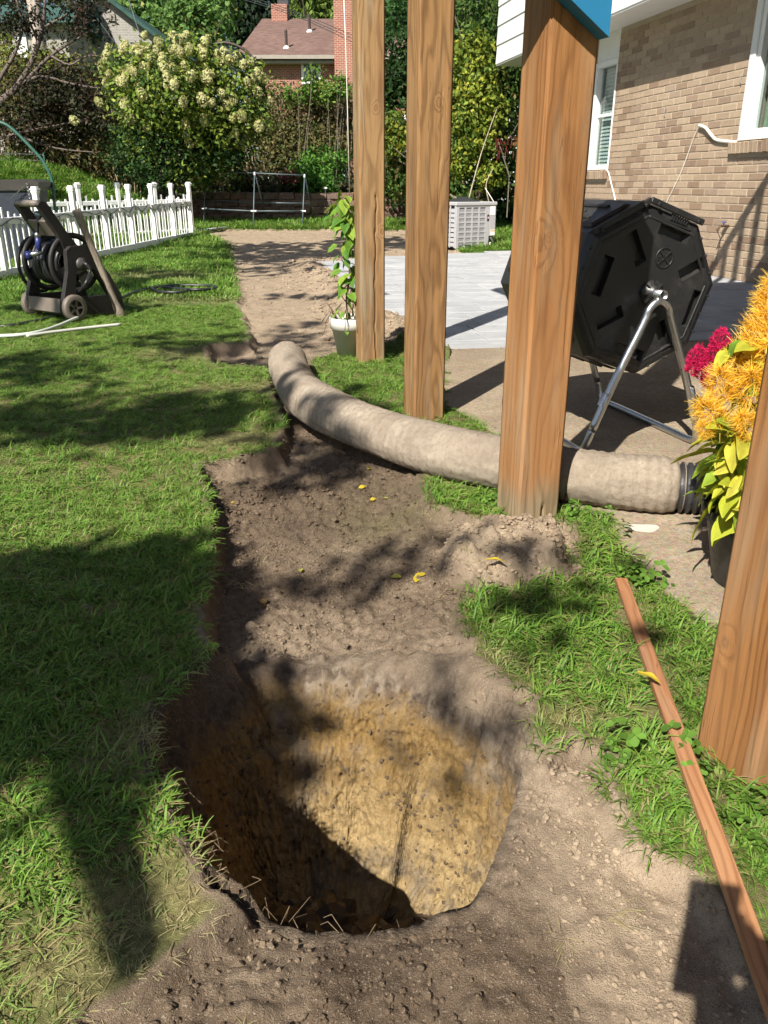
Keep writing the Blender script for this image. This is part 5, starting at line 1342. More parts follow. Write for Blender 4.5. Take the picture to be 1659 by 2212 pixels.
# --- dark red Japanese maple at far left
Y = 20.4; mb0 = (-11.4, 20.8, T1(-11.4, 20.8))
mpal = [(2, (.024, .018, .012)), (1, (.034, .02, .013)), (3, (.028, .034, .013)), (.4, (.06, .028, .015))]
ml = [lobe(40, 40, Y, 75, 40), lobe(180, 50, Y, 70, 40), lobe(130, 190, Y + .3, 110, 50), lobe(200, 240, Y, 80, 55), lobe(80, 255, Y + .4, 100, 55), lobe(270, 275, Y, 55, 45), lobe(250, 180, Y + .3, 40, 40), lobe(170, 20, Y, 60, 25)]
mp = thing('japanese_maple', 'dark purple-leaved maple spreading from the far left edge', 'tree', mb0)
b = MB()
def br(pts, r0, r1, yy=0): q = spline([A3(x, y, Y + yy) for x, y in pts], 4); b.tube(q, [r0 + (r1 - r0) * i / (len(q) - 1) for i in range(len(q))], 8)
br([(-130, 420), (-80, 330), (-10, 232), (35, 190), (70, 130), (92, 60), (98, -10)], .12, .03)
br([(-30, 250), (0, 170), (30, 120), (48, 60), (35, 0)], .06, .015)
br([(0, 225), (60, 170), (110, 120), (165, 85), (215, 55)], .055, .012)
br([(35, 185), (90, 165), (150, 180), (220, 190), (290, 175)], .04, .008)
br([(92, 60), (130, 40), (160, 20), (185, -10)], .03, .01); br([(110, 120), (150, 140), (190, 120), (230, 125)], .03, .008); br([(60, 40), (80, 90), (70, 130)], .025, .02)
br([(-60, 320), (30, 290), (130, 270), (230, 250), (330, 245)], .04, .008); br([(30, 290), (120, 320), (220, 330)], .03, .008)
b.obj('trunk', bark('maple_bark', (.13, .10, .085)), mp, True)
crown('crown', [leaves(ml, 9500, .10, mpal, 31, .13, 16, .42, .6, .1)], leaf_material('maple_leaf', .2), mp)
# --- hedge row behind hydrangea and maple
def brush(name, lab, cat, pxs, Y, nst, nlf, size, pal, seed, stemm=None, stem_r=.012, group=None, per=14, clump=.28, hgt=None):
    """twiggy bush: many upright stems with leaves; pxs: lobes (x, y, rx, ry) in picture units"""
    lob = [lobe(x, y, Y + dy, rx, ry) for (x, y, rx, ry, dy) in pxs]
    x0 = min(l[0].x - l[1][0] for l in lob); x1 = max(l[0].x + l[1][0] for l in lob)
    base = Vector(((x0 + x1) / 2, Y, T1((x0 + x1) / 2, Y)))
    t = thing(name, lab, cat, base, group); rr = random.Random(seed); b = MB()
    for i in range(nst):
        l = rr.choice(lob); x = l[0].x + rr.uniform(-1, 1) * l[1][0] * .9; y = Y + rr.uniform(-.5, .5)
        top = Vector((x + rr.uniform(-.3, .3), y, l[0].z + rr.uniform(-.2, 1.0) * l[1][2])); bs = Vector((x, y, T1(x, y) - .05))
        md_ = bs.lerp(top, .5) + Vector((rr.uniform(-.12, .12), rr.uniform(-.1, .1), 0))
        b.tube([bs, md_, top], [stem_r, stem_r * .8, stem_r * .35], 5)
    b.obj('stems', stemm or M_BARK, t, False); crown('crown', [leaves(lob, nlf, size, pal, seed, clump, per)], M_LEAF, t)
    return t
M_STRAW = bark('straw_stem', (.34, .26, .15))
brush('hedge_shrub', 'scraggly olive hedge with pale bare stems behind the maple', 'shrub', [(60, 300, 90, 60, 0), (160, 330, 90, 50, 0), (260, 330, 80, 55, .2), (100, 200, 110, 80, .6), (220, 230, 90, 80, .6)], 21.5, 120, 15000, .10, OLV, 41, M_STRAW, .014)
brush('hedge_shrub', 'wild brown-green hedge between hydrangea and first post', 'shrub', [(600, 262, 45, 72, 0), (660, 268, 55, 62, .2), (720, 275, 50, 62, .4), (620, 340, 60, 60, 0), (700, 340, 60, 60, 0), (560, 330, 50, 70, .3), (760, 265, 35, 70, .4)], 22.5, 110, 26000, .085, [(3, (.13, .115, .04)), (2, (.10, .13, .035)), (2, (.18, .15, .06)), (1, (.05, .085, .02))], 42, M_STRAW, .011)
brush('leafy_sucker', 'green leafy shoots rising in front of the red house window', 'shrub', [(675, 175, 18, 26, 0), (700, 195, 40, 22, 0), (640, 205, 30, 15, 0), (735, 190, 20, 25, 0)], 22.0, 14, 2200, .09, [(2, (.10, .20, .03)), (1, (.20, .26, .05))], 43)
brush('yellow_bush', 'yellow-green reedy bush at the far left below the pale house', 'shrub', [(40, 190, 70, 45, 0), (110, 165, 50, 40, 0), (15, 130, 15, 50, 0)], 23.5, 60, 7000, .12, YGR[:2] + [(1, (.12, .15, .03))], 44, M_STRAW)
# --- round green shrub and bedding
def shrub(name, lab, lob, n, size, pal, seed, base, cat='shrub', **kw):
    t = thing(name, lab, cat, base); c0 = Vector(base)
    limbs(base, [Vector(l[0]) for l in lob], .03, seed).obj('stems', M_DBARK, t, True); crown('crown', [leaves(lob, n, size, pal, seed, **kw)], M_LEAF, t); return t
Y = wl1.y + .9
shrub('round_shrub', 'bright green rounded shrub on the retaining wall left of the first post', [lobe(690, 370, Y, 48, 50), lobe(665, 385, Y - .1, 38, 42), lobe(720, 365, Y + .1, 35, 45), lobe(690, 400, Y - .2, 50, 30)], 5200, .085, [(3, (.07, .19, .025)), (2, (.11, .25, .035)), (1, (.035, .10, .015))], 51, A3(690, 425, Y), clump=.2)
shrub('sedum_clump', 'dusty pink sedum flowers on the wall left of the round shrub', [lobe(612, 382, Y - .3, 16, 12), lobe(638, 390, Y - .3, 18, 14), lobe(628, 372, Y - .2, 15, 9)], 900, .06, [(3, (.36, .12, .11)), (2, (.28, .10, .10)), (1, (.12, .14, .05))], 52, A3(625, 420, Y), 'flower', up=1.4)
shrub('shade_plants', 'dark mixed plants along the top of the retaining wall', [lobe(460, 400, Y + .2, 50, 25), lobe(540, 395, Y + .2, 50, 28), lobe(600, 405, Y, 40, 18), lobe(420, 405, Y + .3, 40, 20), lobe(755, 405, Y, 35, 25)], 5200, .11, [(2, (.03, .055, .02)), (2, (.055, .07, .03)), (1, (.10, .05, .035)), (1, (.14, .12, .06))], 53, A3(520, 425, Y), 'plant')
# --- tall shrubs right of the posts
Y = 17.6
rl_y = [lobe(1020, 160, Y, 45, 70), lobe(1040, 260, Y - .2, 45, 70), lobe(1000, 330, Y, 35, 50), lobe(985, 230, Y, 30, 60), lobe(850, 290, Y, 30, 45), lobe(1060, 380, Y - .4, 25, 30)]
rl_g = [lobe(1010, 50, Y + .8, 70, 70), lobe(1090, 180, Y + .8, 50, 110), lobe(1085, 330, Y + .5, 45, 80), lobe(1000, 420, Y + .3, 55, 35), lobe(860, 380, Y + .5, 40, 60), lobe(1090, 420, Y + .4, 40, 35)]
rb_ = (A3(1040, 470, Y).x, Y, T1(A3(1040, 470, Y).x, Y))
tree('spindle_tree', 'tall yellow-green leafy shrub between second and third posts', 'bush', rb_, [A3(1010, 150, Y), A3(1050, 250, Y), A3(990, 320, Y), A3(1040, 80, Y), A3(1080, 380, Y), A3(870, 330, Y)], .05,
     [leaves(rl_y, 9500, .10, [(2, (.27, .29, .035)), (3, (.17, .23, .03)), (.7, (.36, .35, .06)), (2, (.09, .15, .025))], 61, .25, droop=1.0), leaves(rl_g, 9500, .10, [(3, (.05, .11, .02)), (2, (.09, .15, .03)), (1, (.18, .15, .05)), (1, (.022, .055, .012))], 62, .25, droop=1.0)])
Y = 19.5
shrub('evergreen_hedge', 'dark glossy evergreen hedge behind the yellow-green shrub', [lobe(1090, 300, Y, 80, 130), lobe(1000, 300, Y + .4, 80, 130), lobe(880, 300, Y + .6, 80, 130), lobe(1090, 120, Y + .5, 90, 90), lobe(960, 130, Y + .6, 90, 110), lobe(850, 130, Y + .8, 60, 110), lobe(1100, 440, Y, 60, 30), lobe(960, 430, Y, 70, 30)], 26000, .11, DGR, 63, (A3(1000, 470, Y).x, Y, .1), clump=.16)
for (x, y, lab) in ((1095, 312, 'hanging red seed tassels in the shade left of the middle post'),):
    b_ = thing('red_tassels', lab, 'plant', A3(x, 470, 17.0)); V_ = []; rr = random.Random(9); mbb = MB()
    for i in range(26):
        q = A3(x + rr.uniform(-26, 20), y + rr.uniform(-22, 20), 17.0 + rr.uniform(-.2, .3)); mbb.tube([q, q + Vector((rr.uniform(-.03, .03), 0, -rr.uniform(.08, .2)))], [.007, .003], 4)
    mbb.obj('tassels', plain('red_seed', (.20, .03, .022), .6, .3, 30), b_)
    mbb = MB(); mbb.tube([A3(x - 20, 300, 17.1), A3(x + 5, 380, 17.1), A3(x, 470, 17.1)], .012, 6); mbb.obj('stem', M_BARK, b_)
for (x0, y0, x1, y1, x2, y2, lab) in ((1010, 440, 1040, 330, 1075, 230, 'pale bare branch slanting up behind the air conditioner'), (1060, 450, 1050, 400, 1065, 365, 'short pale forked twig just above the air conditioner')):
    mbb = MB(); mbb.tube(spline([A3(x0, y0, 16.9), A3(x1, y1, 16.8), A3(x2, y2, 16.9)], 4), [.015 - .0013 * i for i in range(9)], 6); tag(mbb.obj('bare_branch', bark('pale_bark', (.42, .36, .27)), None, True), lab, 'branch')
# white bits of a neighbour's shed seen through the hedge
b = MB(); q0 = A3(960, 330, 25); b.box((q0.x + .6, 25.5, 1.0), (3.6, .4, 3.2), None, .02)
b.box((q0.x + .6, 25.45, 2.7), (3.9, .9, .2), None, .02)
tag(b.obj('neighbour_shed', plain('white_shed_board', (.74, .75, .76), .6, .05, 4)), 'white shed wall glimpsed through the hedge between the posts', 'shed')
b = MB(); q0 = A3(640, 265, 30); b.box((q0.x, 30, 1.2), (3.4, 1.5, 2.9), None, .03); b.box((q0.x, 30, 2.75), (3.8, 1.9, .2), None, .02)
tag(b.obj('pale_shed', plain('pale_blue_board', (.52, .58, .64), .4, .05, 4)), 'pale blue shed glimpsed through the wild hedge left of the first post', 'shed')
# --- big trees at the very back
def bigtree(lab, lob, n, size, pal, seed, bx, Yt, **kw):
    return tree('tall_tree', lab, 'tree', (A3(bx, 200, Yt).x, Yt, .8), [Vector(l[0]) for l in lob], .3, [leaves(lob, n, size, pal, seed, **kw)], None, M_DBARK, 'tall trees behind the houses', seed)
bigtree('light green leafy tree between the two far houses', [lobe(330, 30, 62, 75, 55), lobe(420, 60, 60, 65, 55), lobe(450, 10, 63, 60, 45), lobe(370, 100, 60, 60, 40), lobe(270, -10, 64, 60, 40)], 9000, .38, [(3, (.10, .19, .045)), (2, (.14, .25, .06)), (1, (.05, .10, .025)), (.6, (.20, .20, .06))], 71, 400, 62)
bigtree('dark conifer rising behind the red roof', [lobe(520, -20, 74, 70, 90), lobe(590, -10, 75, 70, 70), lobe(460, -60, 76, 60, 70), lobe(540, 60, 74, 90, 40), lobe(630, -40, 76, 60, 60)], 9000, .45, [(3, (.010, .024, .010)), (2, (.018, .038, .014)), (1, (.008, .018, .009))], 72, 540, 74, droop=2.0)
bigtree('weeping bright green tree right of the dark conifer', [lobe(680, 0, 68, 55, 60), lobe(700, 40, 67, 45, 40), lobe(760, 0, 69, 60, 60)], 5500, .38, [(3, (.17, .24, .05)), (2, (.12, .18, .04))], 73, 700, 68, droop=3.0)
bigtree('deep green tree filling the gap between the first two posts', [lobe(845, 40, 48, 60, 80), lobe(870, 120, 47, 60, 60), lobe(930, 0, 50, 70, 70)], 6500, .28, [(3, (.05, .14, .03)), (2, (.08, .20, .05)), (1, (.025, .07, .02))], 74, 860, 48)
bigtree('dark wooded tree behind the pale house at upper left', [lobe(60, -30, 80, 120, 60), lobe(200, -60, 80, 100, 60), lobe(-60, 60, 82, 80, 80)], 5000, .55, DGR, 75, 60, 80)
bigtree('dark tree above the tall shrub right of the posts', [lobe(1010, -10, 30, 60, 60), lobe(1080, 60, 30, 60, 90), lobe(960, 60, 31, 50, 60)], 6500, .18, [(2, (.06, .11, .025)), (2, (.12, .13, .04)), (1, (.20, .15, .05))], 76, 1030, 30)
# distant wood closing the view
def wood_line():
    r = np.random.default_rng(5); lob = []
    for i in range(26):
        x = -80 + i * 6.4; lob.append((Vector((x + r.uniform(-2, 2), 96 + r.uniform(-4, 4), 6 + r.uniform(0, 3))), (6, 4, 7 + r.uniform(0, 3))))
    V_, F_, C_ = leaves(lob, 16000, 1.0, DGR + GRN[:1], 91, .2, 30)
    stuff(tag(link('distant_wood', npmesh('distant_wood', V_, F_, False, C_), M_LEAF), 'far belt of dark trees closing the view', 'wood'))
wood_line()
# ================================================================== far houses
def course_material(name, c1, c2, mortar, bw, bh, ax=(1, 0)):
    m = NT(name); co = m.obj()
    s = m.n('SeparateXYZ', {0: co}); x = m.n('SeparateXYZ', {0: co}, out=0); y = m.n('SeparateXYZ', {0: co}, out=1); z = m.n('SeparateXYZ', {0: co}, out=2)
    v = m.n('CombineXYZ', {0: m.math('ADD', x, y), 1: z, 2: 0.0})
    br_ = m.n('TexBrick', {'Vector': v, 'Color1': (*c1, 1), 'Color2': (*c2, 1), 'Mortar': (*mortar, 1), 'Scale': 1.0, 'Mortar Size': .012, 'Brick Width': bw, 'Row Height': bh, 'Bias': 0.0})
    col = m.mix(m.rng(m.noise(co, 3, 4), .3, .7, 0, .35), br_, tuple(c * .7 for c in c1))
    return m.set(Base_Color=col, Roughness=.9, Specular_IOR_Level=.2)
def shingle_material(name, c1, c2):
    m = NT(name); co = m.obj()
    n1 = m.noise(m.mapv(co, (3, 3, 14)), 1.0, 3, .6); n2 = m.noise(co, .5, 3)
    col = m.mix(m.rng(n1, .35, .65), c1, c2); col = m.mix(m.rng(n2, .35, .65, 0, .3), col, tuple(c * .7 for c in c1))
    return m.set(Base_Color=col, Roughness=.95, Specular_IOR_Level=.1)
M_RBRICK = course_material('red_brick', (.33, .10, .065), (.24, .085, .06), (.42, .33, .27), .22, .075)
M_GBRICK = course_material('pale_grey_brick', (.30, .28, .255), (.25, .235, .22), (.36, .34, .31), .30, .10)
M_RROOF = shingle_material('red_brown_shingle', (.125, .08, .068), (.19, .125, .105))
M_GROOF = shingle_material('green_shingle', (.035, .075, .065), (.055, .11, .095))
M_GUT = plain('tan_gutter', (.28, .25, .21), .5, .08, 4)
Y = 44.0
rh_ = thing('red_brick_house', 'red brick house with brown hip roof and big chimney behind the hedge', 'house', A3(650, 210, Y))
rh_.location.z = .5
eL, eR = A3(545, 126, Y - .5), A3(790, 107, Y - 1.5)
ez = (eL.z + eR.z) / 2
b = MB(); x0, x1 = A3(566, 130, Y).x, A3(800, 130, Y).x
wl_ = (A3(640, 150, Y).x, A3(700, 150, Y).x)
wz0, wz1 = A3(670, 182, Y).z, A3(670, 128, Y).z
wx0, wx1 = A3(651, 150, Y).x, A3(693, 150, Y).x
for (a0, a1, c0, c1) in ((x0, wx0, 0, ez), (wx1, x1 + 2, 0, ez), (wx0, wx1, 0, wz0), (wx0, wx1, wz1, ez)):
    b.box(((a0 + a1) / 2, Y + .15, (c0 + c1) / 2), (a1 - a0, .3, c1 - c0))
b.box((x0 + .15, Y + 4, ez / 2), (.3, 7.6, ez)); b.obj('wall', M_RBRICK, rh_)
b = MB()
for (a0, a1, c0, c1) in ((wx0, wx1, wz0, wz0 + .12), (wx0, wx1, wz1 - .12, wz1), (wx0, wx0 + .12, wz0 + .12, wz1 - .12), (wx1 - .12, wx1, wz0 + .12, wz1 - .12), ((wx0 + wx1) / 2 - .05, (wx0 + wx1) / 2 + .05, wz0 + .12, wz1 - .12)):
    b.box(((a0 + a1) / 2, Y - .01, (c0 + c1) / 2), (a1 - a0, .14, c1 - c0))
w_ = b.obj('window', M_TRIM, rh_)
b = MB(); b.box(((wx0 + wx1) / 2, Y + .05, (wz0 + wz1) / 2), (wx1 - wx0 - .1, .02, wz1 - wz0 - .1)); b.obj('pane', M_GLASS, w_)
b = MB(); b.box(((wx0 + wx1) / 2, Y + .25, (wz0 + wz1) / 2), (wx1 - wx0, .04, wz1 - wz0)); b.obj('curtain', plain('blue_grey_curtain', (.24, .30, .32), .8, .2, 3), w_)
rL, rR = A3(572, 54, Y + 6), A3(735, 42, Y + 6); rz = (rL.z + rR.z) / 2
E0, E1 = Vector((A3(512, 120, Y).x, Y - .6, ez)), Vector((x1 + 3, Y - .6, ez)); R0, R1 = Vector((rL.x, Y + 5, rz)), Vector((rR.x + 4, Y + 5, rz)); B0_, B1_ = Vector((A3(512, 120, Y).x, Y + 10.6, ez)), Vector((x1 + 3, Y + 10.6, ez))
b = MB(); b.add([E0, E1, R1, R0, B0_, B1_], [(0, 1, 2, 3), (4, 0, 3), (5, 4, 3, 2), (1, 5, 2), (0, 4, 5, 1)]); roof = b.obj('roof', M_RROOF, rh_)
b = MB(); b.bar(E0 + Vector((0, -.06, -.08)), E1 + Vector((0, -.06, -.08)), .14, .16); b.obj('gutter', M_GUT, rh_)
b = MB(); b.box(((x0 + x1) / 2, Y - .25, ez - .26), (x1 - x0 + 1, .5, .12)); b.obj('soffit', M_GUT, rh_)
cx0, cx1 = A3(721, 60, Y - .8).x, A3(775, 60, Y - .8).x; ct = A3(735, -40, Y - .8).z
b = MB(); b.box(((cx0 + cx1) / 2, Y - .4, ct / 2), (cx1 - cx0, .8, ct)); b.obj('chimney', M_RBRICK, rh_)
c0 = A3(589, 50, Y + 5); c1_ = A3(610, 50, Y + 5); b = MB(); b.box(((c0.x + c1_.x) / 2 + .15, Y + 5.4, rz + .15), (c1_.x - c0.x + .3, 1.6, .9)); rc_ = b.obj('ridge_chimney', M_RBRICK, roof)
b = MB(); b.box(((c0.x + c1_.x) / 2 + .3, Y + 5.4, rz + .8), (.55, .6, .35)); b.box(((c0.x + c1_.x) / 2 + .3, Y + 5.4, rz + 1.02), (.8, .85, .06)); b.obj('chimney_cap', plain('dark_metal_cap', (.04, .04, .045), .5, .2, 10), roof)
M_VENT = plain('dark_vent_pipe', (.05, .03, .025), .6, .2, 10)
for (x, yb, yt, f) in ((669, 75, 46, .62), (619, 109, 87, .18)):
    q = E0.lerp(R0, f); zb = ez + (rz - ez) * f; yy = Y - .6 + 5.6 * f; xx = A3(x, yb, yy).x
    b = MB(); b.tube([(xx, yy, zb - .1), (xx, yy, zb + .75)], .07, 8); vp = b.obj('vent_pipe', M_VENT, roof)
    b = MB(); b.lathe([(.16, -.05), (.16, .02), (.07, .1)], 10, (xx, yy, zb)); b.obj('flashing', M_WHITE, vp)
# pale brick house with green roof at the far left
Y = 42.0
gh = thing('pale_brick_house', 'pale grey brick house with green roof behind the maple, upper left', 'house', (A3(200, 150, Y).x, Y, .8))
def GH(x, y, t=0): q = A3(x, y, Y); return Vector((q.x, Y + t, q.z))
gzb = .3; apex = (222, -8); re = (372, 108); le = (70, 100)
b = MB(); P0 = [GH(*le), GH(*re), GH(*apex)]
xl, xr = P0[0].x, P0[1].x; zl, zr = P0[0].z, P0[1].z
b.add([(xl, Y, gzb), (xr, Y, gzb), tuple(P0[1]), tuple(P0[2]), tuple(P0[0])] + [(xl, Y + 9, gzb), (xr, Y + 9, gzb), (xr, Y + 9, zr), (P0[2].x, Y + 9, P0[2].z), (xl, Y + 9, zl)],
      [(0, 1, 2, 3, 4), (9, 8, 7, 6, 5), (1, 6, 7, 2), (5, 0, 4, 9)]); b.obj('wall', M_GBRICK, gh)
b = MB()
for e in (P0[0], P0[1]):
    d = (e - P0[2]); e2 = P0[2] + d * 1.12
    for (q0, q1) in ((P0[2], e2),):
        up_ = Vector((0, 0, .18)); f_ = Vector((0, -.45, 0)); bk_ = Vector((0, 9.4, 0))
        b.add([q0 + f_, q1 + f_, q1 + f_ + up_, q0 + f_ + up_, q0 + bk_, q1 + bk_, q1 + bk_ + up_, q0 + bk_ + up_], [(0, 1, 2, 3), (4, 7, 6, 5), (3, 2, 6, 7), (0, 4, 5, 1), (1, 5, 6, 2), (0, 3, 7, 4)])
b.obj('roof', M_GROOF, gh)
b = MB(); a0, a1 = GH(292, 100), GH(314, 124); b.box(((a0.x + a1.x) / 2, Y - .03, (a0.z + a1.z) / 2), (a1.x - a0.x, .1, a0.z - a1.z)); gw_ = b.obj('window', M_TRIM, gh)
b = MB(); b.box(((a0.x + a1.x) / 2, Y - .09, (a0.z + a1.z) / 2), (a1.x - a0.x - .12, .03, a0.z - a1.z - .12)); b.obj('pane', M_GLASS, gw_)
b = MB(); a0, a1 = GH(236, 28), GH(250, 46)
for k in range(5): b.box(((a0.x + a1.x) / 2, Y - .04, a0.z + (a1.z - a0.z) * (k + .5) / 5), (a1.x - a0.x, .08, .05))
b.obj('gable_vent', M_GUT, gh)
# lower green-roofed wing left of it
wg = thing('green_roof_wing', 'low green-roofed building at the upper left corner', 'house', (A3(50, 150, 39).x, 39, .8))
b = MB(); xa, xb = A3(-120, 60, 39).x, A3(172, 60, 39).x; zt_, zb_ = A3(40, 6, 41).z, A3(40, 48, 38).z
b.add([(xa, 38, zb_), (xb, 38, zb_), (xb, 41.5, zt_), (xa, 41.5, zt_), (xa, 45, zb_), (xb, 45, zb_)], [(0, 1, 2, 3), (3, 2, 5, 4), (0, 3, 4), (1, 5, 2), (0, 4, 5, 1)]); b.obj('roof', M_GROOF, wg)
b = MB(); b.box(((xa + xb) / 2, 41.6, (zb_ + .3) / 2), (xb - xa - .8, 6.2, zb_ - .3)); b.obj('wall', M_GBRICK, wg)
for x in (38, 50):
    b = MB(); a0 = A3(x, 85, 38.4); b.box((a0.x, 38.47, a0.z), (.22, .08, 1.3)); b.obj('window', M_TRIM, wg)
# small green gable right of the pale house
b = MB(); q = [A3(332, 70, 47), A3(400, 108, 47), A3(320, 112, 47)]
sgz = thing('green_porch_roof', 'light green low roof peeking out right of the pale house', 'roof', (q[0].x, 47, .8))
b.prism([(q[0].x, q[0].z), (q[1].x, q[1].z), (q[1].x, q[1].z - .3), (q[2].x, q[2].z)], 46.6, 51, lambda p, z, t: (p, t, z)); b.obj('roof', shingle_material('mint_shingle', (.16, .26, .20), (.2, .32, .25)), sgz)
b = MB(); b.box(((q[0].x + q[1].x) / 2, 49, q[2].z / 2), (1.4, 3, q[2].z)); b.obj('wall', M_GBRICK, sgz)
# utility pole and guy wires
Y = 27.0
pb = A3(100, 200, Y)
up_ = thing('utility_pole', 'pale weathered utility pole behind the maple at upper left', 'pole', (pb.x, Y, .8))
b = MB(); b.tube([(pb.x - .03, Y, .5), (pb.x, Y, 5), (pb.x + .02, Y, 11)], [.22, .2, .17], 12); b.obj('shaft', wood('pole_wood', (.50, .44, .38), (.32, .27, .23), (), (.1, .1), 40, .5, 0, 31.), up_, True)
for (x0, y0, x1, y1, nm_) in ((272, -20, 317, 122, 'guy_wire'), (210, 40, 262, 110, 'guy_wire')):
    b = MB(); b.tube([A3(x0, y0, 28), A3(x1, y1, 28)], .014, 5); b.obj(nm_, M_CHAIN, up_)
for k, (x0, y0, x1, y1, lab) in enumerate(((630, 22, 800, 92, 'uppermost thin power line crossing in front of the red house'), (632, 28, 800, 100, 'middle thin power line crossing in front of the red house'), (636, 34, 800, 108, 'lowest thin power line crossing in front of the red house'))):
    b = MB(); b.tube(spline([A3(x0 - 200, y0 - 60, 36), A3(x0, y0, 36), A3(x1, y1, 36), A3(x1 + 120, y1 + 40, 36)], 5), .012, 5); tag(b.obj('power_line', M_WIRE, None, True), lab, 'wire')
# blue canopy with arched pole
Y = 28.0
gz_ = thing('blue_canopy', 'dark blue garden canopy with a curved black pole before the red house', 'canopy', (A3(515, 150, Y).x, Y, .8))
b = MB(); b.add([A3(485, 97, Y), A3(512, 106, Y - .6), A3(545, 130, Y - .3), A3(470, 130, Y), A3(470, 132, Y), A3(545, 133, Y - .3)], [(0, 1, 2, 3), (3, 2, 5, 4)]); b.prism([(475, 98), (540, 127), (470, 131)], 0, 1.6, lambda x, y, t: A3(x, y, Y + t)); b.obj('cover', plain('royal_blue_cloth', (.02, .03, .20), .6, .1, 4), gz_)
b = MB(); b.tube(spline([A3(465, 95, Y - .9), A3(485, 92, Y - .9), A3(510, 98, Y - .9), A3(532, 110, Y - .9), A3(548, 128, Y - .9)], 5), .04, 8); b.obj('curved_pole', M_VENT, gz_, True)
b = MB(); b.tube([A3(532, 110, Y - .9), A3(533, 135, Y - .9), A3(534, 200, Y - .9)], .03, 8); b.obj('upright', M_VENT, gz_, True)
# ================================================================== scattering with geometry nodes
def scatter_tree():
    ng = bpy.data.node_groups.new('scatter', 'GeometryNodeTree')
    ng.interface.new_socket('Geometry', in_out='INPUT', socket_type='NodeSocketGeometry')
    ng.interface.new_socket('Pieces', in_out='INPUT', socket_type='NodeSocketCollection')
    ng.interface.new_socket('Geometry', in_out='OUTPUT', socket_type='NodeSocketGeometry')
    N = ng.nodes.new; L = ng.links.new
    gi, go = N('NodeGroupInput'), N('NodeGroupOutput')
    ci = N('GeometryNodeCollectionInfo'); ci.inputs['Separate Children'].default_value = True; ci.inputs['Reset Children'].default_value = True
    ip = N('GeometryNodeInstanceOnPoints'); ip.inputs['Pick Instance'].default_value = True
    def na(nm, typ):
        a = N('GeometryNodeInputNamedAttribute'); a.data_type = typ; a.inputs['Name'].default_value = nm
        return [o for o in a.outputs if o.enabled and o.name == 'Attribute'][0]
    L(gi.outputs['Geometry'], ip.inputs['Points']); L(gi.outputs['Pieces'], ci.inputs['Collection']); L(ci.outputs[0], ip.inputs['Instance'])
    L(na('pick', 'INT'), ip.inputs['Instance Index']); L(na('turn', 'FLOAT_VECTOR'), ip.inputs['Rotation']); L(na('size', 'FLOAT'), ip.inputs['Scale'])
    L(ip.outputs[0], go.inputs[0]); return ng
SCAT = scatter_tree()
def scatter(name, P, turn, size, pick, meshes, mat, extra=None, parent=None):
    coll = bpy.data.collections.new(name + '_pieces')
    for i, me in enumerate(meshes):
        if not me.materials: me.materials.append(mat)
        o = bpy.data.objects.new('%s_piece_%02d' % (name, i), me); coll.objects.link(o)
    me = bpy.data.meshes.new(name); n = len(P); me.vertices.add(n); me.vertices.foreach_set('co', np.asarray(P, np.float32).ravel())
    a = me.attributes.new('turn', 'FLOAT_VECTOR', 'POINT'); a.data.foreach_set('vector', np.asarray(turn, np.float32).ravel())
    a = me.attributes.new('size', 'FLOAT', 'POINT'); a.data.foreach_set('value', np.asarray(size, np.float32))
    a = me.attributes.new('pick', 'INT', 'POINT'); a.data.foreach_set('value', np.asarray(pick, np.int32))
    for k_, v_ in (extra or {}).items():
        a = me.attributes.new(k_, 'FLOAT', 'POINT'); a.data.foreach_set('value', np.asarray(v_, np.float32))
    me.materials.append(mat)
    o = link(name, me, mat, parent)
    md = o.modifiers.new('scatter', 'NODES'); md.node_group = SCAT
    for it in SCAT.interface.items_tree:
        if it.name == 'Pieces': md[it.identifier] = coll
    return stuff(o)
# ------------------------------------------------------------------ grass
def blade_clump(seed, n=24, h=.06, spread=.03, lean=.6, w=.0030, flat=0.0, straw=.12):
    r = np.random.default_rng(seed); V = []; Fq = []; C = []
    for i in range(n):
        a = r.uniform(0, 2 * math.pi); rr = spread * math.sqrt(r.random()); bx, by = rr * math.cos(a), rr * math.sin(a)
        d = r.uniform(0, 2 * math.pi) if flat else a + r.normal() * .9
        L = h * (.55 + .75 * r.random()); ln = abs(r.normal(lean, .35)); seg = 4
        cx, sx = math.cos(d), math.sin(d); px_, py_ = -sx, cx; ww = w * (.7 + .6 * r.random())
        th = .12 + ln * .35; x = y = 0.0; pts = []
        for s in range(seg + 1):
            pts.append((x, y)); st = L / seg; x += st * math.sin(th); y += st * math.cos(th); th = min(th + ln * .42, 1.75 if not flat else 1.6)
        if flat: pts = [(p * 1.0, q * flat) for p, q in pts]
        st_ = r.random() < straw
        col = np.array([.30, .25, .11]) * r.uniform(.7, 1.2) if st_ else np.array([[.115, .25, .028], [.15, .295, .038], [.075, .18, .024], [.205, .31, .055]][r.integers(4)]) * r.uniform(.8, 1.2)
        o = len(V)
        for s, (p, q) in enumerate(pts):
            k_ = ww * (1 - .82 * (s / seg) ** 1.5)
            V += [(bx + cx * p - px_ * k_, by + sx * p - py_ * k_, q), (bx + cx * p + px_ * k_, by + sx * p + py_ * k_, q + .0006)]
            C += [col * (.75 + .35 * s / seg)] * 2
        for s in range(seg): Fq.append((o + 2 * s, o + 2 * s + 1, o + 2 * s + 3, o + 2 * s + 2))
    return npmesh('grass_clump', V, Fq, True, np.array(C))
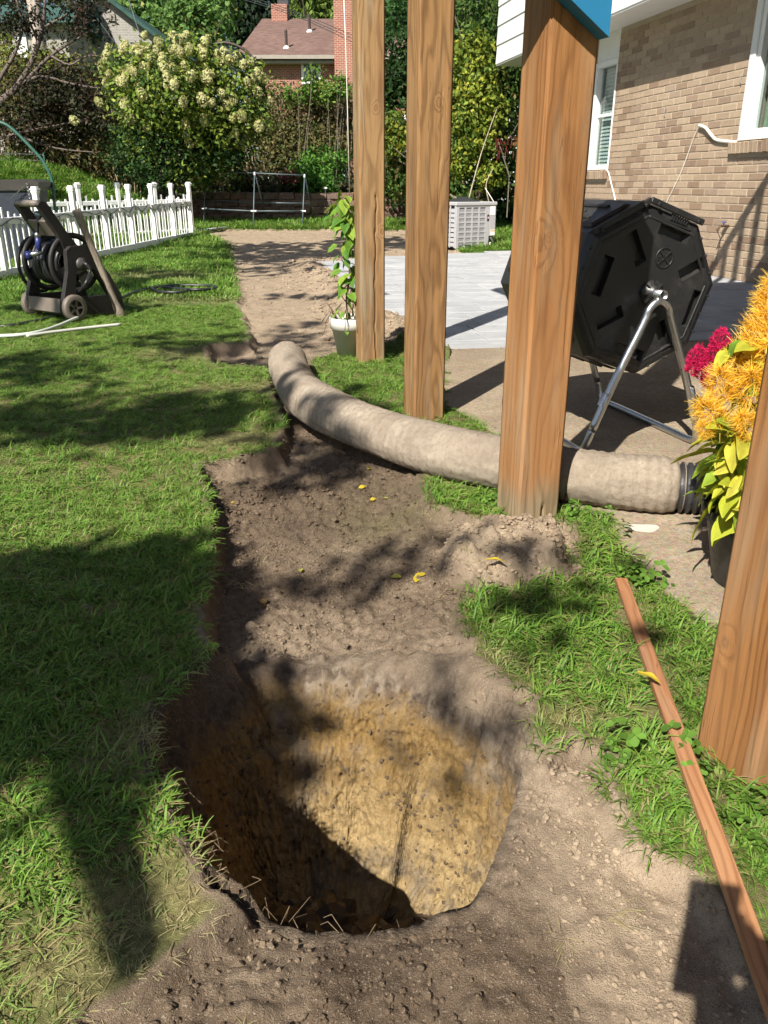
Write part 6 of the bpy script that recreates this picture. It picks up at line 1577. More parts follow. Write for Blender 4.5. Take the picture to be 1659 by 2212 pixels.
def grass_material():
    m = NT('grass_blade'); a = m.attr('col', 0); dr = m.attr('dryness', 2, 'INSTANCER'); r = m.n('ObjectInfo', out=5)
    col = m.mix(m.math('MULTIPLY', r, .35), a, (.16, .26, .04)); col = m.mix(dr, col, (.38, .32, .17))
    m.set(Base_Color=col, Roughness=.55, Specular_IOR_Level=.3)
    tr = m.t.nodes.new('ShaderNodeBsdfTranslucent'); m.t.links.new(col, tr.inputs[0]); mx = m.t.nodes.new('ShaderNodeMixShader'); mx.inputs[0].default_value = .3
    m.t.links.new(m.b.outputs[0], mx.inputs[1]); m.t.links.new(tr.outputs[0], mx.inputs[2]); m.t.links.new(mx.outputs[0], m.out.inputs[0]); return m.m
M_GRASS = grass_material()
short = [blade_clump(100 + i, 26, .036, .032, 1.15, .0016, 0, .24) for i in range(5)]
longg = [blade_clump(120 + i, 14, .062, .032, 1.3, .0021, 0, .14) for i in range(5)]
straw = [blade_clump(140 + i, 14, .07, .045, 1.2, .0014, .16, .95) for i in range(4)]
farc = [blade_clump(160 + i, 34, .055, .09, .9, .0046, 0, .14) for i in range(4)]
CLUMPS = short + longg + straw + farc
r = np.random.default_rng(17)
DRYSP = [(*G(430, 655)[:2], .55, .30), (*G(420, 765)[:2], .5, .22), (*G(340, 600)[:2], .8, .5), (*G(520, 950)[:2], .22, .14), (*G(330, 1590)[:2], .16, .10), (*G(430, 1960)[:2], .14, .10), (*G(300, 2120)[:2], .2, .08), (*G(1230, 1560)[:2], .12, .08), (*G(500, 840)[:2], .3, .15), (*G(1050, 1440)[:2], .1, .08)]
def dryness(x, y):
    d = .13 + .48 * fbm(x * 2.3, y * 2.3, 3, 201)
    for (sx, sy, rx, ry) in DRYSP: d = d + .9 * np.exp(-((x - sx) / rx) ** 2 - ((y - sy) / ry) ** 2)
    return d
def region(x0, x1, y0, y1, dens):
    n = int((x1 - x0) * (y1 - y0) * dens); return np.column_stack([r.uniform(x0, x1, n), r.uniform(y0, y1, n)])
def keep_lawn(P, margin=-.012):
    x, y = P[:, 0], P[:, 1]
    sd = polysd(x, y, DIRT) + .014 * fbm(x * 14, y * 14, 3, 5) + .02 * fbm(x * 4, y * 4, 2, 6)
    hd = polysd(x, y, HOLE); rimz = (hd > -.10) & (x < -.10) & (y < 1.6) & (y > .93)
    k_ = ((sd < margin) | rimz & (sd < .09)) & (polysd(x, y, SLAB) < -.005) & (polysd(x, y, PATIO) < -.01) & (hd < np.where(rimz, -.004, -.015))
    pc = np.array([(p.x, p.y) for p in PIPEC[::3]])
    d2 = ((P[:, None, :] - pc[None]) ** 2).sum(-1).min(1); k_ &= d2 > .095 ** 2
    for (_, (px, py), *_r) in POSTS: k_ &= (np.abs(x - px) > .08) | (np.abs(y - py) > .08)
    sa, sb = np.array(G(1341, 1253)[:2]), np.array(G(1668, 2150)[:2]); dd_ = sb - sa; tt_ = np.clip(((P - sa) @ dd_) / (dd_ @ dd_), 0, 1.15); k_ &= np.linalg.norm(P - sa - tt_[:, None] * dd_, axis=1) > .03
    k_ &= np.abs(x) < .47 * y + .35
    return P[k_]
near_ = keep_lawn(region(-1.5, 1.2, .55, 2.7, 2000)); mid_ = keep_lawn(region(-3.6, 1.0, 2.7, 7.6, 1000)); f1_ = keep_lawn(region(-6.6, 2.6, 7.6, 14, 260)); f2_ = keep_lawn(region(-11.5, 6, 14, 24, 95))
x_, y_ = f2_[:, 0], f2_[:, 1]; f2_ = f2_[y_ < wl1.y - .15 + np.where(x_ < wl0.x, 8, 0)]
def build_grass():
    P = np.concatenate([near_, mid_, f1_, f2_]); n = len(P); x, y = P[:, 0], P[:, 1]
    dr = dryness(x, y); bare = r.random(n) < np.clip((dr - .7) * .5, 0, .3); keep = ~bare
    P = P[keep]; x, y, dr = x[keep], y[keep], dr[keep]; n = len(P)
    rightz = (x > .2) & (y < 2.4) | (x > -.35) & (y > 2.4) & (y < 5.2)
    u = r.random(n)
    pick = np.where(y > 7.6, 14 + r.integers(0, 4, n), np.where(rightz & (u < .55) | (u < .16), 5 + r.integers(0, 5, n), r.integers(0, 5, n)))
    pick = np.where((r.random(n) < np.clip(dr - .2, .04, .8)) & (y < 7.6), 10 + r.integers(0, 4, n), pick)
    size = np.where(y > 14, 1.55, np.where(y > 7.6, .9, .74)) * (.7 + .6 * r.random(n)) * np.clip(1.12 - .35 * np.clip(dr, 0, 1), .6, 1.2)
    bank = (x < -4.8) & (y > 15); size = np.where(bank, size * 1.3, size)
    turn = np.column_stack([r.normal(0, .12, n), r.normal(0, .12, n), r.uniform(0, 6.283, n)])
    z = terrain(x, y) - .004
    lab = scatter('lawn_grass', np.column_stack([x, y, z]), turn, size, pick, CLUMPS, M_GRASS, {'dryness': np.clip((dr - .3) * .9, 0, .85) * (.5 + .8 * r.random(n))})
    tag(lab, 'green lawn grass with dry straw patches around the dug strip', 'grass')
    return n
ngrass = build_grass()
# sparse straw and grass lying on the bare soil
P = region(-.8, .75, .6, 3.0, 260); sd = polysd(P[:, 0], P[:, 1], DIRT); P = P[(sd > 0) & (sd < .16 + .2 * r.random(len(P)) ** 3) & (polysd(P[:, 0], P[:, 1], HOLE) < -.07)]
P = P[r.random(len(P)) < .18]
n = len(P); tag(scatter('loose_straw', np.column_stack([P, terrain(P[:, 0], P[:, 1]) + .002]), np.column_stack([r.normal(0, .2, n), r.normal(0, .2, n), r.uniform(0, 6.28, n)]), .3 + .4 * r.random(n), 0 + r.integers(0, 4, n), straw, M_GRASS, {'dryness': np.full(n, .7)}), 'dry straw and torn roots strewn on the bare soil', 'straw')
# roots and grass hanging over the cut edge of the hole
# ------------------------------------------------------------------ leafy weeds
def weed(seed):
    rr = np.random.default_rng(seed); V = []; Fq = []; C = []
    for i in range(5):
        a = rr.uniform(0, 6.28); h = rr.uniform(.015, .05); d = rr.uniform(.005, .045); c0 = np.array([d * math.cos(a), d * math.sin(a), h])
        for k_ in range(3):
            b_ = a + (k_ - 1) * 1.5; ax = np.array([math.cos(b_), math.sin(b_), rr.uniform(-.25, .15)]); sd_ = np.array([-math.sin(b_), math.cos(b_), 0]); s = rr.uniform(.014, .024); o = len(V)
            V += [c0, c0 + ax * s * .45 + sd_ * s * .38 + [0, 0, .002], c0 + ax * s * .85 + sd_ * s * .25, c0 + ax * s, c0 + ax * s * .85 - sd_ * s * .25, c0 + ax * s * .45 - sd_ * s * .38 + [0, 0, .002]]
            Fq += [(o, o + 1, o + 2, o + 3), (o, o + 3, o + 4, o + 5)]; C += [np.array([.12, .235, .035]) * rr.uniform(.55, 1.3)] * 6
    return npmesh('weed', V, Fq, False, np.array(C))
weeds = [weed(300 + i) for i in range(5)]
W1 = smoothpoly(GP([(1320, 1640), (1440, 1600), (1560, 1690), (1659, 1740), (1700, 1950), (1560, 1900), (1420, 1850), (1340, 1760)]), 1); W2 = GP([(1235, 1110), (1290, 1110), (1420, 1270), (1380, 1290), (1250, 1180)]); W3 = GP([(1000, 1080), (1075, 1070), (1078, 1130), (1010, 1120)]); W4 = GP([(840, 770), (900, 770), (900, 800), (840, 800)])
PW = []
for W_, dn in ((W1, 170), (W2, 240), (W3, 200), (W4, 250)):
    W_ = np.array(W_); q = region(W_[:, 0].min(), W_[:, 0].max(), W_[:, 1].min(), W_[:, 1].max(), dn); PW.append(q[polysd(q[:, 0], q[:, 1], W_) > -.01])
PW = np.concatenate(PW); PW = PW[(polysd(PW[:, 0], PW[:, 1], SLAB) < .03)]; n = len(PW)
tag(scatter('ground_weeds', np.column_stack([PW, terrain(PW[:, 0], PW[:, 1]) + .004]), np.column_stack([r.normal(0, .4, n), r.normal(0, .4, n), r.uniform(0, 6.28, n)]), .45 + .7 * r.random(n), r.integers(0, 5, n), weeds, M_LEAF), 'small three-leaved weeds creeping through the grass by the posts', 'weeds')
# ------------------------------------------------------------------ crumbs, pebbles and clods
def pebble(seed, rough=.25, sub=1):
    rr = random.Random(seed); bm_ = bmesh.new(); bmesh.ops.create_icosphere(bm_, subdivisions=sub, radius=.5)
    s = (rr.uniform(.8, 1.2), rr.uniform(.7, 1.1), rr.uniform(.45, .8))
    for v in bm_.verts: v.co = Vector((v.co.x * s[0], v.co.y * s[1], v.co.z * s[2])) * (1 + rr.uniform(-rough, rough))
    me = bpy.data.meshes.new('pebble'); bm_.to_mesh(me); bm_.free(); return me
PEB = [pebble(i, .32) for i in range(7)]; LUMP = [pebble(50 + i, .30, 2) for i in range(7)]
def crumb_material(name, stops):
    m = NT(name); rr_ = m.n('ObjectInfo', out=5); co = m.geo(); c = m.ramp(rr_, stops); n1 = m.noise(co, 180, 3)
    return m.set(Base_Color=m.mix(m.rng(n1, .3, .7, 0, .5), c, (.06, .045, .03)), Roughness=.95, Specular_IOR_Level=.15)
M_CRUMB = crumb_material('soil_crumb', [(0, (.10, .075, .05)), (.4, (.18, .14, .10)), (.75, (.25, .20, .145)), (.95, (.30, .25, .19)), (1, (.42, .38, .32))])
M_RUBBLE = crumb_material('pale_rubble', [(0, (.20, .15, .10)), (.5, (.31, .25, .175)), (1, (.40, .33, .24))])
M_GRAV = crumb_material('brick_gravel', [(0, (.16, .11, .08)), (.35, (.27, .20, .15)), (.6, (.28, .10, .07)), (.8, (.36, .20, .16)), (1, (.48, .42, .36))])
M_CLAYC = crumb_material('clay_clod', [(0, (.07, .055, .045)), (.5, (.15, .10, .045)), (1, (.26, .165, .06))])
_ms, _cs, _hs = soil_material('loose_soil', False, 'INSTANCER'); M_SOILC = _ms.set(Base_Color=_cs, Roughness=.95, Specular_IOR_Level=.15, Normal=_ms.bump(_hs, .6, .004))
def crumbs(name, P, lo, hi, mt, lab, power=3.0, zoff=0.0, zfun=None, pieces=None):
    n = len(P); s = lo + (hi - lo) * r.random(n) ** power
    z = (terrain(P[:, 0], P[:, 1]) if zfun is None else zfun(P)) + s * .12 + zoff
    o = scatter(name, np.column_stack([P, z]), r.uniform(0, 6.28, (n, 3)) * [.12, .12, 1], s, r.integers(0, 7, n), pieces or PEB, mt, dict(zip(('dry', 'moss'), soil_attrs(P[:, 0], P[:, 1]))) if mt is M_SOILC else None); tag(o, lab, 'soil'); return o
P = region(-.95, .85, .6, 2.4, 17000); P = P[(polysd(P[:, 0], P[:, 1], DIRT) > .0) & (polysd(P[:, 0], P[:, 1], HOLE) < -.012)]
P = P[r.random(len(P)) < .35 + .65 * (fbm(P[:, 0] * 4, P[:, 1] * 4, 3, 401) > 0)]
crumbs('soil_crumbs', P, .0022, .013, M_SOILC, 'loose crumbs of dry soil around the hole', 4.0)
P = region(-1.3, .8, 2.4, 6.5, 2200); P = P[(polysd(P[:, 0], P[:, 1], DIRT) > 0)]
crumbs('trench_crumbs', P, .003, .02, M_SOILC, 'soil crumbs in the dug strip beside the pipe', 5)
gx, gy_ = G(520, 1040)[:2]; P = np.column_stack([r.normal(gx, .16, 600), r.normal(gy_, .14, 600)]); Pb = np.column_stack([r.normal(G(840, 1040)[0], .16, 240), r.normal(G(840, 1040)[1], .16, 240)]); P = np.concatenate([P, Pb]); P = P[polysd(P[:, 0], P[:, 1], DIRT) > .015]
crumbs('brick_gravel', P, .004, .024, M_GRAV, 'reddish gravel and brick chips in the strip near the pipe', 3)
q = region(float(MOUND[:, 0].min()) - .05, float(MOUND[:, 0].max()) + .05, float(MOUND[:, 1].min()) - .05, float(MOUND[:, 1].max()) + .05, 9000); q = q[polysd(q[:, 0], q[:, 1], MOUND) > -.03]
crumbs('mound_clods', q, .003, .022, M_SOILC, 'crumbly clods on the dirt mound before the middle post', 4)
q = region(-1.7, .75, 5.2, 13, 520); spd = polysd(q[:, 0], q[:, 1], PATIO); q = q[(spd < -.01) & (spd > -.75 * r.random(len(q)) ** .8) & (q[:, 0] < .6)]
crumbs('rubble_bank', q, .008, .05, M_SOILC, 'pale clods of soil banked along the left edge of the paving', 4)
q = region(-2.6, .4, 6.5, 14, 90); q = q[(polysd(q[:, 0], q[:, 1], DIRT) > 0) & (polysd(q[:, 0], q[:, 1], PATIO) < -.02)]
crumbs('far_clods', q, .01, .04, M_SOILC, 'scattered clods on the far bare soil', 4)
lc2 = lc; a_ = r.uniform(0, 6.28, 700); rad_ = .27 * np.sqrt(r.random(700)); q = np.column_stack([lc2[0] + rad_ * np.cos(a_), lc2[1] + rad_ * np.sin(a_)])
crumbs('clay_clods', q, .015, .085, M_CLAYC, 'broken clay lumps on the floor of the hole', 2.0, .01, pieces=LUMP, zfun= lambda P: np.full(len(P), -.60) + .045 * fbm(P[:, 0] * 9, P[:, 1] * 9, 4, 71))

# stones and lumps stuck in the wall of the hole, roots torn at its rim
sel = np.arange(12 * NA, 100 * NA); sel = r.choice(sel, 2600); q3 = PV[sel]
keep_ = r.random(len(q3)) < .3 + .7 * (fbm(q3[:, 0] * 12 + q3[:, 2] * 6, q3[:, 1] * 12 - q3[:, 2] * 9, 2, 77) > .1); q3 = q3[keep_]; n = len(q3)
tag(scatter('wall_lumps', q3, r.uniform(0, 6.28, (n, 3)), .003 + .012 * r.random(n) ** 4, r.integers(0, 7, n), PEB, crumb_material('clay_crumb', [(0, (.10, .075, .05)), (.4, (.24, .165, .08)), (.8, (.36, .26, .135)), (1, (.40, .35, .28))])), 'small lumps and stones sticking out of the hole wall', 'soil')
mbb = MB(); rq = random.Random(8)
for i in range(230):
    k_ = rq.randrange(NA); p0 = Vector((ring[k_, 0], ring[k_, 1], rim_z[k_])); inn = Vector((-nrm[k_, 0], -nrm[k_, 1], 0))
    if p0.x > .05 and rq.random() < .75: continue
    p0 += Vector((0, 0, -rq.uniform(-.008, .05))) + inn * rq.uniform(-.01, .01); L_ = rq.uniform(.015, .055)
    p1 = p0 + inn * L_ * rq.uniform(.2, .6) + Vector((rq.uniform(-.02, .02), rq.uniform(-.02, .02), rq.uniform(-.01, .02))); p2 = p1 + inn * L_ * .25 + Vector((rq.uniform(-.02, .02), rq.uniform(-.02, .02), -L_ * rq.uniform(.2, .9)))
    mbb.tube([p0, p1, p2], [.0006, .0005, .0003], 3, False)
stuff(tag(mbb.obj('torn_roots', plain('dry_root', (.20, .145, .085), .9, .3, 60), None, False, False), 'fine torn grass roots hanging over the rim of the hole', 'roots'))

# ================================================================== potted celosia
M_POT = plain('black_nursery_pot', (.022, .022, .023), .5, .25, 14)
PC_ = Vector((1.01, 1.955, .006)); Rt, Rb, Ph = .17, .118, .215
pot = thing('flower_pot', 'black plastic nursery pot standing on the slab beside the nearest post', 'pot', PC_)
b = MB(); b.lathe([(.001, 0), (Rb - .006, 0), (Rb, .006), (Rt - .014, Ph - .035), (Rt - .012, Ph - .032), (Rt, Ph - .03), (Rt + .004, Ph - .004), (Rt, Ph), (Rt - .006, Ph - .002), (Rt - .012, Ph - .03), (Rt - .02, Ph - .06)], 40, PC_); b.obj('tub', M_POT, pot, True)
b = MB(); b.lathe([(.001, Ph - .045), (Rt - .02, Ph - .05)], 30, PC_); b.obj('potting_soil', M_BED, pot)
def broad_leaf(seed, col, brown=0.0, curl=.25):
    rr = np.random.default_rng(seed); nu, nv = 9, 6; V = []; C = []
    for i in range(nu):
        t = i / (nu - 1); w = .30 * math.sin(math.pi * min(1, t * .94 + .05)) ** .8 * (1 - .35 * t) + .004
        for j in range(nv):
            s = j / (nv - 1) * 2 - 1
            z = -curl * t * t + .14 * abs(s) * w * 2 + .03 * math.sin(t * 9 + seed) * abs(s)
            V.append((s * w, t, z)); vein = .82 if abs(s) < .25 else 1.0
            bw = brown * (1 if rr.random() < .5 else .3) * (t > .35 or abs(s) > .7)
            C.append(np.array(col) * vein * rr.uniform(.92, 1.08) * (1 - bw) + np.array([.16, .075, .03]) * bw)
    ii = np.arange(nu * nv).reshape(nu, nv); Fq = np.stack([ii[:-1, :-1], ii[:-1, 1:], ii[1:, 1:], ii[1:, :-1]], -1).reshape(-1, 4)
    me = npmesh('leaf', V, Fq, True, np.clip(np.array(C), .01, .9)); me.materials.append(M_LEAF); return me
cel = thing('celosia_plant', 'yellow feathery celosia with yellow-green leaves in the black pot', 'flower', PC_ + Vector((0, 0, Ph - .05)))
lf = [broad_leaf(1, (.42, .46, .04), .0), broad_leaf(2, (.28, .40, .04), .05), broad_leaf(3, (.55, .52, .06), .2, .4), broad_leaf(4, (.16, .30, .035), 0), broad_leaf(5, (.30, .16, .06), .8, .8), broad_leaf(6, (.48, .50, .05), .08, .35)]
rc2 = random.Random(12); Yc0 = 1.95
def aim(o, loc, dirv, s, roll=0.0):
    d = Vector(dirv).normalized(); o.rotation_mode = 'QUATERNION'; o.rotation_quaternion = d.to_track_quat('Y', 'Z') @ Matrix.Rotation(roll, 4, 'Y').to_quaternion(); o.location = loc; o.scale = (s, s, s)
for i in range(120):
    z = PC_.z + Ph + .005 + .20 * rc2.random() ** .9; a = rc2.uniform(math.pi * .55, math.pi * 1.75) if i % 3 else rc2.uniform(0, 6.28); rad = .05 + .10 * rc2.random()
    low = (z - PC_.z - Ph) < .06
    me = lf[4] if low and rc2.random() < .45 else rc2.choice([lf[0], lf[1], lf[2], lf[5], lf[5], lf[3], lf[0]])
    o = link('leaf', me, M_LEAF, cel); aim(o, PC_ + Vector((math.cos(a) * rad, math.sin(a) * rad, z - PC_.z)), (math.cos(a), math.sin(a), rc2.uniform(-1.1, .2)), rc2.uniform(.07, .125), rc2.uniform(-.5, .5))
for i in range(70):
    q = Vector(at(rc2.uniform(1500, 1640), rc2.uniform(930, 1105), Yc0 + rc2.uniform(-.16, -.02))); q.x = max(q.x, .84)
    o = link('leaf', rc2.choice([lf[0], lf[1], lf[5], lf[0], lf[2]]), M_LEAF, cel); aim(o, q, (rc2.uniform(-1, .6), rc2.uniform(-1, .1), rc2.uniform(-1.0, .45)), rc2.uniform(.055, .11), rc2.uniform(-1.3, 1.3))
b = MB()
for i in range(9):
    a = rc2.uniform(0, 6.28); q = PC_ + Vector((math.cos(a) * .09, math.sin(a) * .09, Ph - .05)); b.tube(spline([q, q + Vector((.01, 0, .15)), q + Vector((math.cos(a) * .05, math.sin(a) * .05, .34))], 3), .006, 6)
b.obj('stems', plain('green_stem', (.25, .35, .08), .6, .2, 20), cel, True)
def plume(seed, pal, n=720, rad=.48, h=1.2, L=.40, wd=.012):
    rr = np.random.default_rng(seed); V = []; Fq = []; C = []
    for i in range(n):
        t = rr.random(); a = rr.uniform(0, 6.28); rr0 = rad * math.sin(math.pi * (t * .8 + .18)) ** .8 * .8; p = np.array([rr0 * math.cos(a) * .75, rr0 * math.sin(a) * .75, t * h - .4])
        d = np.array([math.cos(a), math.sin(a), .55 + rr.normal() * .35]); d /= np.linalg.norm(d); sd_ = np.cross(d, rr.normal(size=3)); sd_ /= np.linalg.norm(sd_); cu = np.cross(d, sd_); k_ = rr.uniform(.5, 1.2); col = np.array(pal[rr.integers(len(pal))]) * rr.uniform(.85, 1.15); o = len(V); cv = rr.random()
        for s in range(5):
            u = s / 4; q = p + d * L * k_ * u + cu * L * (.2 + .7 * cv) * k_ * u * u; w = wd * (1 - .7 * u) * (1 if s else .6)
            V += [q - sd_ * w, q + sd_ * w]; cc_ = (np.array([.80, .43, .02]) * (1 - u) + col * 1.04 * u) if pal is YP else col * (.78 + .3 * u); C += [cc_] * 2
        for s in range(4): Fq.append((o + 2 * s, o + 2 * s + 1, o + 2 * s + 3, o + 2 * s + 2))
    me = npmesh('plume', V, Fq, True, np.clip(np.array(C), .01, .95)); me.materials.append(M_PETAL); return me
YP = [(.82, .50, .03), (.84, .57, .07), (.78, .40, .02), (.86, .70, .26), (.84, .60, .10)]; MP = [(.62, .01, .10), (.50, .008, .08), (.70, .03, .15)]
yp = [plume(i, YP) for i in range(4)]; mpq = [plume(20 + i, MP, 700, .55, 1.0, .17, .02) for i in range(2)]
Yc = 1.95
for (x, y, s, dy) in ((1545, 845, .10, -.06), (1575, 800, .10, -.02), (1530, 905, .085, -.1), (1600, 760, .11, 0), (1625, 715, .10, .02), (1650, 675, .10, .04), (1612, 850, .10, -.08), (1640, 790, .11, -.05), (1600, 925, .085, -.14), (1660, 730, .11, 0), (1680, 850, .11, -.05), (1665, 640, .08, .06), (1512, 935, .05, -.12), (1690, 770, .1, .05)):
    s *= rc2.uniform(.62, .82); o = link('plume', rc2.choice(yp), M_PETAL, cel); place(o, Vector(at(x + 14, y, Yc + dy)), (rc2.uniform(-.7, .1), rc2.uniform(-.6, .5), rc2.uniform(0, 6.2)), s)
for i in range(34):
    q = Vector(at(rc2.uniform(1545, 1690), rc2.uniform(720, 930), Yc0 + rc2.uniform(-.06, .06))); q.x += .02
    o = link('leaf', rc2.choice([lf[0], lf[1], lf[3], lf[5]]), M_LEAF, cel); aim(o, q, (rc2.uniform(-1, .6), rc2.uniform(-1, .2), rc2.uniform(-.8, .6)), rc2.uniform(.05, .09), rc2.uniform(-1.3, 1.3))
mc = thing('magenta_celosia', 'magenta crested celosia flower left of the yellow plumes', 'flower', PC_ + Vector((-.03, .1, Ph)))
for (x, y, s) in ((1506, 780, .058), (1522, 800, .058), (1556, 742, .056), (1540, 765, .045), (1496, 795, .042), (1530, 822, .042)):
    o = link('plume', rc2.choice(mpq), M_PETAL, mc); place(o, Vector(at(x, y, Yc + .02)), (rc2.uniform(-.4, .4), rc2.uniform(-.4, .4), rc2.uniform(0, 6)), s)
b = MB(); b.tube(spline([PC_ + Vector((-.03, .1, Ph - .05)), Vector(at(1540, 870, Yc + .12)), Vector(at(1525, 800, Yc + .12))], 4), .006, 6); b.obj('stem', plain('red_stem', (.3, .10, .08), .6, .2, 20), mc, True)

# ================================================================== pale pot with climbing vine
vp0 = Vector(onT(759, 768)); vp0.z -= .0
M_PALE = plain('pale_grey_pot', (.52, .51, .46), .6, .08, 8)
vpot = thing('vine_pot', 'pale grey flower pot at the foot of the farthest post', 'pot', vp0)
ph2 = .24
b = MB(); b.lathe([(.001, 0), (.085, 0), (.118, ph2 - .07), (.128, ph2 - .068), (.134, ph2), (.126, ph2), (.118, ph2 - .03), (.001, ph2 - .03)], 30, vp0); b.obj('tub', M_PALE, vpot, True)
vine = thing('climbing_vine', 'heart-leaved green vine climbing beside the farthest post', 'vine', vp0 + Vector((0, 0, ph2 - .03)))
vl = [broad_leaf(31, (.16, .30, .04), 0, .35), broad_leaf(32, (.26, .38, .05), 0, .3), broad_leaf(33, (.09, .21, .03), 0, .4)]
for me in vl:
    for v in me.vertices: v.co.x *= 1.35
VY = vp0.y - .02
path = [A3(752, 690, VY), A3(748, 640, VY), A3(757, 590, VY), A3(748, 545, VY), A3(758, 500, VY), A3(745, 470, VY), A3(740, 440, VY), A3(746, 425, VY)]
sp_ = spline(path, 6); b = MB(); b.tube(sp_, .005, 5); b.tube([q + Vector((.035 * math.sin(i * .7), .02, 0)) for i, q in enumerate(sp_)], .004, 5)
for i in range(22):
    a = rc2.uniform(0, 6.28); q = vp0 + Vector((.09 * math.cos(a), .09 * math.sin(a), ph2 - .02)); e = q + Vector((.1 * math.cos(a), .1 * math.sin(a) , rc2.uniform(-.10, .12))); b.tube([q, q.lerp(e, .5) + Vector((0, 0, .06)), e], .0022, 4)
b.obj('stems', plain('vine_stem', (.14, .09, .05), .7, .2, 20), vine, True)
for i in range(125):
    t = rc2.random() ** .9; k_ = min(len(sp_) - 1, int(t * (len(sp_) - 1))); q = sp_[k_]; a = rc2.uniform(0, 6.28); wd2 = .085 * (1 - .35 * t)
    o = link('leaf', rc2.choice(vl), M_LEAF, vine); aim(o, q + Vector((math.cos(a) * wd2 * rc2.random(), -.02 + .05 * math.sin(a), rc2.uniform(-.05, .05))), (math.cos(a), -.35 + .5 * math.sin(a), rc2.uniform(-1.1, -.1)), rc2.uniform(.045, .085) * (1.1 if t > .75 else 1), rc2.uniform(-.6, .6))
b = MB(); b.tube([A3(742, -20, 4.8), A3(747, 100, 4.8), A3(751, 250, 4.82), A3(755, 420, 4.85)], .0028, 5); tag(b.obj('hanging_string', M_CORD, None, True), 'thin white string hanging down along the farthest post', 'string')

# ================================================================== stake, fallen leaves, odds and ends
M_STAKE = wood('red_cedar_stake', (.41, .21, .10), (.25, .11, .05), (), (.0, .12), 75, .35, 0, 41.)
a = Vector(G(1341, 1253, .03)); c = Vector(G(1668, 2150, .035)); c = a + (c - a) * 1.12
b = MB(); b.bar((0, 0, -(c - a).length / 2), (0, 0, (c - a).length / 2), .031, .015, (1, 0, 0), .0015); me = b.mesh('stake'); fixn(me)
o = link('wooden_stake', me, M_STAKE); o.location = (a + c) / 2; d = (c - a).normalized(); zx = Vector((0, 0, 1)); sx_ = d.cross(zx).normalized(); ux_ = sx_.cross(d)
o.rotation_euler = Matrix((ux_, sx_ * -1, d)).transposed().to_euler() if False else Matrix((ux_, d.cross(ux_), d)).transposed().to_euler()
tag(o, 'long reddish wooden stake lying on the grass at right', 'stake')
FL = [(500, 1095, .055, 0, 'yellow curled leaf on red gravel left of the strip'), (848, 903 + 0, 0, 0, '')]
fl_m = [broad_leaf(51, (.62, .44, .05), .05, .3), broad_leaf(52, (.42, .42, .08), .1, .3), broad_leaf(53, (.66, .50, .05), .0, .2)]
leaf_spots = [(500, 1097, .05, 0, 'yellow curled leaf on the red gravel left of the strip'), (776, 1062, .035, 2, 'bright yellow leaf on damp soil below the pipe bend'), (690, 964, .03, 1, 'pale leaf in the shadow edge under the pipe'), (800, 1087, .028, 2, 'small yellow leaf right of the brighter one below the pipe'), (795, 1020, .03, 2, 'yellow leaf close under the pipe middle'), (865, 1256, .042, 1, 'green-yellow leaf in the strip left of the mound'), (905, 1258, .026, 2, 'tiny bright leaf just left of the mound foot'), (918, 1247, .034, 2, 'yellow leaf touching the mound foot'), (650, 1243, .022, 1, 'small leaf in the middle of the strip'), (1047, 1218, .045, 2, 'long yellow leaf on the dirt mound'), (1003, 1262, .026, 0, 'orange-yellow leaf at the lower corner of the mound'), (1376, 1463, .042, 2, 'bright yellow leaf in the grass beside the wooden stake'), (838, 1083, .02, 1, 'tiny pale leaf on the mossy patch')]
for (x, y, s, k_, lab) in leaf_spots:
    q = Vector(onT(x, y)); mz = .03 if k_ == 2 and 1000 < x < 1100 and y < 1230 else 0
    if 940 < x < 1235 and 1135 < y < 1262: q = Vector(G(x, y, .075))
    if 1300 < x: q = Vector(G(x, y, .05))
    a = rc2.uniform(0, 6.28); o = link('fallen_leaf', fl_m[k_], M_LEAF); aim(o, q + Vector((0, 0, .012)), (math.cos(a), math.sin(a), rc2.uniform(-.05, .25)), s * 1.15, rc2.uniform(-.3, .3)); tag(o, lab, 'leaf', 'fallen leaves')
# spilt white patch on the slab
b = MB(); c0 = Vector(G(1388, 1140, .0075)); n_ = 22
out = [(c0.x + .052 * (1 + .15 * math.sin(i * .9) + .05 * math.sin(i * 5)) * math.cos(i * 2 * math.pi / n_), c0.y + .03 * (1 + .2 * math.sin(i * .7 + 1)) * math.sin(i * 2 * math.pi / n_)) for i in range(n_)]
b.prism(out, .0045, .0085, lambda p, q, t: (p, q, t)); tag(b.obj('plaster_splash', plain('white_plaster', (.50, .47, .41), .9, .08, 40, bump=.4)), 'dried white splash on the concrete between pipe and pot', 'stain')
for (x, y, s, lab) in ((545, 1362, .035, 'ochre clay lump at the far lip of the hole'), (588, 1340, .028, 'grey stone just behind the hole'), (570, 1305, .026, 'brown clod in the middle of the strip'), (185, 1320, .03, 'dark clod lying on the shaded lawn'), (1320, 1465, .03, 'brown clod in the right-hand grass'), (560, 775, .04, 'white stone at the torn sod beside the pipe end')):
    q = Vector(onT(x, y)); o = link('clod', pebble(hash(lab) % 1000 if False else int(x + y), .2), [M_CLAYC, M_RUBBLE, M_CRUMB][int(x) % 3]); place(o, q + Vector((0, 0, s * .25)), (0, 0, x), s * 1.3); tag(o, lab, 'clod')
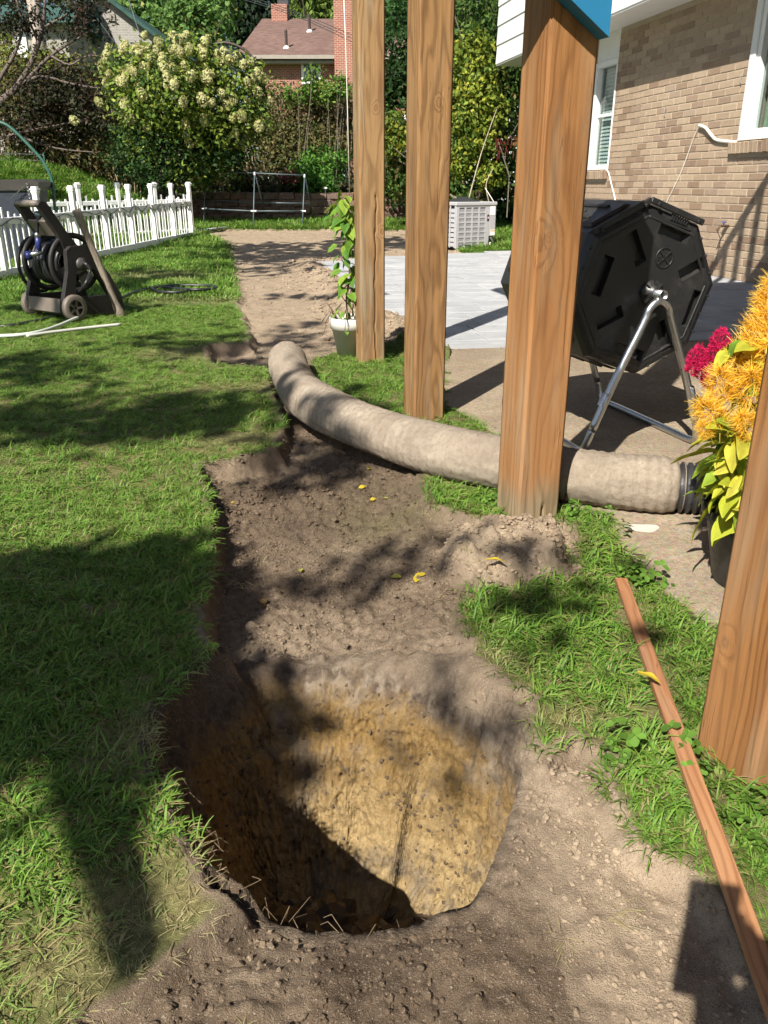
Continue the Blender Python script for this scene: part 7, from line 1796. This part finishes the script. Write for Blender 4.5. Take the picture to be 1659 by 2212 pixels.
# ================================================================== trees beside and behind the camera: their crowns dapple the yard
def garea(x, y, rx, ry):
    q = [G(x + rx * math.cos(a), y + ry * math.sin(a)) for a in np.linspace(0, 2 * math.pi, 24, endpoint=False)]
    return abs(sum(q[i][0] * q[(i + 1) % 24][1] - q[(i + 1) % 24][0] * q[i][1] for i in range(24))) / 2
def shade_leaves(spots, seed):
    r_ = np.random.default_rng(seed); Vs, Cs = [], []
    for (x, y, rx, ry, cov, h0, h1, box_) in spots:
        ar = garea(x, y, rx, ry); s = .11 if y > 900 else (.17 if y > 640 else .28)
        n = int(min(2600, max(12, cov * ar / (s * s * .24)))); nc = max(3, n // (3 if box_ else 9))
        if box_: u = r_.uniform(-1, 1, (nc, 2))
        else: a = r_.uniform(0, 6.283, nc); q = np.sqrt(r_.random(nc)); u = np.column_stack([q * np.cos(a), q * np.sin(a)])
        cc = []
        for i in range(nc):
            g = Vector(G(x + rx * u[i, 0], y + ry * u[i, 1])); h = r_.uniform(h0, h1); cc.append(g - SDIR * (h / math.sin(SUN_EL)))
        cc = np.array([list(c) for c in cc]); ci = r_.integers(0, nc, n)
        p = cc[ci] + r_.normal(size=(n, 3)) * s * (.5 if box_ else .9)
        nn = r_.normal(size=(n, 3)) + [0, 0, 1.2]; nn /= np.linalg.norm(nn, axis=1)[:, None]; ax = np.cross(nn, r_.normal(size=(n, 3))); ax /= np.linalg.norm(ax, axis=1)[:, None]; bx = np.cross(nn, ax)
        Vs.append(np.stack([p - ax * s * .6, p + bx * s * .36, p + ax * s * .6, p - bx * s * .36], 1).reshape(-1, 3)); Cs.append(np.tile([.05, .12, .02], (n * 4, 1)) * r_.uniform(.7, 1.3, (n * 4, 1)))
    V = np.concatenate(Vs)
    return V, np.arange(len(V)).reshape(-1, 4), np.concatenate(Cs)
NEAR = [(140, 1400, 305, 200, 9.0, 2.9, 4.0, True), (478, 1300, 26, 110, 1.6, 4, 5, False), (720, 1222, 130, 26, 2.2, 4.5, 6, False), (715, 985, 110, 50, 2.0, 5, 6.5, False),
        (1130, 1300, 110, 45, 2.2, 4, 5.5, False), (960, 1500, 90, 30, .6, 5, 6.5, False)]
FAR = [(230, 905, 290, 45, 2.6, 5, 7, False), (470, 895, 100, 22, 2.0, 5, 7, False), (90, 800, 160, 22, 2.0, 5, 7, False), (380, 750, 130, 14, 2.0, 5, 7, False), (660, 858, 40, 12, 1.2, 5, 6, False), (765, 890, 45, 14, 1.2, 5, 6, False),
       (170, 640, 130, 30, 1.3, 5.5, 7.5, False), (330, 592, 120, 9, 1.3, 6, 8, False), (610, 722, 80, 14, 1.2, 5, 7, False), (620, 695, 70, 6, 1.2, 5, 7, False), (570, 640, 80, 6, 1.2, 6, 7.5, False), (600, 577, 120, 4, 1.3, 6, 8, False), (610, 543, 170, 16, 1.8, 4.6, 5.6, False), (800, 525, 100, 9, 1.5, 4.8, 5.6, False), (460, 560, 60, 8, .8, 6, 8, False), (250, 510, 150, 5, 1.6, 3.8, 4.6, False)]
for lab, spots, base, seed in (('leafy tree behind the camera whose crown shades the near lawn', NEAR, (-4.6, -4.2, 0), 5), ('leafy tree left of the picture whose crown dapples the far lawn', FAR, (-8.6, 2.6, 0), 6)):
    t = thing('shade_tree', lab, 'tree', base)
    V_, F_, C_ = shade_leaves(spots, seed)
    link('crown', npmesh('crown', V_, F_, False, C_), M_LEAF, t)
    idx = np.random.default_rng(3).integers(0, 2000, 7)
    limbs(base, [Vector(V_[i]) for i in idx], .07, seed, .05, .04).obj('trunk', M_BARK, t, True)
# added unseen limb that throws the narrow shadow left of the hole
q0, q1 = Vector(G(165, 1650)) - SDIR * (2.5 / math.sin(SUN_EL)), Vector(G(312, 2085)) - SDIR * (2.2 / math.sin(SUN_EL))
b = MB(); b.tube([q0 + (q0 - q1) * .9 + Vector((0, 0, .3)), q0, q0.lerp(q1, .5) + Vector((.01, 0, 0)), q1], [.05, .045, .042, .032], 9); tag(b.obj('shadow_limb', M_BARK, None, True), 'unseen limb added overhead to cast the shadow left of the hole', 'branch')

# ================================================================== person taking the picture (only the shadow is seen)
def person():
    px, py = .14, -.46
    J = {'pel': (px, py, .88), 'bel': (px, py + .01, 1.02), 'chest': (px, py + .04, 1.22), 'neck': (px, py + .07, 1.40), 'head0': (px, py + .10, 1.48), 'head1': (px, py + .13, 1.60),
         'shL': (px - .17, py + .05, 1.33), 'shR': (px + .17, py + .05, 1.33), 'elL': (px - .25, py + .12, 1.08), 'elR': (px + .25, py + .14, 1.06), 'wrL': (px - .17, -.13, .97), 'wrR': (px + .04, -.12, .93), 'haL': (px - .15, -.06, .955), 'haR': (px - .05, -.055, .92),
         'hipL': (px - .09, py, .86), 'hipR': (px + .09, py, .86), 'knL': (px - .11, py + .05, .47), 'knR': (px + .12, py + .03, .47), 'anL': (px - .12, py - .03, .09), 'anR': (px + .13, py - .05, .09), 'toL': (px - .14, py + .12, .04), 'toR': (px + .16, py + .1, .04)}
    Rr = {'pel': .15, 'bel': .135, 'chest': .15, 'neck': .06, 'head0': .085, 'head1': .09, 'shL': .075, 'shR': .075, 'elL': .045, 'elR': .045, 'wrL': .03, 'wrR': .03, 'haL': .03, 'haR': .03, 'hipL': .095, 'hipR': .095, 'knL': .065, 'knR': .065, 'anL': .045, 'anR': .045, 'toL': .04, 'toR': .04}
    E = [('pel', 'bel'), ('bel', 'chest'), ('chest', 'neck'), ('neck', 'head0'), ('head0', 'head1'), ('chest', 'shL'), ('chest', 'shR'), ('shL', 'elL'), ('elL', 'wrL'), ('wrL', 'haL'), ('shR', 'elR'), ('elR', 'wrR'), ('wrR', 'haR'), ('pel', 'hipL'), ('pel', 'hipR'), ('hipL', 'knL'), ('knL', 'anL'), ('anL', 'toL'), ('hipR', 'knR'), ('knR', 'anR'), ('anR', 'toR')]
    names = list(J); me = bpy.data.meshes.new('body'); me.from_pydata([J[k_] for k_ in names], [(names.index(a), names.index(c)) for a, c in E], [])
    t = thing('person', 'person behind the camera holding a phone, seen only as a shadow at lower right', 'person', (px, py, 0))
    o = link('body', me, plain('dark_clothes', (.05, .06, .09), .9, .2, 10), t)
    sk = o.modifiers.new('skin', 'SKIN'); sv = me.skin_vertices[0].data
    for i, k_ in enumerate(names): sv[i].radius = (Rr[k_], Rr[k_]); sv[i].use_root = (k_ == 'pel')
    o.modifiers.new('sub', 'SUBSURF').levels = 2; o.modifiers['sub'].render_levels = 2
    dg = bpy.context.evaluated_depsgraph_get(); nm2 = bpy.data.meshes.new_from_object(o.evaluated_get(dg)); o.modifiers.clear(); o.data = nm2
    M_SK = plain('skin_tone', (.45, .27, .19), .5, .08, 10)
    for hx, hy, hz, sg in ((px - .15, -.045, .955, 1), (px - .05, -.045, .92, -1)):
        for f in range(4):
            b = MB(); y0 = hy; z0 = hz + .03 - f * .021; L = (.058, .066, .062, .05)[f]
            b.tube(spline([(hx, y0, z0), (hx + sg * L * .5, y0 + .018, z0 + .004), (hx + sg * L, y0 + .022, z0 + .002)], 3), [.009, .009, .0088, .0085, .008, .0078, .0072], 7); b.obj('finger', M_SK, t, True)
        b = MB(); b.tube(spline([(hx, hy - .012, hz + .02), (hx + sg * .03, hy - .022, hz + .05), (hx + sg * .05, hy - .02, hz + .06)], 3), [.011, .011, .0105, .01, .0095, .009, .008], 7); b.obj('thumb', M_SK, t, True)
    ph = Matrix.Translation((.0, -.026, .955)) @ Matrix.Rotation(-PITCH, 4, 'X') @ Matrix.Rotation(math.radians(9), 4, 'Y')
    b = MB(); b.box((0, 0, 0), (.078, .0085, .16), None, .003); me2 = b.mesh('phone'); fixn(me2); me2.transform(ph); p_ = link('phone', me2, plain('black_phone', (.02, .02, .022), .2, .1, 20)); tag(p_, 'dark phone held by the person behind the camera, only its shadow shows', 'phone')
person()
